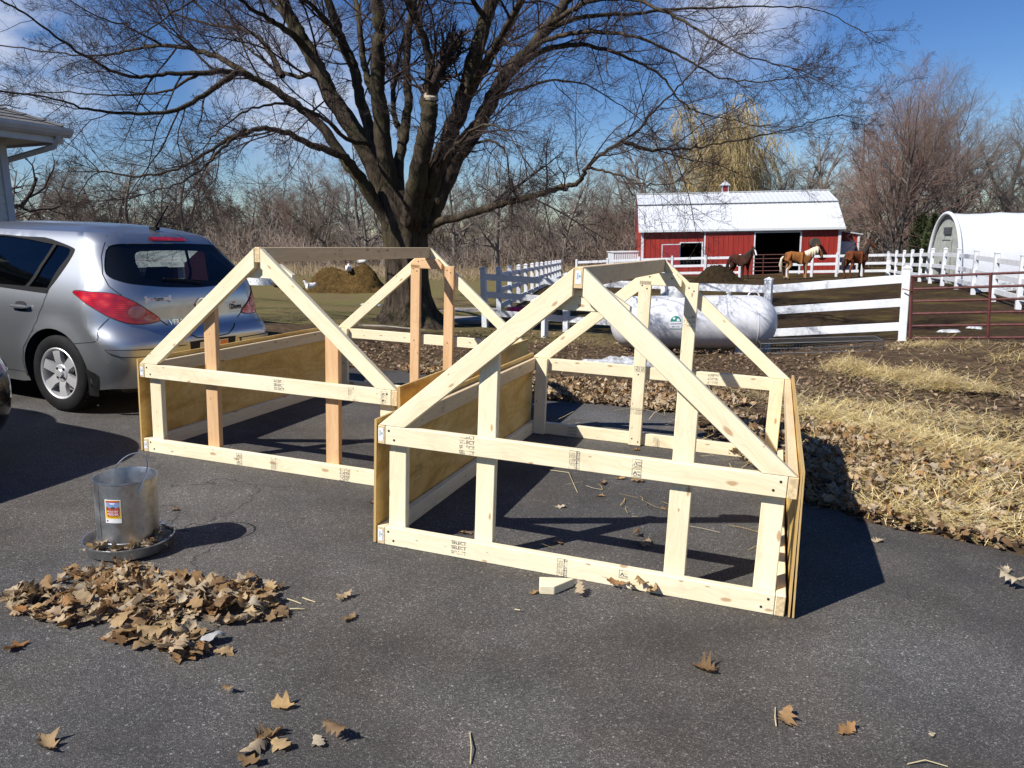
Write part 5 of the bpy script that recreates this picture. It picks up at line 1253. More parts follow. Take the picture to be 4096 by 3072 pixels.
slope('roof', (BDEP - brk[0] + .16, ZB + .03), (BDEP / 2, rid[1] - .004), BARN); slope('roof', (BDEP + .22, EV - .1), (BDEP - brk[0] - .02, ZB + .06), BARN)
mb = MB(); mb.box(-oh, BWID + oh, brk[0] - .16, brk[0] - .12, ZB - .07, ZB + .02); mb.build('roof_break_trim', DARKTRIM, BARN)
mb = MB(); mb.box(-oh - .01, BWID + oh + .01, BDEP / 2 - .18, BDEP / 2 + .18, rid[1] - .02, rid[1] + .05); mb.build('ridge_cap', plain('ridge_metal', (.42, .43, .44), .5), BARN)
mb = MB(); mb.box(-oh, BWID + oh, -.30, -.21, EV - .22, EV - .08); mb.build('gutter', BTRIM, BARN)
for x in (0.07, BWID - .09):
    mb = MB(); mb.box(x - .08, x + .08, -.05, -.002, -.2, EV - .05); mb.build('corner_trim', BTRIM, BARN)
mb = MB(); mb.box(dx0 - .07, dx0, -.05, .05, -.2, dz1 + .05); mb.box(dx1, dx1 + .09, -.05, .05, -.2, dz1 + .05); mb.box(dx0, dx1, -.05, .05, dz1, dz1 + .07); mb.build('doorway_trim', BTRIM, BARN)
tx0, tx1 = bxl(2798), bxl(3202); mb = MB(); mb.box(tx0, tx1, -.17, -.02, dz1 + .08, dz1 + .22); mb.build('door_track', plain('track_metal', (.48, .50, .52), .5), BARN)
sx0, sx1 = bxl(2818), bxl(3017); mb = MB(); mb.box(sx0, sx1, -.11, -.06, -.1, dz1 + .07)
sd_ = mb.build('sliding_door', BRED, BARN); mb = MB(); mb.box(sx0 - .05, sx0 + .03, -.125, -.05, -.1, dz1 + .08); mb.box(sx1 - .06, sx1 + .02, -.125, -.05, -.1, dz1 + .08); mb.build('door_trim', BTRIM, sd_)
x = sx0 + .2
while x < sx1 - .1: link('door_rib', rm, sd_, Matrix.Translation((x, -.11, -.1)) @ Matrix.Diagonal((1, 1, dz1 + .15, 1))); x += .305
mb = MB(); w_ = .06; mb.box(wx0 - w_, wx0, -.05, .03, wz0, wz1 + w_); mb.box(wx1, wx1 + w_ * 1.4, -.05, .03, wz0, wz1 + w_); mb.box(wx0, wx1, -.05, .03, wz1, wz1 + w_); mb.build('window_frame', BTRIM, BARN)
sh0, sh1 = bxl(2648), bxl(2722); zt1 = wz1 - .10
mb = MB(); mb.box(sh0, sh1 - .05, -.12, -.09, wz0, zt1); sh = mb.build('window_shutter', BDOOR, BARN); mb = MB(); mb.box(sh0 - .03, sh0 + .02, -.13, -.08, wz0, zt1 + .04); mb.box(sh0, sh1 - .05, -.13, -.08, zt1, zt1 + .05); mb.build('shutter_trim', BTRIM, sh)
# cupola
cx_ = bxl(2930); cy_ = BDEP / 2; cz_ = rid[1]
CUP = bpy.data.objects.new('cupola', None); COL.objects.link(CUP); CUP.parent = BARN; CUP.location = (cx_, cy_, cz_); CUP.scale = (.8, .8, .74)
mb = MB(); mb.box(-.27, .27, -.27, .27, -.15, .62)
for i in range(6): mb.box(-.28, .28, -.285, -.27, .12 + i * .08, .17 + i * .08)
mb.build('cupola_box', BDOOR, CUP); mb = MB()
for sx_ in (-.28, .22):
    for sy_ in (-.29, .23): mb.box(sx_, sx_ + .06, sy_, sy_ + .06, -.15, .64)
mb.box(-.33, .33, -.33, .33, -.15, .06); mb.build('cupola_trim', BTRIM, CUP)
mb = MB(); mb.add([(-.42, -.42, .62), (.42, -.42, .62), (.42, .42, .62), (-.42, .42, .62), (-.06, -.06, 1.0), (.06, -.06, 1.0), (.06, .06, 1.0), (-.06, .06, 1.0), (0, 0, 1.08)], [(3, 2, 1, 0), (0, 1, 5, 4), (1, 2, 6, 5), (2, 3, 7, 6), (3, 0, 4, 7), (4, 5, 8), (5, 6, 8), (6, 7, 8), (7, 4, 8)]); mb.build('cupola_roof', ROOFW, CUP)
# lean-to on the right
lx = BWID + .04; lw = bxl(3456) - BWID; lz0 = bz(3380, 925, BWID); lz1 = bz(3456, 938, BWID + lw)
LEAN = bpy.data.objects.new('lean_to', None); COL.objects.link(LEAN); LEAN.parent = BARN; LEAN.location = (lx, 1.2, 0)
mb = MB(); o_ = [(0, -.2), (lw, -.2), (lw, lz1), (0, lz0)]; mb.prism(o_, 0, 5); mb.build('lean_to_wall', BRED, LEAN)
mb = MB(); mb.prism([(-.0, lz0 + .02), (lw + .18, lz1 - .02), (lw + .18, lz1 + .05), (0, lz0 + .09)], -.15, 5.1); mb.build('lean_to_roof', ROOFW, LEAN)
mb = MB(); mb.box(.12, lw - .25, -.06, -.01, -.1, lz1 - .42); mb.build('lean_to_door', BTRIM, LEAN); mb = MB(); mb.box(lw - .1, lw + .02, -.05, -.005, -.2, lz1 - .03); mb.build('lean_to_trim', BTRIM, LEAN)
x = .25
while x < lw: link('wall_rib', rm, LEAN, Matrix.Translation((x, -.0, lz1 - .40)) @ Matrix.Diagonal((1, 1, .38, 1))); x += .305
# barrel hung on the wall
bq = bxl(3252); bh = bz(3252, 972, bq); mb = MB(); mb.lathe([(0, -.22), (.30, -.22), (.33, 0), (.30, .22), (0, .22)], 20, axis='Y'); mb2_ = mb.build('hay_basket', plain('dark_basket', (.06, .045, .035), .9, var=.3), None, sm=40); mb2_.matrix_world = BARN.matrix_world @ Matrix.Translation((bq, -.30, bh)); tag(mb2_, 'dark round feed basket hung on the red barn wall', 'basket')
# pale ribbed shed sheet left of the barn
pw = at(2500, 1045, 52.5); sheet = empty('ribbed_shed', Matrix.Translation((pw.x, pw.y, gz1(pw.x, pw.y))), 'low white ribbed metal shed left of the barn', 'shed')
sw_ = (2548 - 2457) / FPX * 52.5; shh = at(2500, 1010, 52.5).z - gz1(pw.x, pw.y)
mb = MB(); mb.box(-sw_ / 2, sw_ / 2 + .4, 0, 3, -.2, shh); mb.build('wall', BTRIM, sheet)
for i in range(12): mb = MB(); mb.box(-sw_ / 2 + i * .15, -sw_ / 2 + i * .15 + .04, -.03, -.001, -.2, shh - .03); mb.build('wall_rib', BTRIM, sheet)
mb = MB(); mb.box(-sw_ / 2 - .06, sw_ / 2 + .4, -.06, 3.1, shh, shh + .06); mb.build('roof', BTRIM, sheet)

# ================================================================== white tunnel houses
FILM = plain('white_film', (.64, .65, .68), .35, var=.04); HOOPG = plain('grey_end_wall', (.34, .35, .31), .8, var=.18, scale=5)
def hoop(label, base, yaw, r, L, h, end=True, label_cat='tunnel house'):
    root = empty('tunnel_house', Matrix.Translation(base) @ Matrix.Rotation(yaw, 4, 'Z'), label, label_cat)
    def prof(t): a = math.pi * t; return (-r * math.cos(a), h * math.sin(a) ** .82)
    n = 28; m = int(L / .6); V = []; F = []; rng = random.Random(3)
    for i in range(m + 1):
        x = i * L / m; sag = -.035 * abs(math.sin(math.pi * x / 1.8))
        for k in range(n + 1):
            y, z = prof(k / n); q = 1 + sag / r; V.append((x, y * q, z * q))
    for i in range(m):
        for k in range(n): a = i * (n + 1) + k; F.append((a, a + 1, a + n + 2, a + n + 1))
    mb = MB(); mb.add(V, F); mb.build('plastic_cover', FILM, root, sm=60)
    mb = MB(); mb.tube([(-.03, *prof(k / n)) for k in range(n + 1)], .075, 8); mb.build('rolled_edge', FILM, root, sm=50)
    if not end:
        o = [prof(k / n) for k in range(n + 1)]; mb = MB(); mb.add([(-.0 - .25 * (1 - abs(y) / r) , y, z) for y, z in o] + [(-.5, 0, .1)], [(i, i + 1, n + 1) for i in range(n)]); mb.build('end_wall', FILM, root, sm=60)
    if end:
        o = [prof(k / n) for k in range(n + 1)]; mb = MB(); mb.add([(.06, y, z) for y, z in o], [tuple(range(n + 1))]); mb.build('end_wall', HOOPG, root)
        mb = MB(); mb.box(.02, .05, -.48, .48, 0, h * .62); d = mb.build('door', HOOPG, root)
        mb = MB(); mb.box(-.01, .02, -.5, .5, h * .62, h * .62 + .05); mb.box(-.005, .02, -.5, -.46, 0, h * .62); mb.box(-.005, .02, .46, .5, 0, h * .62); mb.build('door_frame', HOOPG, d)
        mb = MB(); mb.box(.0, .05, -.36, .36, h * .70, h * .80); mb.build('vent', plain('dark_vent', (.05, .055, .06), .5), root)
    return root
h1 = at(3815, 1135, 30.0); hb = gz1(h1.x, h1.y)
hh = at(3830, 850, 30.0).z - hb
hoop('white plastic tunnel house with a grey end wall and small vent', Vector((h1.x, h1.y + .8, hb)), rad(-10), 1.75, 16, hh)
# ================================================================== trees
def bark_mat(name, lo, hi, moss=None, sc=9):
    k = NM(name, hi, .95, spec=.1); v = k.coord((1, 1, .22)); n = k.noise(v, sc, 6, .65, .8); n2 = k.noise(k.coord(), 1.1, 4)
    c = k.ramp(n, (.3, lo), (.55, hi), (.8, tuple(min(1, q * 1.7) for q in hi)))
    if moss: c = k.mix(k.ramp(n2, (.45, 0.0), (.72, .6)), c, moss)
    k.color(c).bump(n, 1.0, .05); return k.m
BARK = bark_mat('maple_bark', (.013, .010, .008), (.075, .057, .042), (.070, .066, .028)); TWIG = plain('twig_bark', (.060, .043, .038), .9, var=.3, scale=1.5, spec=.1)
class Tubes:
    """Fast collector of many thin tapering tubes, made in batches of equal length."""
    def __init__(s): s.V = []; s.F = []; s.n = 0
    def add(s, P, R, k): s.batch(np.asarray(P, float)[None], np.asarray(R, float)[None], k)
    def batch(s, P, R, k):
        N, m = R.shape
        d = np.empty_like(P); d[:, 1:-1] = P[:, 2:] - P[:, :-2]; d[:, 0] = P[:, 1] - P[:, 0]; d[:, -1] = P[:, -1] - P[:, -2]; d /= (np.linalg.norm(d, axis=2, keepdims=True) + 1e-12)
        ref = np.where(np.abs(d[:, :1, 2:]) < .9, np.array([0, 0, 1.0]), np.array([1.0, 0, 0]))
        u = np.cross(d, np.broadcast_to(ref, d.shape)); u /= (np.linalg.norm(u, axis=2, keepdims=True) + 1e-9); w = np.cross(d, u)
        a = np.arange(k) * 2 * math.pi / k
        V = P[:, :, None] + (u[:, :, None] * np.cos(a)[None, None, :, None] + w[:, :, None] * np.sin(a)[None, None, :, None]) * R[:, :, None, None]
        s.V.append(V.reshape(-1, 3)); i = np.arange(m - 1)[:, None] * k; j = np.arange(k)[None]; j2 = (j + 1) % k
        f = np.stack([i + j, i + j2, i + k + j2, i + k + j], -1).reshape(-1, 4)
        s.F.append((f[None] + (np.arange(N) * m * k)[:, None, None]).reshape(-1, 4) + s.n); s.n += N * m * k
    def build(s, name, mat, parent=None, sm=True): return mesh_np(name, np.concatenate(s.V), np.concatenate(s.F), mat, sm, parent=parent)
def spline(pts, n):
    P = np.array(pts, float); m = len(P); Q = np.vstack([2 * P[0] - P[1], P, 2 * P[-1] - P[-2]]); out = []
    for i in range(m - 1):
        p0, p1, p2, p3 = Q[i:i + 4]
        for j in range(n):
            t = j / n; out.append(.5 * (2 * p1 + (p2 - p0) * t + (2 * p0 - 5 * p1 + 4 * p2 - p3) * t * t + (-p0 + 3 * p1 - 3 * p2 + p3) * t ** 3))
    out.append(P[-1]); return np.array(out)
def _unit(v): return v / (np.linalg.norm(v, axis=-1, keepdims=True) + 1e-9)
def sprout(rng, tb, p, d, L, r, level, spec, lift=None):
    """Side branches, a whole generation at a time; spec[level] = (segments, sides, children, child length, wander, lift)."""
    p = np.atleast_2d(np.asarray(p, float)); d = _unit(np.atleast_2d(np.asarray(d, float))); L = np.atleast_1d(np.asarray(L, float)); r = np.atleast_1d(np.asarray(r, float)); N = len(p)
    seg, sides, nch, cl, wan, lf = spec[level]; lf = lf if lift is None else np.atleast_1d(lift)
    P = [p]; ds = [d]
    for i in range(seg):
        d = d + rng.normal(0, wan, (N, 3)); d[:, 2] += lf; d = _unit(d); P.append(P[-1] + d * (L / seg)[:, None]); ds.append(d)
    P = np.stack(P, 1); ds = np.stack(ds, 1); R = r[:, None] + (np.maximum(r * .35, .0022) - r)[:, None] * np.linspace(0, 1, seg + 1)[None]
    tb[min(level, len(tb) - 1)].batch(P, R, sides)
    if level + 1 < len(spec) and nch:
        t = .18 + .8 * (np.arange(nch)[None] + rng.random((N, nch))) / nch; i = np.minimum((t * seg).astype(int), seg - 1); f = (t * seg - i)[..., None]; k = np.arange(N)[:, None]
        q = P[k, i] + (P[k, i + 1] - P[k, i]) * f; dd = ds[k, i]; side = _unit(np.cross(dd, rng.normal(0, 1, dd.shape))); a = rng.uniform(.5, 1.0, t.shape)[..., None]
        nd = dd * np.cos(a) + side * np.sin(a); LL = L[:, None] * cl * (1.15 - .6 * t) * rng.uniform(.7, 1.3, t.shape); rr = R[k, i] * .55
        sprout(rng, tb, q.reshape(-1, 3), nd.reshape(-1, 3), LL.ravel(), rr.ravel(), level + 1, spec)
def big_tree():
    rng = np.random.default_rng(8); base = at(1640, 1292, 17.2); Y0 = 17.2
    root = empty('maple_tree', Vector((base.x, base.y, gz1(base.x, base.y))), 'huge bare maple spreading its many limbs above the frames', 'tree'); o = root.location
    # each limb: points as (x, y in the 2212 px view, depth towards (-) or away (+) from the viewer), radius at start and end
    z1 = lambda a: [(x / 2, y / 2, d) for x, y, d in a]
    z2 = lambda a: [(1106 + x / 2, y / 2, d) for x, y, d in a]
    limbs = [
        (z1([(1690, 1010, -.2), (1640, 900, -.3), (1560, 770, -.5), (1500, 690, -.8), (1430, 655, -1.1), (1350, 628, -1.4), (1250, 578, -1.8), (1150, 555, -2.2), (1060, 572, -2.5), (950, 622, -2.8), (860, 682, -3.1), (740, 738, -3.3), (600, 762, -3.5), (430, 742, -3.6)]), .17, .02),
        (z1([(1680, 960, 0), (1560, 790, .0), (1490, 690, .1), (1400, 560, .1), (1300, 470, .0), (1180, 385, -.2), (1080, 330, -.4), (980, 308, -.7), (860, 318, -1), (700, 322, -1.3), (560, 330, -1.7), (400, 262, -2.2), (260, 172, -2.7), (110, 60, -3.2), (-60, -30, -3.6)]), .19, .02),
        (z1([(1080, 330, -.4), (960, 255, .2), (840, 215, .6), (700, 195, .9), (560, 218, 1.1), (430, 242, 1.2), (240, 228, 1.3), (-40, 190, 1.4)]), .10, .018),
        (z1([(1020, 312, -.6), (900, 400, -1.2), (760, 475, -1.8), (560, 492, -2.4), (380, 470, -3), (200, 420, -3.4), (-50, 385, -3.8)]), .085, .016),
        (z1([(1060, 560, -2.4), (960, 640, -3), (880, 720, -3.4), (780, 790, -3.8), (620, 840, -4)]), .05, .012),
        (z1([(1700, 930, 0), (1640, 770, .2), (1540, 580, .3), (1440, 430, .4), (1370, 290, .4), (1310, 180, .4), (1260, 90, .4), (1200, -40, .4), (1140, -170, .4)]), .25, .14),
        (z1([(1320, 200, .4), (1230, 120, -.3), (1120, 60, -.9), (1010, -20, -1.5), (880, -120, -2)]), .11, .03),
        (z1([(1220, 330, .3), (1150, 200, .8), (1060, 130, 1.4), (900, 105, 2.1), (760, 60, 2.8), (600, -30, 3.4)]), .09, .02),
        (z1([(1380, 300, .4), (1290, 330, 1.0), (1180, 290, 1.7), (1050, 190, 2.6), (900, 60, 3.6), (760, -60, 4.4)]), .08, .02),
        (z1([(1720, 910, .1), (1650, 740, .8), (1610, 600, 1.1), (1560, 440, 1.3), (1530, 300, 1.4), (1480, 180, 1.4), (1430, 40, 1.5), (1390, -100, 1.5)]), .20, .11),
        (z1([(1540, 320, 1.4), (1470, 210, 2.2), (1400, 100, 3.0), (1330, -40, 3.7)]), .09, .04),
        (z1([(1730, 900, 0), (1670, 700, -.3), (1645, 500, -.5), (1630, 320, -.6), (1640, 120, -.7), (1620, -40, -.8), (1610, -160, -.9)]), .22, .13),
        (z1([(1640, 450, -.5), (1585, 330, -.2), (1560, 180, 0), (1545, 30, .2), (1500, -100, .4)]), .11, .07),
        (z1([(1740, 960, .5), (1720, 740, 1.0), (1745, 600, 1.2), (1765, 440, 1.4), (1755, 300, 1.5), (1765, 120, 1.7), (1800, -40, 1.8)]), .19, .10),
        (z1([(1740, 600, 1.2), (1700, 480, 1.6), (1710, 330, 2.1), (1740, 180, 2.6), (1790, 60, 3), (1850, -60, 3.4)]), .10, .05),
        (z1([(1770, 960, -.4), (1800, 780, -.9), (1830, 640, -1.2), (1850, 520, -1.3), (1862, 415, -1.35)]), .24, .19),
        (z1([(1850, 560, -1.2), (1835, 420, -1.0), (1862, 300, -1.1), (1835, 170, -1.3), (1785, 60, -1.5), (1740, -60, -1.8)]), .12, .09),
        (z1([(1800, 980, -.2), (1850, 820, -.5), (1900, 690, -.7), (1960, 550, -.8), (2010, 400, -.9), (2045, 260, -1), (2090, 110, -1.1), (2140, -40, -1.2), (2170, -160, -1.2)]), .24, .14),
        (z1([(1820, 1000, .2), (1880, 880, .3), (1960, 700, .4), (2060, 555, .5), (2130, 420, .6), (2200, 310, .6)]) + z2([(70, 225, .7), (150, 120, .8), (230, 10, .9), (300, -100, 1)]), .25, .11),
        (z1([(1800, 960, .8), (1880, 760, 1.5), (1940, 600, 1.9), (2000, 470, 2.2), (2080, 330, 2.6), (2160, 190, 3), (2230, 60, 3.3), (2300, -80, 3.6)]), .17, .08),
        (z1([(2010, 420, -.9), (2080, 300, -1.6), (2150, 180, -2.3), (2230, 40, -3), (2310, -100, -3.6)]), .12, .06),
        # the long low limb to the right, and what rises from its end
        (z1([(1830, 1000, -.3), (1890, 965, -.6), (2000, 932, -1.1), (2120, 893, -1.5)]) + z2([(0, 870, -1.9), (100, 843, -2.3), (200, 812, -2.6), (285, 790, -2.9), (325, 725, -3.1), (400, 655, -3.2), (480, 608, -3.3), (560, 548, -3.4), (620, 472, -3.5), (700, 395, -3.6), (800, 288, -3.7)]), .13, .018),
        (z2([(325, 728, -3.1), (420, 742, -3.4), (500, 772, -3.6), (600, 800, -3.8), (700, 790, -4)]), .035, .012),
        (z2([(480, 608, -3.3), (560, 640, -3.2), (660, 645, -3.1), (770, 640, -3), (900, 620, -2.9), (1100, 582, -2.8), (1250, 540, -2.7), (1400, 500, -2.6)]), .05, .012),
        (z2([(20, 300, .6), (100, 235, .9), (250, 192, 1.2), (400, 212, 1.5), (550, 272, 1.8), (650, 335, 2), (720, 430, 2.1), (800, 482, 2.2), (920, 512, 2.3), (1060, 545, 2.4)]), .10, .014),
        (z2([(30, 255, .6), (150, 172, .2), (300, 140, -.2), (450, 142, -.6), (600, 182, -1), (760, 262, -1.4), (900, 332, -1.7), (1050, 352, -2), (1180, 340, -2.2)]), .085, .014),
        (z2([(80, 215, .7), (180, 120, 1.4), (320, 70, 2), (500, 62, 2.6), (700, 40, 3.1), (950, 30, 3.5), (1200, 30, 3.9), (1350, 50, 4.1), (1520, 140, 4.2)]), .10, .014),
        (z2([(160, 110, .8), (300, 20, 0), (480, -10, -.8), (680, 60, -1.6), (860, 160, -2.3), (1000, 240, -2.8), (1200, 290, -3.2)]), .09, .014),
        (z2([(-60, 420, .4), (60, 380, 1.4), (160, 350, 2.3), (300, 360, 3.1), (430, 430, 3.8), (560, 520, 4.3), (640, 600, 4.6)]), .06, .012),
        (z1([(1960, 690, .4), (2010, 640, -.4), (2080, 610, -1.0), (2150, 618, -1.5), (2190, 680, -1.8), (2200, 780, -1.9)]), .06, .02),
        (z1([(1900, 720, -.7), (1960, 640, -2), (2040, 560, -3.2), (2120, 540, -4.1), (2200, 580, -4.8), (2260, 680, -5.2)]), .06, .012),
        (z1([(1600, 620, .2), (1500, 600, -1.2), (1380, 500, -2.6), (1240, 450, -3.8), (1090, 470, -4.8), (960, 550, -5.5), (880, 640, -5.9)]), .07, .012),
        (z1([(1480, 180, 1.4), (1360, 40, .2), (1200, -60, -1.2), (1000, -60, -2.6), (800, 20, -3.8), (640, 130, -4.8)]), .08, .014),
        (z1([(700, 195, .9), (560, 120, .4), (400, 60, 0), (240, -40, -.4)]), .04, .012), (z1([(860, 318, -1), (720, 390, -1), (520, 410, -1.1), (300, 400, -1.2), (60, 405, -1.3)]), .045, .012),
        (z1([(1250, 90, .4), (1120, -40, 1.2), (960, -140, 2)]), .08, .03), (z1([(2100, 90, -1.1), (2000, -60, -1.8), (1900, -180, -2.4)]), .08, .04),
    ]
    trunk = Tubes(); tw1 = Tubes(); tw2 = Tubes(); tw3 = Tubes(); lims = []
    S = lambda p: np.array(at(p[0] * 1.85172, p[1] * 1.85172, Y0 + p[2]))
    # trunk: fused stems with flared roots
    tp = [(885, 700, 0), (884, 660, 0), (880, 600, 0), (876, 545, 0), (872, 500, 0)]
    mb = MB(); zb = gz1(o.x, o.y); nA = 40; rngp = random.Random(4); rows = []
    hs_ = [-.25, 0, .12, .3, .6, 1.0, 1.5, 2.0, 2.5, 2.9]
    cxs = [0, 0, 0, -.01, -.03, -.04, -.05, -.05, -.05, -.05]
    V = []; F = []
    for i, hgt in enumerate(hs_):
        fl = .45 + .24 * math.exp(-hgt / .22) + .05 * max(0, hgt - 1.3)
        for k in range(nA):
            a = 2 * math.pi * k / nA; rootf = .22 * math.exp(-max(hgt, 0) / .28) * (abs(math.sin(2.5 * a + .6)) ** 2 + .4 * math.sin(7 * a)); groove = .035 * math.sin(5 * a + 1) + .022 * math.sin(11 * a + 2 * hgt) + .012 * math.sin(23 * a + 5 * hgt)
            rr = fl + rootf + groove; V.append((cxs[i] + rr * math.cos(a) * 1.02, rr * math.sin(a) * .92, hgt))
    for i in range(len(hs_) - 1):
        for k in range(nA): k2 = (k + 1) % nA; F.append((i * nA + k, i * nA + k2, (i + 1) * nA + k2, (i + 1) * nA + k))
    mb.add(V, F); mb.build('trunk', BARK, root, sm=70)
    lift = lambda t: .05 - .04 * t
    spec = [(8, 5, 9, .42, .13, .02), (5, 4, 7, .46, .16, .03), (2, 3, 3, .52, .2, .04), (1, 3, 0, .5, .25, .05)]
    for li, (pts, r0, r1) in enumerate(limbs):
        P = spline([S(p) for p in pts], 6); n = len(P); s = np.linspace(0, 1, n)
        P[1:-1] += rng.normal(0, .012, (n - 2, 3)); r0 *= .92 if r0 > .2 else .78; r1 *= .8; ex = 1.0 if r0 > .15 and r1 > .03 else 1.7; R = r0 * (1 - s) ** ex + r1 * (1 - (1 - s) ** ex)
        R = R * (1 + rng.normal(0, .035, n))
        tb = Tubes(); tb.add(P - np.array(o), R, 12 if r0 > .1 else 8); ob = tb.build('limb', BARK, root); lims.append(ob)
        Lm = np.linalg.norm(np.diff(P, axis=0), axis=1).sum()
        nb = int(Lm * (2.0 if r0 < .12 else 1.25)) + 2; bp = []; bd = []; bl = []; br = []; bf = []
        for c in range(nb):
            t = .16 + .84 * (c + rng.random()) / nb; i = min(int(t * (n - 1)), n - 2); q = P[i] + (P[i + 1] - P[i]) * rng.random(); d = P[i + 1] - P[i]; d /= np.linalg.norm(d)
            side = np.cross(d, rng.normal(0, 1, 3)); side /= np.linalg.norm(side) + 1e-9; a = rng.uniform(.45, 1.05)
            if r0 > .12 and t < .4 and rng.random() < .55: continue
            bp.append(q - np.array(o)); bd.append(d * math.cos(a) + side * math.sin(a)); bf.append(-.02 if rng.random() < .45 else .035)
            bl.append(rng.uniform(.9, 2.5) * (1 if r0 < .12 else 1.25) * (1.15 - .45 * t)); br.append(min(R[i] * .5, .030) * rng.uniform(.6, 1))
        sprout(rng, (tw1, tw2, tw3, tw3), bp, bd, bl, br, 0, spec, np.array(bf))
        d = (P[-1] - P[-2]) / np.linalg.norm(P[-1] - P[-2])
        sprout(rng, (tw1, tw2, tw3, tw3), [P[-1] - np.array(o)] * 4, [d + rng.normal(0, .35, 3) for _ in range(4)], rng.uniform(.6, 1.5, 4), [R[-1] * .7] * 4, 0, spec)
    tag(tw1.build('small_branches', TWIG, root), kind='stuff'); tag(tw2.build('branchlets', TWIG, root), kind='stuff'); tag(tw3.build('twigs', TWIG, root), kind='stuff')
    # sawn stub ends
    CUTM = plain('sawn_wood', (.50, .42, .31), .8)
    for (u, v, dd, r) in ((1862, 410, -1.38, .145),):
        p = S((u / 2, v / 2, dd)) - np.array(o); m = MB(); m.lathe([(r * 1.02, -.06), (r, 0), (r * .9, .015), (0, .02)], 18, Matrix.Translation(p) @ Vector((.1, -.5, 1)).to_track_quat('Z', 'Y').to_matrix().to_4x4()); m.build('cut_stub', CUTM if r < .1 else CUTM, root, sm=40)
    return root
big_tree()

# ---- bare trees of the woods: a few grown once, then copied
def grow_tree(seed, H, spread, rt, spec, up=.5, twist=1.0, stems=1, bark=None, twig=None, name='bare_tree', label='', cat='tree', group=None, nb=16, low=.18, twig_r=1.0):
    rng = np.random.default_rng(seed); root = empty(name, Vector((0, 0, 0)), label, cat, group); tr = Tubes(); cr = Tubes()
    for st in range(stems):
        d = np.array([rng.normal(0, .08 + .22 * (stems > 1)), rng.normal(0, .08 + .22 * (stems > 1)), 1.0]); P = [np.array([rng.normal(0, .12) * (stems > 1), rng.normal(0, .12) * (stems > 1), -.3])]; n = 10; ds = []
        hh = H * rng.uniform(.8, 1)
        for i in range(n): d = d + rng.normal(0, .07 * twist, 3); d[2] = max(d[2], .5); d /= np.linalg.norm(d); ds.append(d); P.append(P[-1] + d * hh / n)
        P = np.array(P); R = rt * (1 - np.linspace(0, .93, n + 1)) ** .9 / stems ** .5; R[0] *= 1.35; tr.add(P, R, 7)
        t = low + (1 - low) * (np.arange(nb) + rng.random(nb)) / nb; i = np.minimum((t * n).astype(int), n - 1); q = P[i] + (P[i + 1] - P[i]) * (t * n - i)[:, None]; a = rng.uniform(0, 6.28, nb)
        nd = np.stack([np.cos(a), np.sin(a), up + rng.uniform(-.3, .4, nb)], 1); L = spread * (1.12 - .75 * t) * rng.uniform(.65, 1.2, nb)
        sprout(rng, (tr, cr, cr, cr), q, nd, L, R[i] * .5, 0, spec)
    tr.build('trunk', bark or BARK, root); cr.build('crown', twig or TWIG, root); return root
GREYB = bark_mat('grey_bark', (.07, .06, .052), (.20, .175, .15)); GREYT = plain('grey_twigs', (.225, .19, .165), .95, var=.25, scale=.4, spec=.1); REDT = plain('red_bud_twigs', (.26, .17, .135), .95, var=.3, scale=.5, spec=.1); BROWNT = plain('brown_twigs', (.20, .155, .125), .95, var=.3, scale=.4, spec=.1); WILLT = plain('willow_twigs', (.52, .40, .19), .9, var=.25, scale=.5, spec=.1)
sp_w = [(6, 4, 8, .48, .14, .05), (4, 3, 7, .52, .2, .05), (3, 3, 4, .55, .22, .03), (1, 3, 0, .5, .3, .03)]
def fat(r): return r
protos = [grow_tree(11, 9.0, 3.2, .20, sp_w, label='tall grey bare tree in the woods behind the yard', group='bare trees of the woods', bark=GREYB, twig=GREYT),
          grow_tree(12, 8.0, 3.6, .16, sp_w, up=.7, stems=2, twist=1.6, label='tall grey bare tree in the woods behind the yard', group='bare trees of the woods', bark=GREYB, twig=BROWNT),
          grow_tree(13, 7.0, 3.0, .13, sp_w, up=.9, stems=3, twist=2, label='tall grey bare tree in the woods behind the yard', group='bare trees of the woods', bark=BARK, twig=BROWNT, nb=12),
          grow_tree(14, 10.5, 2.6, .22, sp_w, up=.6, twist=1.2, label='tall grey bare tree in the woods behind the yard', group='bare trees of the woods', bark=GREYB, twig=GREYT, nb=20),
          grow_tree(15, 6.0, 2.9, .12, sp_w, up=1.0, stems=4, twist=2, label='tall grey bare tree in the woods behind the yard', group='bare trees of the woods', bark=BARK, twig=REDT, nb=9)]
WOODS = [('grey bare single-stemmed tree in the woods behind the yard', 'grey single-stemmed trees of the woods'), ('bare twin-stemmed tree with brownish twigs in the woods', 'twin-stemmed brown trees of the woods'), ('low bare tree with several dark stems in the woods', 'low many-stemmed trees of the woods'), ('tallest kind of slender bare grey tree in the woods', 'slender grey trees of the woods'), ('bushy bare thicket with reddish twigs in the woods', 'reddish thickets of the woods')]
rw_ = random.Random(17); first = [True] * 5; spots_w = []
for i in range(118):
    u = -250 + (4600) * ((i * .61803) % 1.0); y = rw_.uniform(55, 90)
    if 1000 < u < 1500 and y < 60: y += 8
    spots_w.append((u, y))
spots_w.sort(key=lambda q: q[1])
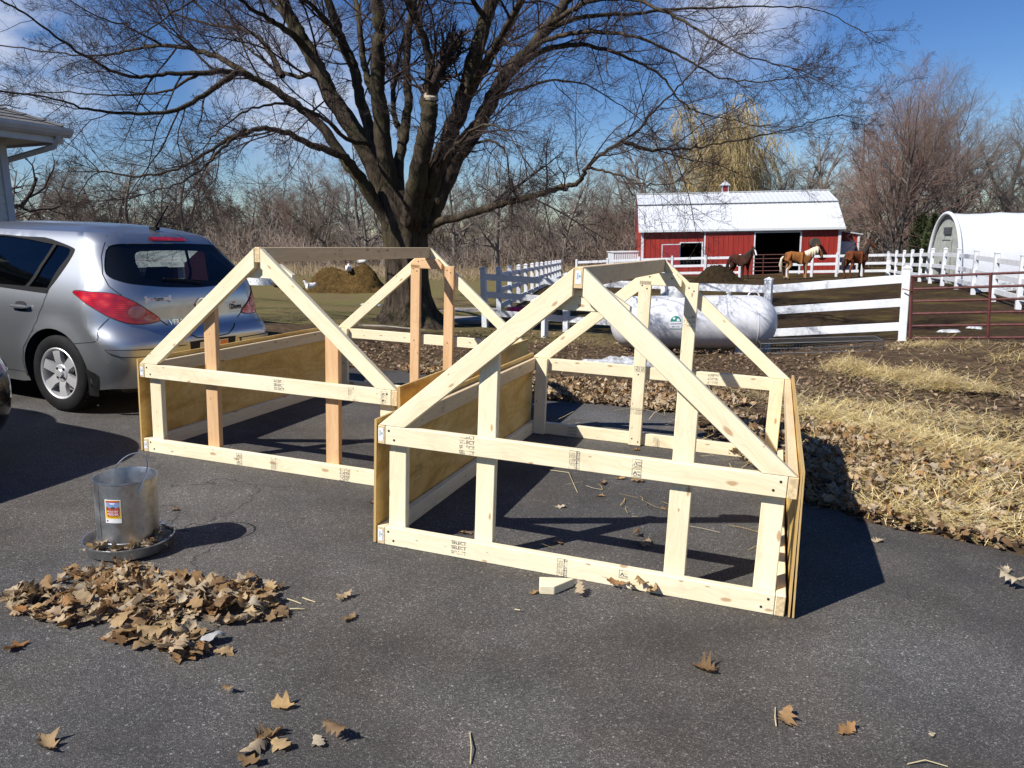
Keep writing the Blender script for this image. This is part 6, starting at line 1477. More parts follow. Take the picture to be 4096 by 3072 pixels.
for i, (u, y) in enumerate(spots_w):
    x = float(ray(u, 1000)[0] * y); kx = rw_.choice([0, 0, 1, 1, 2, 3, 4] if u < 2600 else [0, 1, 2, 3, 3])
    if 2300 < u < 3500 and y < 64: y += 10; x = float(ray(u, 1000)[0] * y)
    s = rw_.uniform(.85, 1.25) * (y / 68) ** .6 * (1.08 if u < 2400 else 1.15)
    o = protos[kx] if first[kx] else copy_tree(protos[kx]); first[kx] = False
    o.location = (x, y, gz1(x, y) - .1); o.rotation_euler = (0, 0, rw_.uniform(0, 6.28)); o.scale = (s * rw_.uniform(.9, 1.15), s * rw_.uniform(.9, 1.15), s)
    o['label'], o['group'] = WOODS[kx]
# undergrowth of the woods: brush nobody could count
def brush(name, seed, N, y0, y1, h, mat, u0=-400, u1=4500, thick=.012, up=.9, Lr=(.5, 1.7)):
    """A tangle: twigs of every slope at every height up to the brush line."""
    rng = np.random.default_rng(seed); u = rng.uniform(u0, u1, N); y = rng.uniform(y0, y1, N); x = (u - 2048) / FPX * y; top = h * (.75 + .22 * np.sin(x * .23) + .18 * np.sin(x * .61 + 1) + .1 * np.sin(x * 1.7 + y)); z = gz(x, y) + top * rng.random(N) ** 1.25
    d = _unit(np.stack([rng.normal(0, .75, N), rng.normal(0, .75, N), np.abs(rng.normal(up, .6, N))], 1)); L = rng.uniform(*Lr, N)[:, None]; w = (thick * rng.uniform(.5, 1.5, N))[:, None]
    A = np.stack([x, y, z], 1); M_ = A + d * L * .5 + rng.normal(0, .07, (N, 3)); B = A + d * L + rng.normal(0, .12, (N, 3)); s = _unit(np.cross(d, np.array([.15, 1.0, .1]))) * w
    V = np.stack([A - s, A + s, M_ - s * .8, M_ + s * .8, B - s * .3, B + s * .3], 1).reshape(-1, 3); o = (np.arange(N) * 6)[:, None]
    tag(mesh_np(name, V, np.concatenate([o + [0, 1, 3, 2], o + [2, 3, 5, 4]]), mat), 'tangle of brown undergrowth filling the woods', 'brush', kind='stuff')
brush('undergrowth', 1, 45000, 56, 92, 2.5, BROWNT, thick=.020)
brush('undergrowth', 2, 48000, 66, 104, 4.4, GREYT, thick=.022)
brush('dry_grass', 3, 9000, 48, 60, .5, plain('dry_grass_mat', (.30, .22, .13), .9, var=.2), u1=2500, thick=.012, up=2, Lr=(.3, .8))
# a bare tree outside the left edge of the view: the soft branch shadows round the feeder are its
o = copy_tree(protos[0]); o.location = (-8.3, -1.9, gz1(-8.3, -1.9)); o.rotation_euler = (0, 0, 1.1); o.scale = (1, 1, .95); o['label'] = 'bare tree outside the left edge whose branch shadows fall by the feeder'; o['group'] = WOODS[0][1]

# ---- single trees at the right
def stand(o, u, v, y, s=1.0, rz=0.0):
    p = at(u, v, y); o.location = (p.x, p.y, gz1(p.x, p.y) - .1); o.scale = (s, s, s); o.rotation_euler = (0, 0, rz); return o
sp_r = [(7, 5, 10, .5, .12, .08), (4, 4, 8, .52, .16, .08), (2, 3, 5, .55, .2, .06), (1, 3, 0, .5, .25, .05)]
stand(grow_tree(31, 10.6, 5.8, .24, sp_r, up=1.0, stems=3, twist=.8, label='spreading bare maple with reddish twigs beside the barn', bark=GREYB, twig=REDT, nb=16, low=.10, name='maple_tree'), 3563, 1100, 43.0, 1.0, .4)
stand(grow_tree(32, 14.5, 6.8, .28, sp_r, up=.9, stems=3, label='tallest grey bare tree behind the tunnel houses at right', bark=GREYB, twig=GREYT, nb=17, low=.22), 3830, 1080, 56.0, 1.0)
_t32 = [c for c in bpy.data.objects if c.get('label', '').startswith('tallest grey bare tree')][0]
for lab_, u_, y_, s_, r_ in (('bare tree at the far right edge behind the tunnel house', 4150, 58.0, .82, 2.2), ('bare grey tree between the barn and the tall grey tree', 3420, 58.0, .74, 4.0)):
    o = copy_tree(_t32); o['label'] = lab_; stand(o, u_, 1080, y_, s_, r_)
# old oak with black crooked limbs behind the house
sp_o = [(8, 6, 7, .5, .28, .02), (6, 4, 6, .5, .3, .02), (4, 3, 5, .5, .3, .02), (1, 3, 0, .5, .3, .0)]
stand(grow_tree(35, 9.5, 7.5, .42, sp_o, up=.35, twist=1.2, label='old dark crooked tree behind the corner of the house', nb=13, low=.22, name='oak_tree'), -330, 1080, 24.0, 1.0, .8)
def willow():
    rng = np.random.default_rng(5); root = empty('willow_tree', Vector((0, 0, 0)), 'yellow weeping willow rising behind the barn roof', 'tree'); tr = Tubes(); cr = Tubes()
    for st in range(9):
        a = rng.uniform(0, 6.28); P = [np.array([0, 0, 0.])]; d = np.array([math.cos(a) * .35, math.sin(a) * .35, 1.]); L = rng.uniform(8.5, 12.5)
        for i in range(9): d = d + rng.normal(0, .1, 3); d /= np.linalg.norm(d); P.append(P[-1] + d * L / 9)
        P = np.array(P); R = np.linspace(.28, .03, 10); tr.add(P, R, 6)
        for c in range(95):
            t = .30 + .7 * rng.random(); i = min(int(t * 9), 8); q = P[i] + (P[i + 1] - P[i]) * rng.random(); b = rng.uniform(0, 6.28); r = rng.uniform(.4, 2.0); Q = [q]; dd = np.array([math.cos(b), math.sin(b), .5])
            LL = rng.uniform(2.0, 4.6)
            for s in range(7): dd = dd + np.array([0, 0, -.42]) + rng.normal(0, .1, 3); dd /= np.linalg.norm(dd); Q.append(Q[-1] + dd * LL / 7)
            cr.add(Q, np.linspace(.022, .010, 8), 3)
            for e in range(7):
                j = rng.integers(1, 6); d2 = np.array([rng.normal(0, .4), rng.normal(0, .4), -.9]); cr.add([Q[j], Q[j] + d2 * .5 + rng.normal(0, .08, 3), Q[j] + d2 * rng.uniform(.9, 1.6)], [.014, .012, .008], 3)
    tr.build('trunk', GREYB, root); cr.build('crown', WILLT, root); return root
stand(willow(), 2915, 1080, 66.0, 1.24); bpy.data.objects['willow_tree'].scale = (1.0, 1.0, 1.24)
def conifer(label, u, y, h, w, seed):
    rng = np.random.default_rng(seed); root = empty('conifer', Vector((0, 0, 0)), label, 'tree', None); N = 5200
    t = rng.random(N) ** .8; rr = w * (1 - t) ** .55 * (.35 + .65 * t ** .12) * (1 + .2 * np.sin(9 * t + seed)) * rng.uniform(.55, 1.05, N); a = rng.uniform(0, 6.28, N)
    C_ = np.stack([rr * np.cos(a), rr * np.sin(a), t * h], 1); d = np.stack([np.cos(a) * .5, np.sin(a) * .5, np.ones(N) * .9], 1) + rng.normal(0, .35, (N, 3)); d /= np.linalg.norm(d, axis=1, keepdims=True)
    s = np.cross(d, rng.normal(0, 1, (N, 3))); s /= np.linalg.norm(s, axis=1, keepdims=True); L = rng.uniform(.08, .22, N)[:, None]; wd = L * .28
    V = np.stack([C_ - s * wd, C_ + s * wd, C_ + d * L + s * wd * .3, C_ + d * L - s * wd * .3], 1).reshape(-1, 3); F = np.arange(N * 4).reshape(-1, 4)
    k = plain('conifer_green', (.045, .060, .014), .85, var=.5, scale=3); mesh_np('crown', V, F, k, parent=root); mb = MB(); mb.tube([(0, 0, -.2), (0, 0, h * .9)], [.10, .02], 7); mb.build('trunk', GREYB, root)
    p = at(u, 1080, y); root.location = (p.x, p.y, gz1(p.x, p.y))
conifer('dark green narrow conifer beside the tunnel house end wall', 3668, 41.0, 3.2, .72, 1)
conifer('yellow green conifer right against the tunnel house end wall', 3722, 37.5, 3.0, .60, 2)
# ================================================================== animals
def skin_body(name, joints, edges, mat, parent, sub=2, rootj=0):
    """One continuous surface grown from a skeleton of joints: name -> (x, y, z, rx, ry)."""
    keys = list(joints); ix = {k: i for i, k in enumerate(keys)}
    me = bpy.data.meshes.new(name); me.from_pydata([joints[k][:3] for k in keys], [(ix[a], ix[b]) for a, b in edges], []); me.update()
    o = bpy.data.objects.new(name, me); COL.objects.link(o)
    m = o.modifiers.new('skin', 'SKIN'); m.use_smooth_shade = True; o.modifiers.new('sub', 'SUBSURF').levels = sub; o.modifiers['sub'].render_levels = sub
    for i, k in enumerate(keys):
        sv = me.skin_vertices[0].data[i]; sv.radius = joints[k][3:5]; sv.use_root = (i == rootj)
    dg = bpy.context.evaluated_depsgraph_get(); nm = bpy.data.meshes.new_from_object(o.evaluated_get(dg)); bpy.data.objects.remove(o); bpy.data.meshes.remove(me)
    smooth(nm); nm.name = name; nm.materials.clear(); nm.materials.append(mat); return link(name, nm, parent)
def coat(name, lo, hi, belly=None):
    k = NM(name, hi, .85, spec=.15); n = k.noise(k.coord(), 4, 6, .7); c = k.ramp(n, (.3, lo), (.7, hi))
    if belly:
        s = k.node('ShaderNodeSeparateXYZ'); k.l.new(k.coord(), s.inputs[0]); c = k.mix(k.ramp(s.outputs[2], (.72, .55), (.98, 0.0)), c, belly)
    k.color(c); return k.m
def horse(label, place, coat_m, leg_m, mane_m, head='level', blaze=None, scale=1.0, white_leg=False):
    root = empty('horse', place, label, 'horse', 'horses in the paddock')
    hd = dict(level=dict(n1=(.62, 0, 1.34), n2=(.84, .02, 1.52), poll=(1.00, .04, 1.62), face=(1.16, .02, 1.42), muz=(1.24, 0, 1.20), nose=(1.27, -.005, 1.10)),
              up=dict(n1=(.60, 0, 1.38), n2=(.75, .03, 1.58), poll=(.86, .06, 1.76), face=(1.03, -.02, 1.64), muz=(1.17, -.08, 1.48), nose=(1.22, -.10, 1.41)),
              high=dict(n1=(.58, 0, 1.42), n2=(.70, .03, 1.68), poll=(.80, .06, 1.90), face=(.98, -.02, 1.80), muz=(1.12, -.08, 1.66), nose=(1.17, -.10, 1.60)),
              turn=dict(n1=(.62, -.03, 1.40), n2=(.76, -.14, 1.62), poll=(.82, -.24, 1.78), face=(.84, -.40, 1.62), muz=(.85, -.52, 1.42), nose=(.85, -.56, 1.34)))[head]
    J = dict(rump=(-.72, 0, 1.20, .20, .24), croup=(-.50, 0, 1.22, .26, .30), loin=(-.20, 0, 1.16, .27, .31), barrel=(.08, 0, 1.12, .28, .33), chest=(.36, 0, 1.14, .25, .32), breast=(.52, 0, 1.12, .20, .27),
             n1=(*hd['n1'], .17, .27), n2=(*hd['n2'], .13, .21), poll=(*hd['poll'], .10, .14), face=(*hd['face'], .085, .12), muz=(*hd['muz'], .06, .075), nose=(*hd['nose'], .055, .06))
    E = [('rump', 'croup'), ('croup', 'loin'), ('loin', 'barrel'), ('barrel', 'chest'), ('chest', 'breast'), ('breast', 'n1'), ('n1', 'n2'), ('n2', 'poll'), ('poll', 'face'), ('face', 'muz'), ('muz', 'nose')]
    for sd, q in ((1, 'l'), (-1, 'r')):
        off = .04 * sd
        J['sh' + q] = (.40 + off, sd * .16, .92, .11, .14); J['el' + q] = (.36 + off, sd * .17, .76, .085, .10); J['kn' + q] = (.40 + off, sd * .17, .46, .055, .058); J['fe' + q] = (.39 + off, sd * .17, .15, .040, .042); J['ho' + q] = (.42 + off, sd * .17, .03, .055, .06)
        E += [('chest', 'sh' + q), ('sh' + q, 'el' + q), ('el' + q, 'kn' + q), ('kn' + q, 'fe' + q), ('fe' + q, 'ho' + q)]
        J['hp' + q] = (-.58 + off, sd * .15, 1.00, .14, .20); J['st' + q] = (-.48 - off, sd * .17, .78, .10, .13); J['hk' + q] = (-.70 - off, sd * .16, .52, .058, .07); J['hf' + q] = (-.66 - off, sd * .16, .16, .043, .045); J['hh' + q] = (-.62 - off, sd * .16, .03, .056, .062)
        E += [('croup', 'hp' + q), ('hp' + q, 'st' + q), ('st' + q, 'hk' + q), ('hk' + q, 'hf' + q), ('hf' + q, 'hh' + q)]
    skin_body('body', J, E, coat_m, root, rootj=2)
    mb = MB(); pl = Vector(hd['poll']); fc = Vector(hd['face']); fw = (fc - pl).normalized(); side = Vector((0, 0, 1)).cross(fw); side = side.normalized() if side.length > .01 else Vector((0, 1, 0))
    upv = (-fw * .55 + Vector((0, 0, 1)) * .8).normalized()
    for sd in (1, -1):
        b_ = pl + side * sd * .055 + Vector((0, 0, .05)); mb.tube([b_, b_ + upv * .09 + side * sd * .012, b_ + upv * .19], [.032, .034, .004], 8); e_ = MB(); mb.build('ear', coat_m, root, sm=60); mb = MB()
        ee = pl.lerp(fc, .55) + side * sd * .088 + Vector((0, 0, .02)); e_.lathe([(0, -.018), (.016, -.008), (.018, .0), (.012, .012), (0, .018)], 10, Matrix.Translation(ee)); e_.build('eye', TRIM, root, sm=60)
        n_ = Vector(hd['nose']) + side * sd * .045; ne = MB(); ne.lathe([(0, -.014), (.016, 0), (0, .014)], 8, Matrix.Translation(n_)); ne.build('nostril', TRIM, root, sm=60)
    rr = random.Random(7); mane = MB(); neck = [Vector(hd['poll']) + Vector((0, 0, .10)), Vector(hd['n2']) + Vector((-.10, 0, .13)), Vector(hd['n1']) + Vector((-.16, 0, .17)), Vector((.30, 0, 1.46))]
    for i in range(46):
        t = i / 45 * 2.98; j = min(int(t), 2); a = neck[j].lerp(neck[j + 1], t - j); L = rr.uniform(.26, .46); sdv = Vector((rr.uniform(-.03, .05), -.17 + rr.uniform(-.03, .03), -L))
        mane.tube([a, a + Vector((.0, -.09, -.03)), a + sdv * .6 + Vector((0, -.05, 0)), a + sdv], [.022, .028, .022, .006], 5)
    for i in range(10): a = pl + Vector((.0, 0, .10)); mane.tube([a, a + fw * .1 + side * rr.uniform(-.08, .08) + Vector((0, 0, .03)), a + fw * rr.uniform(.22, .34) + side * rr.uniform(-.09, .09)], [.02, .024, .006], 5)
    mane.build('mane', mane_m, root, sm=60)
    tail = MB()
    for i in range(22):
        a = Vector((-.86, rr.uniform(-.03, .03), 1.22)); tail.tube([a, a + Vector((-.10, rr.uniform(-.04, .04), -.10)), a + Vector((-.14 + rr.uniform(-.05, .05), rr.uniform(-.08, .08), -.45)), a + Vector((-.08 + rr.uniform(-.06, .06), rr.uniform(-.08, .08), -rr.uniform(.6, .85)))], [.035, .035, .03, .008], 5)
    tail.build('tail', mane_m, root, sm=60)
    if blaze:
        bm_ = MB(); nose = Vector(hd['nose']); nrm = side.cross(nose - fc).normalized(); nrm = nrm if nrm.dot(Vector((fw.x, fw.y, .6))) > 0 else -nrm; pts = [pl.lerp(fc, .45), fc, Vector(hd['muz']), nose]; offs = [.105, .118, .078, .062]; ws_ = [.022, .035, .04, .045]
        V = []; F = []
        for p_, of, w in zip(pts, offs, ws_): V += [p_ + nrm * of + side * w, p_ + nrm * (of + .012), p_ + nrm * of - side * w]
        for i in range(3): F += [(3 * i, 3 * i + 1, 3 * i + 4, 3 * i + 3), (3 * i + 1, 3 * i + 2, 3 * i + 5, 3 * i + 4)]
        bm_.add(V, F); bm_.build('blaze', blaze, root, sm=60)
    for q in (1, -1):
        for (hx, hy, w) in ((.425 + .04 * q, .17 * q, 0), (-.615 - .04 * q, .16 * q, 1)):
            h_ = MB(); h_.lathe([(.075, 0), (.058, .075), (0, .08)], 12, Matrix.Translation((hx, hy, 0))); h_.build('hoof', TRIM, root, sm=50)
    return root
def stand_at(u, v, y, yaw, s=1.0):
    p = at(u, v, y); return Matrix.Translation((p.x, p.y, gz1(p.x, p.y))) @ Matrix.Rotation(yaw, 4, 'Z') @ Matrix.Scale(s, 4)
CREAM = plain('cream_hair', (.62, .54, .40), .8, var=.15); DARKH = plain('dark_hair', (.03, .018, .012), .8, var=.2)
PALO = coat('golden_coat', (.20, .075, .02), (.30, .12, .035), (.40, .24, .12)); BAY = coat('dark_bay_coat', (.03, .012, .008), (.06, .022, .013)); CHEST = coat('chestnut_coat', (.11, .032, .012), (.17, .052, .02))
horse('golden chestnut horse with a cream mane standing side-on before the barn', stand_at(3192, 1100, 41.0, rad(4), 1.0), PALO, PALO, CREAM, 'level', CREAM)
horse('dark bay horse with a white blaze facing us behind the manure heap', stand_at(2960, 1095, 42.0, rad(-58), .92), BAY, BAY, DARKH, 'up', STICKER)
horse('reddish chestnut horse with raised head, rightmost of the three', stand_at(3424, 1100, 41.0, rad(24), .98), CHEST, CHEST, DARKH, 'high', CREAM)

def hen(label, p, yaw, col, s=1.0):
    root = empty('hen', Matrix.Translation(p) @ Matrix.Rotation(yaw, 4, 'Z') @ Matrix.Scale(s, 4), label, 'chicken', 'chickens in the yard')
    J = dict(tail=(-.20, 0, .36, .03, .05), back=(-.12, 0, .27, .085, .09), mid=(0, 0, .23, .11, .115), breast=(.11, 0, .25, .085, .09), neck=(.17, 0, .36, .045, .05), head=(.20, 0, .43, .038, .04), beak=(.255, 0, .42, .010, .010))
    skin_body('body', J, [('tail', 'back'), ('back', 'mid'), ('mid', 'breast'), ('breast', 'neck'), ('neck', 'head'), ('head', 'beak')], col, root, rootj=2)
    mb = MB(); mb.add([(.16, -.006, .46), (.24, -.006, .455), (.23, -.006, .50), (.20, -.006, .485), (.18, -.006, .51), (.16, .006, .46), (.24, .006, .455), (.23, .006, .50), (.20, .006, .485), (.18, .006, .51)], [(0, 1, 2, 3, 4), (9, 8, 7, 6, 5), (0, 5, 6, 1), (1, 6, 7, 2), (2, 7, 8, 3), (3, 8, 9, 4), (4, 9, 5, 0)]); mb.build('comb', BDOOR, root)
    for y in (-.04, .04):
        mb = MB(); mb.tube([(.0, y, .16), (.01, y, .02)], .010, 5)
        for a in (-.5, 0, .5): mb.tube([(.01, y, .015), (.01 + .06 * math.cos(a), y + .06 * math.sin(a), .005)], .006, 4)
        mb.build('leg', plain('leg_yellow', (.45, .28, .06), .6), root)
WHITEF = plain('white_feathers', (.72, .70, .68), .8, var=.08); DARKF = plain('dark_feathers', (.05, .03, .02), .8)

# ================================================================== heaps
def heap(name, label, cat, cx, cy, w, d, h, mat, seed, peaks):
    rng = np.random.default_rng(seed); n = 46; V = []; F = []
    for j in range(n + 1):
        for i in range(n + 1):
            u = i / n * 2 - 1; v = j / n * 2 - 1; x = cx + u * w / 2; y = cy + v * d / 2; r = math.hypot(u, v)
            z = sum(a * math.exp(-(((u - px) / sx) ** 2 + ((v - py) / sy) ** 2)) for px, py, sx, sy, a in peaks) * max(0, 1 - r ** 4)
            V.append((x + rng.normal(0, .012), y + rng.normal(0, .012), gz1(x, y) - .04 + h * z + (rng.normal(0, .028) if r < .95 else 0)))
    for j in range(n):
        for i in range(n): a = j * (n + 1) + i; F.append((a, a + 1, a + n + 2, a + n + 1))
    mb = MB(); mb.add(V, F); o = mb.build(name, mat, sm=None); smooth(o.data); return tag(o, label, cat)
def heap_mat(name, lo, mid, hi, sc=5):
    k = NM(name, mid, .95, spec=.1); P = k.coord(which='Position'); n = k.noise(P, sc, 8, .75); m = k.noise(P, sc * 5, 5, .7); k.color(k.mix(.5, k.ramp(n, (.35, lo), (.5, mid), (.68, hi)), k.ramp(m, (.3, lo), (.7, hi)))).bump(k.math('ADD', n, m), 1.0, .12); return k.m
mp_ = at(2870, 1105, 37.0)
heap('manure_heap', 'dark brown manure heap in the paddock before the barn', 'manure heap', mp_.x, mp_.y, 3.4, 3.0, .78, heap_mat('manure', (.010, .007, .004), (.04, .026, .014), (.10, .07, .035)), 2, [(.0, 0, .5, .5, 1.0), (-.35, .1, .3, .4, .25), (.4, 0, .3, .3, .2)])
sp_h = at(1375, 1166, 28.3)
heap('straw_heap', 'golden brown heap of old straw between the car and the big tree', 'straw heap', sp_h.x, sp_h.y, 3.7, 2.6, 1.0, heap_mat('old_straw', (.035, .020, .008), (.12, .070, .022), (.27, .17, .06), 4), 3, [(-.42, 0, .32, .6, .72), (.5, .1, .36, .6, .95), (.05, 0, .4, .5, .45), (-.1, -.1, .2, .3, .15)])
hy = 28.3
hen('white hen standing on top of the straw heap, near the tree', Vector((at(1452, 1072, 28.5).x, 28.5, at(1452, 1074, 28.5).z)), rad(150), WHITEF, 1.15)
hen('white hen stretching up on the middle of the straw heap', Vector((at(1394, 1100, 28.0).x, 28.0, at(1394, 1101, 28.0).z)), rad(95), WHITEF, .95)
q_ = at(1244, 1168, 26.5); hen('white hen walking on the grass in front of the straw heap', Vector((q_.x, q_.y, gz1(q_.x, q_.y))), rad(200), WHITEF, 1.0)
q_ = at(1116, 1170, 26.5); hen('dark brown hen on the grass left of the straw heap', Vector((q_.x, q_.y, gz1(q_.x, q_.y))), rad(20), DARKF, 1.0)

# ================================================================== snow, bits lying about
def snow_mat():
    k = NM('old_snow', (.75, .78, .82), .6); n = k.noise(k.coord(which='Position'), 14, 6, .7); k.color(k.ramp(n, (.36, (.20, .19, .17)), (.52, (.45, .46, .47)), (.68, (.72, .74, .77)))).bump(n, .6, .03); return k.m
SNOW = snow_mat()
def snow(label, u, v, y, w, d, h, seed, on=None):
    p = at(u, v, y); r = random.Random(seed); n = 22; m = 5; V = [(p.x, p.y, gz1(p.x, p.y) + h)]; F = []
    for j in range(1, m + 1):
        for i in range(n):
            a = 2 * math.pi * i / n; q = j / m * (1 + .22 * math.sin(3 * a + seed) + .13 * math.sin(7 * a + 2 * seed)); x = p.x + q * w / 2 * math.cos(a); y_ = p.y + q * d / 2 * math.sin(a)
            V.append((x, y_, gz1(x, y_) + (h * (1 - (j / m) ** 2) * r.uniform(.75, 1.2) if j < m else -.03)))
    for i in range(n): F.append((0, 1 + i, 1 + (i + 1) % n))
    for j in range(m - 1):
        for i in range(n): a = 1 + j * n + i; b = 1 + j * n + (i + 1) % n; F.append((a, a + n, b + n, b))
    mb = MB(); mb.add(V, F); o = mb.build('snow_patch', SNOW, sm=None); smooth(o.data); tag(o, label, 'snow')
snow('old grey snow bank behind the near coop frame, left of the gas tank', 2480, 1490, 10.2, 1.5, .5, .20, 1); snow('dirty lump of snow beneath the far studs of the near frame', 2610, 1535, 9.1, .8, .45, .16, 2)
snow('thin white snow strip in the paddock by the golden horse', 3330, 1155, 36, 1.5, 1.0, .05, 3); snow('small snow patch on the grass left of the big tree', 1490, 1213, 22.5, .6, .35, .05, 4)
snow('bright white snow bank just right of the car roof line', 1030, 1142, 33, 1.6, 1.4, .45, 5); snow('melting snow and ice seen through the red gate rails', 3800, 1335, 15.5, .40, .5, .02, 6); snow('second scrap of ice seen through the red gate rails', 3900, 1330, 16, .25, .4, .02, 7)
snow('white snow edge at the foot of the tunnel house', 4030, 1125, 25, 2.4, .7, .25, 8)
# pink tub, leaning white post, wire pen, boards, path stones
pk = at(2072, 1300, 18.4); mb = MB(); mb.lathe([(.20, -.02), (.25, .36), (.27, .37), (.27, .40), (.245, .40), (.19, .0), (0, 0)], 28); o = mb.build('tub', plain('pink_plastic', (.62, .03, .16), .45), sm=40); o.location = (pk.x, pk.y, gz1(pk.x, pk.y) + .02); tag(o, 'bright pink plastic tub behind the near white fence', 'tub')
wp = at(2178, 1362, 15.6); mb = MB(); mb.box(-.055, .055, -.055, .055, -.1, .78); mb.box(-.062, .062, -.062, .062, .78, .81); o = mb.build('short_post', VINYL, bev=.005); o.matrix_world = Matrix.Translation(wp) @ Matrix.Rotation(rad(38), 4, 'Z') @ Matrix.Rotation(rad(2), 4, 'X'); tag(o, 'short white post standing in front of the near fence', 'post')
def pen():
    A = at(3045, 1388, 12.6); B = at(3530, 1400, 12.2); A.z = gz1(A.x, A.y) + .02; B.z = gz1(B.x, B.y) + .02; root = empty('wire_pen', A, 'flat collapsed wire pen lying below the near white fence', 'wire pen'); d = (B - A); L = d.length; x = d.normalized(); y = Vector((0, 0, 1)).cross(x).normalized(); z = x.cross(y); M = cols(x, y, z)
    mb = MB()
    for zz in (.0, .17):
        for yy in (0, .55): mb.tube([(0, yy, zz), (L, yy, zz)], .010, 5)
    for xx in (0, L):
        mb.tube([(xx, 0, 0), (xx, 0, .17)], .01, 5); mb.tube([(xx, .55, 0), (xx, .55, .17)], .01, 5); mb.tube([(xx, 0, .17), (xx, .55, .17)], .01, 5)
    mb.build('frame', WIRE, root, M); mb = MB(); n = int(L / .05)
    for i in range(n):
        xx = L * i / n; mb.tube([(xx, 0, 0), (xx, 0, .17), (xx, .55, .17)], .0022, 3, False)
    for k in range(4): mb.tube([(0, 0, .045 * k), (L, 0, .045 * k)], .0022, 3, False)
    for k in range(10): mb.tube([(0, .055 * k, .17), (L, .055 * k, .17)], .0022, 3, False)
    mb.build('wire', WIRE, root, M)
pen()
def stick(name, label, pts, r, mat, cat):
    mb = MB(); mb.tube(pts, r, 6); o = mb.build(name, mat, sm=60); return tag(o, label, cat)
WOODG = plain('weathered_wood', (.34, .30, .25), .9, var=.2)
def gpt(u, v, y, h=0.0): p = at(u, v, y); return Vector((p.x, p.y, gz1(p.x, p.y) + h))
stick('fallen_branch', 'pale fallen branch lying on the ground below the big tree', [gpt(1435, 1314, 15.2, .03), gpt(1530, 1312, 15.2, .05), gpt(1640, 1304, 15.2, .04), gpt(1700, 1308, 15.2, .03)], [.02, .025, .02, .008], WOODG, 'branch')
STONE = plain('pale_stone', (.30, .26, .23), .9, var=.15, scale=4, bump=.3)
for i, (u, y, w) in enumerate(((1880, 21.5, 1.6), (1800, 18.6, 1.7))):
    p = gpt(u, 1200, y); mb = MB(); mb.box(-w / 2, w / 2, -.45, .45, -.05, .055); o = mb.build('stone_slab', STONE, bev=.015); o.matrix_world = Matrix.Translation(p) @ Matrix.Rotation(rad(-14), 4, 'Z'); tag(o, ('pinkish stone slab at the foot of the white corner post', 'grey stone slab in the shade right of the big trunk')[i], 'slab')
# yellow implement behind the back fence
yq = at(3300, 1075, 50.0); yg = gz1(yq.x, yq.y); YEL = plain('yellow_paint', (.62, .30, .01), .45); imp = empty('mower', Matrix.Translation((yq.x, yq.y, yg)) @ Matrix.Rotation(rad(-5), 4, 'Z'), 'yellow garden machine parked behind the back fence', 'machine')
mb = MB(); mb.prism([(-.9, .35), (.9, .35), (.8, .55), (.2, .60), (-.3, .72), (-.8, .62)], -.5, .5); mb.build('deck', YEL, imp, bev=.03); mb = MB(); mb.prism([(.95, .30), (1.5, .30), (1.5, .75), (1.3, .82), (1.0, .55)], -.4, .4); mb.build('hood', YEL, imp, bev=.03)
for x in (-.6, .65, 1.3):
    for y in (-.55, .55): mb = MB(); mb.lathe([(0, -.08), (.16, -.09), (.24, -.07), (.24, .07), (.16, .09), (0, .08)], 20, Matrix.Translation((x, y, .24)), axis='Y'); mb.build('wheel', RUBBER, imp, sm=40)
mb = MB(); mb.box(-.2, .25, -.25, .25, .7, .78); mb.box(-.25, -.18, -.25, .25, .75, 1.1); mb.tube([(.45, 0, .6), (.5, 0, 1.0), (.4, 0, 1.12)], .025, 6); mb.build('seat', TRIM, imp, bev=.02)
# small red shed with white trim, seen through the car's rear glass
rs = at(545, 1060, 13.0); rz_ = gz1(rs.x, rs.y); SH = empty('hen_house', Matrix.Translation((rs.x - .2, rs.y, rz_)) @ Matrix.Rotation(rad(-4), 4, 'Z'), 'little red hen house with white trim, seen through the car window', 'hen house')
rt_ = at(600, 1040, 13.0).z - rz_; mb = MB(); mb.box(-1.0, 1.0, 0, 1.2, 0, rt_); mb.prism([(0, 0)], 0, 0) if False else None
mb.add([(1.0, 0, rt_), (1.0, 1.2, rt_), (1.0, .6, rt_ + .19), (-1.0, 0, rt_), (-1.0, 1.2, rt_), (-1.0, .6, rt_ + .19)], [(0, 1, 2), (5, 4, 3)]); mb.build('wall', BDOOR, SH)
mb = MB(); mb.add([(-1.12, -.12, rt_ - .05), (1.12, -.12, rt_ - .05), (1.12, .6, rt_ + .22), (-1.12, .6, rt_ + .22), (1.12, 1.32, rt_ - .05), (-1.12, 1.32, rt_ - .05)], [(0, 1, 2, 3), (3, 2, 4, 5)]); mb.build('roof', plain('pale_roof', (.45, .46, .46), .6), SH)
mb = MB(); mb.box(-1.12, 1.12, -.15, -.12, rt_ - .12, rt_ - .03); mb.box(.94, 1.03, -.03, .03, 0, rt_); mb.box(-1.03, -.94, -.03, .03, 0, rt_); mb.build('trim', BTRIM, SH)
for x in (-.3, .35):
    mb = MB(); mb.box(x - .2, x + .2, -.03, -.001, .25, rt_ - .12); f = mb.build('window_frame', BTRIM, SH); mb = MB(); mb.box(x - .13, x + .13, -.035, -.03, .32, rt_ - .19); mb.build('pane', plain('pale_pane', (.25, .26, .24), .3), f)

# ================================================================== leaves and straw
rng = np.random.default_rng(77)
def scatter(poly, N, seed):
    r = np.random.default_rng(seed); P = np.array(poly); lo, hi = P.min(0), P.max(0); out = []
    tot = 0
    while tot < N:
        q = r.uniform(lo, hi, (N * 2, 2)); q = q[inside(poly, q[:, 0], q[:, 1])]; out.append(q); tot += len(q)
    return np.concatenate(out)[:N]
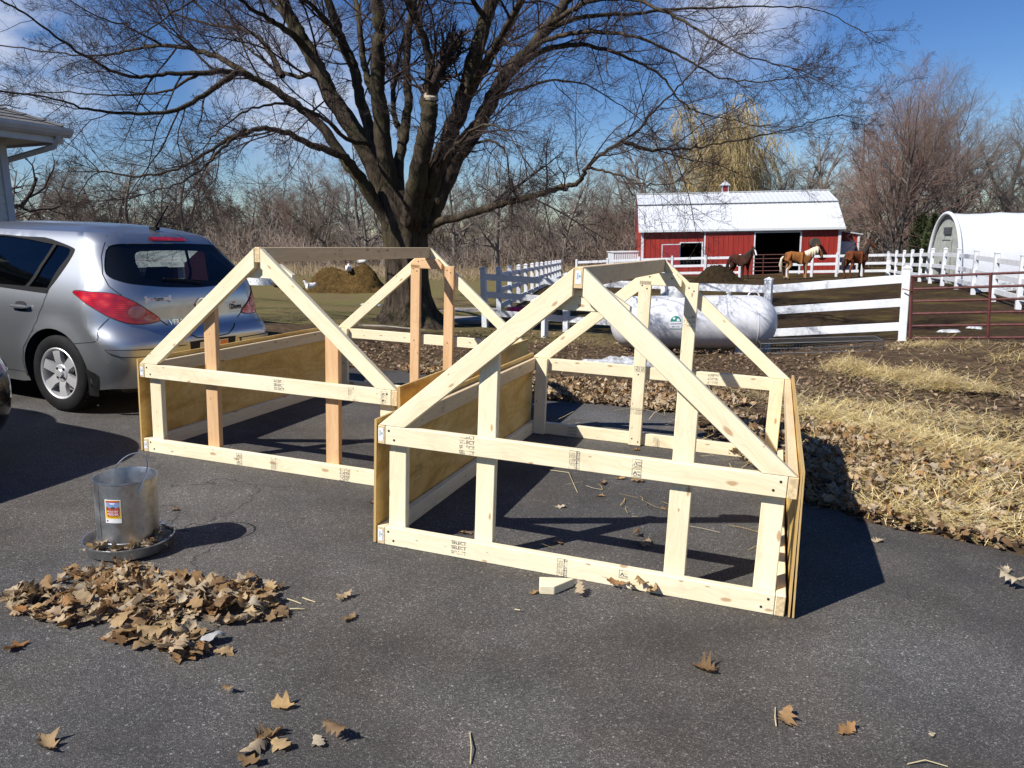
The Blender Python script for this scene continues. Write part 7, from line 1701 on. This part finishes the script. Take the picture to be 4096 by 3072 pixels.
# (1) the mat of leaves between the drive and the fence
edge = DRIVE_POLY[1:17]
YARD = [(9, .2), (7.5, .55), (5.2, 1.98), (3.6, 3.05), (2.6, 3.62), (1.93, 3.96), (1.66, 4.3), (1.54, 5.2), (1.42, 6.45), (.95, 6.7), (.3, 6.9), (-.4, 7.5), (-1.0, 8.05), (-1.9, 8.25), (-2.8, 8.8), (-2.6, 12), (-.6, 16.8), (1.3, 16.6), (4.8, 13.9), (6.9, 12.8), (9.5, 12.2), (12, 8)]
pts = scatter(YARD, 26000, 5); dn = np.clip(1.25 - .055 * pts[:, 1], .25, 1); keep = rng.random(len(pts)) < dn * (.55 + .45 * (np.sin(pts[:, 0] * 1.7) * np.sin(pts[:, 1] * 1.3 + 1) > -.35)); pts = pts[keep]
tag(litter('leaf_litter', pts, gz(pts[:, 0], pts[:, 1]) + rng.uniform(.0, .035, len(pts)), (.42, .85), .35, 6, PAL_OLD), 'old brown leaf litter covering the yard beyond the drive', 'leaves', kind='stuff')
# fresher, thicker leaves along the edge of the drive
EDGE1 = [(2.45, 3.60), (1.95, 3.97), (1.62, 4.35), (1.56, 5.3), (1.9, 6.4), (3.3, 6.0), (3.6, 5.2), (4.6, 4.5), (5.8, 3.3), (5.4, 1.95), (4.0, 3.0)]
EDGE2 = [(1.5, 6.55), (.95, 6.72), (.3, 6.88), (-.2, 7.3), (-.7, 7.8), (-1.2, 8.1), (-.6, 8.9), (.6, 8.2), (2.0, 8.2), (2.3, 7.0)]
for nm, poly, N, sd in (('a', EDGE1, 5200, 8), ('b', EDGE2, 4200, 9)):
    pts = scatter(poly, N, sd); tag(litter('leaf_litter', pts, np.maximum(surf_z(pts[:, 0], pts[:, 1]), gz(pts[:, 0], pts[:, 1])) + rng.uniform(0, .06, N), (.5, .95), .5, sd, PAL, 1.0, True), 'deep drift of dry oak leaves along the drive edge', 'leaves', kind='stuff')
# (2) straw: bands and tufts
def straw_at(label, spots, N, lens, h, seed, lie=None, lift=.22):
    r = np.random.default_rng(seed); k = r.integers(0, len(spots), N); S_ = np.array(spots); g = r.normal(0, 1, (N, 2)); rr = np.hypot(g[:, 0], g[:, 1])
    x = S_[k, 0] + g[:, 0] * S_[k, 2] * .5; y = S_[k, 1] + g[:, 1] * S_[k, 3] * .5; ang = S_[k, 4]; dx, dy = x - S_[k, 0], y - S_[k, 1]; x = S_[k, 0] + dx * np.cos(ang) - dy * np.sin(ang); y = S_[k, 1] + dx * np.sin(ang) + dy * np.cos(ang)
    z = np.maximum(surf_z(x, y), gz(x, y)) + h * S_[k, 5] * np.exp(-rr ** 2 / 1.6) * r.uniform(.2, 1, N) + .006
    tag(straw('straw', np.stack([x, y], 1), lens, z, seed, lift, lie=lie), label, 'straw', kind='stuff')
sr = lambda u, v: (lambda p: (p.x, p.y))(at(u, v, 1)) 
def gsp(u, v, w, d, a, h):                 # a straw spot seen at (u, v) on the ground
    y = 6.0
    for _ in range(12):
        p = at(u, v, y); g = float(max(gz1(p.x, p.y), -1)); y = y * (CAM_H - g) / max(.05, CAM_H - p.z) if p.z < CAM_H else y
    p = at(u, v, y); return (p.x, p.y, w, d, a, h)
straw_at('band of golden straw strewn over the leaves beside the near frame', [gsp(3420, 1695, .55, .25, -.5, .5), gsp(3560, 1745, .5, .28, -.5, .8), gsp(3700, 1785, .5, .22, -.45, .7), gsp(3900, 1810, .6, .2, -.35, .6), gsp(4060, 1835, .6, .22, -.3, .6), gsp(3290, 1670, .35, .2, -.4, .4), gsp(3800, 1830, .4, .14, -.4, .3)], 7000, (.12, .34), .10, 31, lie=-.35)
straw_at('straw along the edge of the asphalt at right', [gsp(4050, 2150, .5, .16, -.5, .3), gsp(3920, 2090, .5, .14, -.5, .3), gsp(3800, 2075, .5, .12, -.55, .3), gsp(4090, 2070, .5, .3, -.5, .4), gsp(3560, 2065, .35, .08, -.5, .2), gsp(3980, 2010, .5, .2, -.4, .3)], 3600, (.10, .30), .06, 32, lie=-.45)
straw_at('left tuft of pale straw heaped on the leaves', [gsp(3385, 1478, .35, .28, 0, 1.0), gsp(3420, 1490, .3, .28, 0, .8), gsp(3500, 1505, .25, .25, 0, .5)], 2000, (.12, .35), .20, 33)
straw_at('right tuft of pale straw heaped on the leaves', [gsp(3680, 1525, .45, .3, -.2, 1.0), gsp(3760, 1548, .4, .3, -.3, .8), gsp(3610, 1520, .3, .25, 0, .6), gsp(3870, 1560, .5, .2, -.3, .3)], 2600, (.12, .38), .20, 34, lie=-.3)
straw_at('hay strewn below the red gate', [gsp(3700, 1388, .6, .3, 0, .4), gsp(3850, 1395, 1.0, .3, -.1, .3), gsp(4020, 1398, 1.0, .3, -.1, .3), gsp(3950, 1420, 1.2, .4, -.1, .15), gsp(4080, 1440, .8, .4, -.1, .15)], 2600, (.14, .4), .12, 35, lie=-.1)
straw_at('sparse straw inside and behind the frames', [(.62, 5.9, .5, .3, 0, .1), (1.35, 5.9, .35, .5, 0, .2), (1.4, 6.6, .5, .4, 0, .3), (1.0, 3.9, .7, .6, 0, .05), (.5, 4.35, .3, .3, 0, .1), (2.2, 3.95, .4, .15, -.5, .2)], 80, (.06, .22), .03, 36)
straw_at('wide flat mat of pale straw right of the near frame', [gsp(3600, 1800, 1.3, .7, -.4, .12), gsp(3900, 1880, 1.3, .7, -.4, .12), gsp(3900, 1700, 1.4, .6, -.35, .1), gsp(3500, 1640, 1.0, .5, -.4, .1), gsp(4080, 1960, .9, .5, -.4, .12), gsp(3760, 1980, .9, .3, -.5, .1)], 8500, (.08, .26), .06, 38, lie=-.4)
straw_at('thin straw scattered over the leaves of the yard', [(2.4, 8, 1.6, 1.4, 0, .02), (4.5, 8.5, 2.2, 2.0, 0, .02), (3.6, 6.2, 1.6, 1.0, 0, .05), (4.4, 4.6, 1.4, .8, -.4, .06), (3.0, 4.6, 1.2, .6, -.4, .06), (6.5, 9.5, 2, 2, 0, .02), (6.0, 6, 1.8, 1.2, 0, .04), (.5, 9.5, 1.6, 1.2, 0, .02)], 5200, (.08, .28), .03, 37)
# (3) leaf pile at the feeder: each leaf on its own, the underlayer as stuff
r9 = random.Random(9)
PILE = [(215, 2285, 380, 70), (430, 2330, 360, 95), (620, 2360, 330, 110), (820, 2360, 330, 100), (1010, 2380, 200, 90), (470, 2460, 260, 70), (640, 2570, 190, 60), (300, 2480, 190, 60), (90, 2420, 130, 60)]
cl = []
def pile_xy():
    while True:
        u, v = r9.uniform(20, 1130), r9.uniform(2270, 2650)
        dd = min(((u - cu) / su) ** 2 + ((v - cv) / sv) ** 2 for cu, cv, su, sv in PILE_E)
        if dd < 1.25 and (dd < .45 or math.sin(u * .031 + 1.3) * math.sin(v * .045 + u * .011) + .35 * math.sin(u * .083) > -.42 + .35 * dd): return u, v, min(dd, 1.0)
PILE_E = [(470, 2330, 260, 60), (640, 2390, 330, 85), (930, 2400, 210, 88), (330, 2440, 190, 60), (120, 2410, 120, 45), (560, 2500, 170, 60), (470, 2300, 110, 45), (700, 2570, 150, 55)]
lowx = []
for i in range(520):
    u, v, dd = pile_xy()
    if dd < .7: p = on_drive(u, v); lowx.append((p.x, p.y, p.z + .004 + .03 * (1 - dd)))
lowx = np.array(lowx); tag(litter('leaf_underlayer', lowx[:, :2], lowx[:, 2], (.5, .95), .38, 41, PAL, .9, True), 'lower leaves of the pile beside the feeder', 'leaves', kind='stuff')
GP = 'dry leaves heaped beside the feeder'
for i in range(232):
    u, v, dd = pile_xy(); p = on_drive(u, v, .006 + .05 * max(0, 1 - dd) * r9.uniform(.3, 1))
    put_leaf(p, 'dry brown oak leaf in the heap before the feeder', GP, None, r9.uniform(.55, 1.0) * (1.28 if v > 2470 else 1), .42 if dd < .8 else .28)
for i in range(30):      # leaves caught in the pan
    a = r9.uniform(-2.6, .9); q = fm @ Vector((.158 * math.cos(a + .52), .158 * math.sin(a + .52), .034 + r9.uniform(0, .03)))
    put_leaf(q, 'crumpled brown leaf caught in the pan of the feeder', 'leaves caught in the feeder pan', None, r9.uniform(.6, .95), .9)
SING = [(1372, 2393, 1.05, 'dry leaf with a dark curled rim lying right of the heap, upper one of two'), (1397, 2478, 1.0, 'tan lobed leaf lying right of the heap, lower one of two'), (895, 2612, 1.0, 'lobed leaf just in front of the heap'), (913, 2768, .55, 'tiny orange leaf fragment on the open asphalt left of centre'), (1128, 2828, 1.0, 'tan leaf in the lower left, above the cluster at the bottom edge'),
        (1070, 2945, 1.25, 'upper brown leaf of the cluster at the bottom edge'), (1020, 3000, 1.25, 'grey tan leaf of the cluster at the bottom edge'), (1125, 2985, .95, 'small star shaped leaf beside the cluster at the bottom edge'), (1005, 3045, 1.0, 'lowest folded leaf of the bottom edge cluster'), (1275, 2970, .8, 'orange curled leaf right of the bottom edge cluster'), (1345, 2945, 1.05, 'upright brown toothed leaf right of the bottom edge cluster'), (185, 2985, 1.25, 'folded olive brown leaf alone at the lower left'),
        (60, 2590, 1.15, 'folded pale leaf at the left edge below the heap'), (700, 2040, .6, 'small brown leaf right of the feeder'), (1490, 2012, .8, 'small tan leaf just left of the near frame'), (2820, 2680, 1.15, 'pale lobed leaf alone in the right foreground'), (3140, 2880, 1.2, 'brown five lobed leaf in the lower right, left of its twin'), (3385, 2925, 1.05, 'brown leaf with dark tip in the lower right, right of its twin'), (3727, 2938, .45, 'small yellowish leaf scrap in the lower right corner'),
        (4040, 2350, 1.5, 'large pale leaf at the right edge of the asphalt'), (4025, 2285, 1.1, 'olive narrow leaf at the right edge above the large pale one'), (3510, 2166, .8, 'dark curled leaf at the edge of the frame shadow'), (3590, 2118, .9, 'tan leaf where the asphalt meets the straw'), (2235, 2170, .95, 'pale wide leaf on the asphalt in the middle of the near frame'), (2240, 2028, .8, 'orange brown leaf inside the near frame, left of the stain'), (2580, 2175, 1.2, 'dark crumpled leaf on the shadow line inside the near frame'), (2545, 2145, .8, 'small pale leaf above the crumpled one inside the near frame'),
        (2410, 1935, 1.0, 'brown leaf under the middle rail, leftmost'), (2480, 1915, .9, 'curled leaf under the middle rail, second from left'), (2550, 1925, 1.1, 'wide tan leaf under the middle rail, right of the others'), (2400, 1985, .7, 'thin tan leaf lying inside the near frame below the rail'), (2545, 1800, .7, 'tan leaf behind the middle rail at the far stud'), (2325, 2375, .95, 'orange leaf lying between the off-cut and the leaf clump'), (2470, 2345, 1.3, 'large curled leaf of the clump against the bottom rail'), (2520, 2365, 1.1, 'grey leaf of the clump against the bottom rail'), (2560, 2370, 1.0, 'brown leaf of the clump against the bottom rail'), (2610, 2385, .9, 'pale leaf at the right end of the clump against the bottom rail'), (2140, 2372, .6, 'brown leaf tip behind the off-cut'), (1860, 2135, .9, 'dark leaf in shade behind the bottom rail'), (1415, 1765, .8, 'brown leaf inside the left frame'), (3065, 2090, .55, 'tiny pale leaf by the right corner post'), (2660, 2035, .6, 'small dark leaf near the stain in the near frame')]
for k_, (u, v, s, lab) in enumerate(SING):
    o = put_leaf(on_drive(u, v, .004), lab, 'single leaves on the asphalt', None, s * .86, .22 if 'clump' not in lab else .7, k_ % 16)
    if 'clump' in lab: o.location.z += .02
def feather():
    p = on_drive(845, 2570, .004); V = []; F = []
    for i in range(9):
        t = i / 8; w = .030 * math.sin(math.pi * min(1, t * .9 + .1)) ; V += [(-.05 + .10 * t, -w, .01 + .022 * math.sin(3 * t) + .01 * math.sin(11 * t)), (-.05 + .10 * t, 0, .016 + .022 * math.sin(3 * t)), (-.05 + .1 * t, w * .8, .008 + .022 * math.sin(3 * t) + .012 * math.sin(9 * t))]
    for i in range(8): a = i * 3; F += [(a, a + 1, a + 4, a + 3), (a + 1, a + 2, a + 5, a + 4)]
    mb = MB(); mb.add(V, F); o = mb.build('feather', plain('feather_white', (.36, .355, .34), .9), sm=60); o.location = p; o.rotation_euler = (0, 0, .6); tag(o, 'small fluffy pale feather right of the leaf heap', 'feather')
feather()
TW = plain('dry_stalk', (.50, .42, .24), .7)
for (a, b, c, lab) in (((1880, 2930), (1886, 2990), (1882, 3055), 'pale upright stalk on the asphalt near the bottom edge'), ((2090 + 1540, 3056), (3700, 3040), (3790, 3066), 'long bent stalk at the bottom right'), ((3102, 2830), (3100, 2870), (3105, 2905), 'short straw beside the brown five lobed leaf'), ((1150, 2395), (1180, 2405), (1205, 2415), 'straw right of the heap, upper one'), ((1210, 2390), (1230, 2398), (1262, 2408), 'straw right of the heap, rightmost one'), ((1160, 2435), (1190, 2434), (1220, 2436), 'straw right of the heap, lower one'), ((2200, 1880), (2275, 1890), (2310, 1970), 'long curved straw inside the near frame'), ((2060, 2437), (2080, 2440), (2095, 2443), 'short straw piece before the near frame')):
    stick('straw_stalk', lab, [on_drive(*a, .004), on_drive(*b, .012), on_drive(*c, .004)], .0022, TW, 'straw')
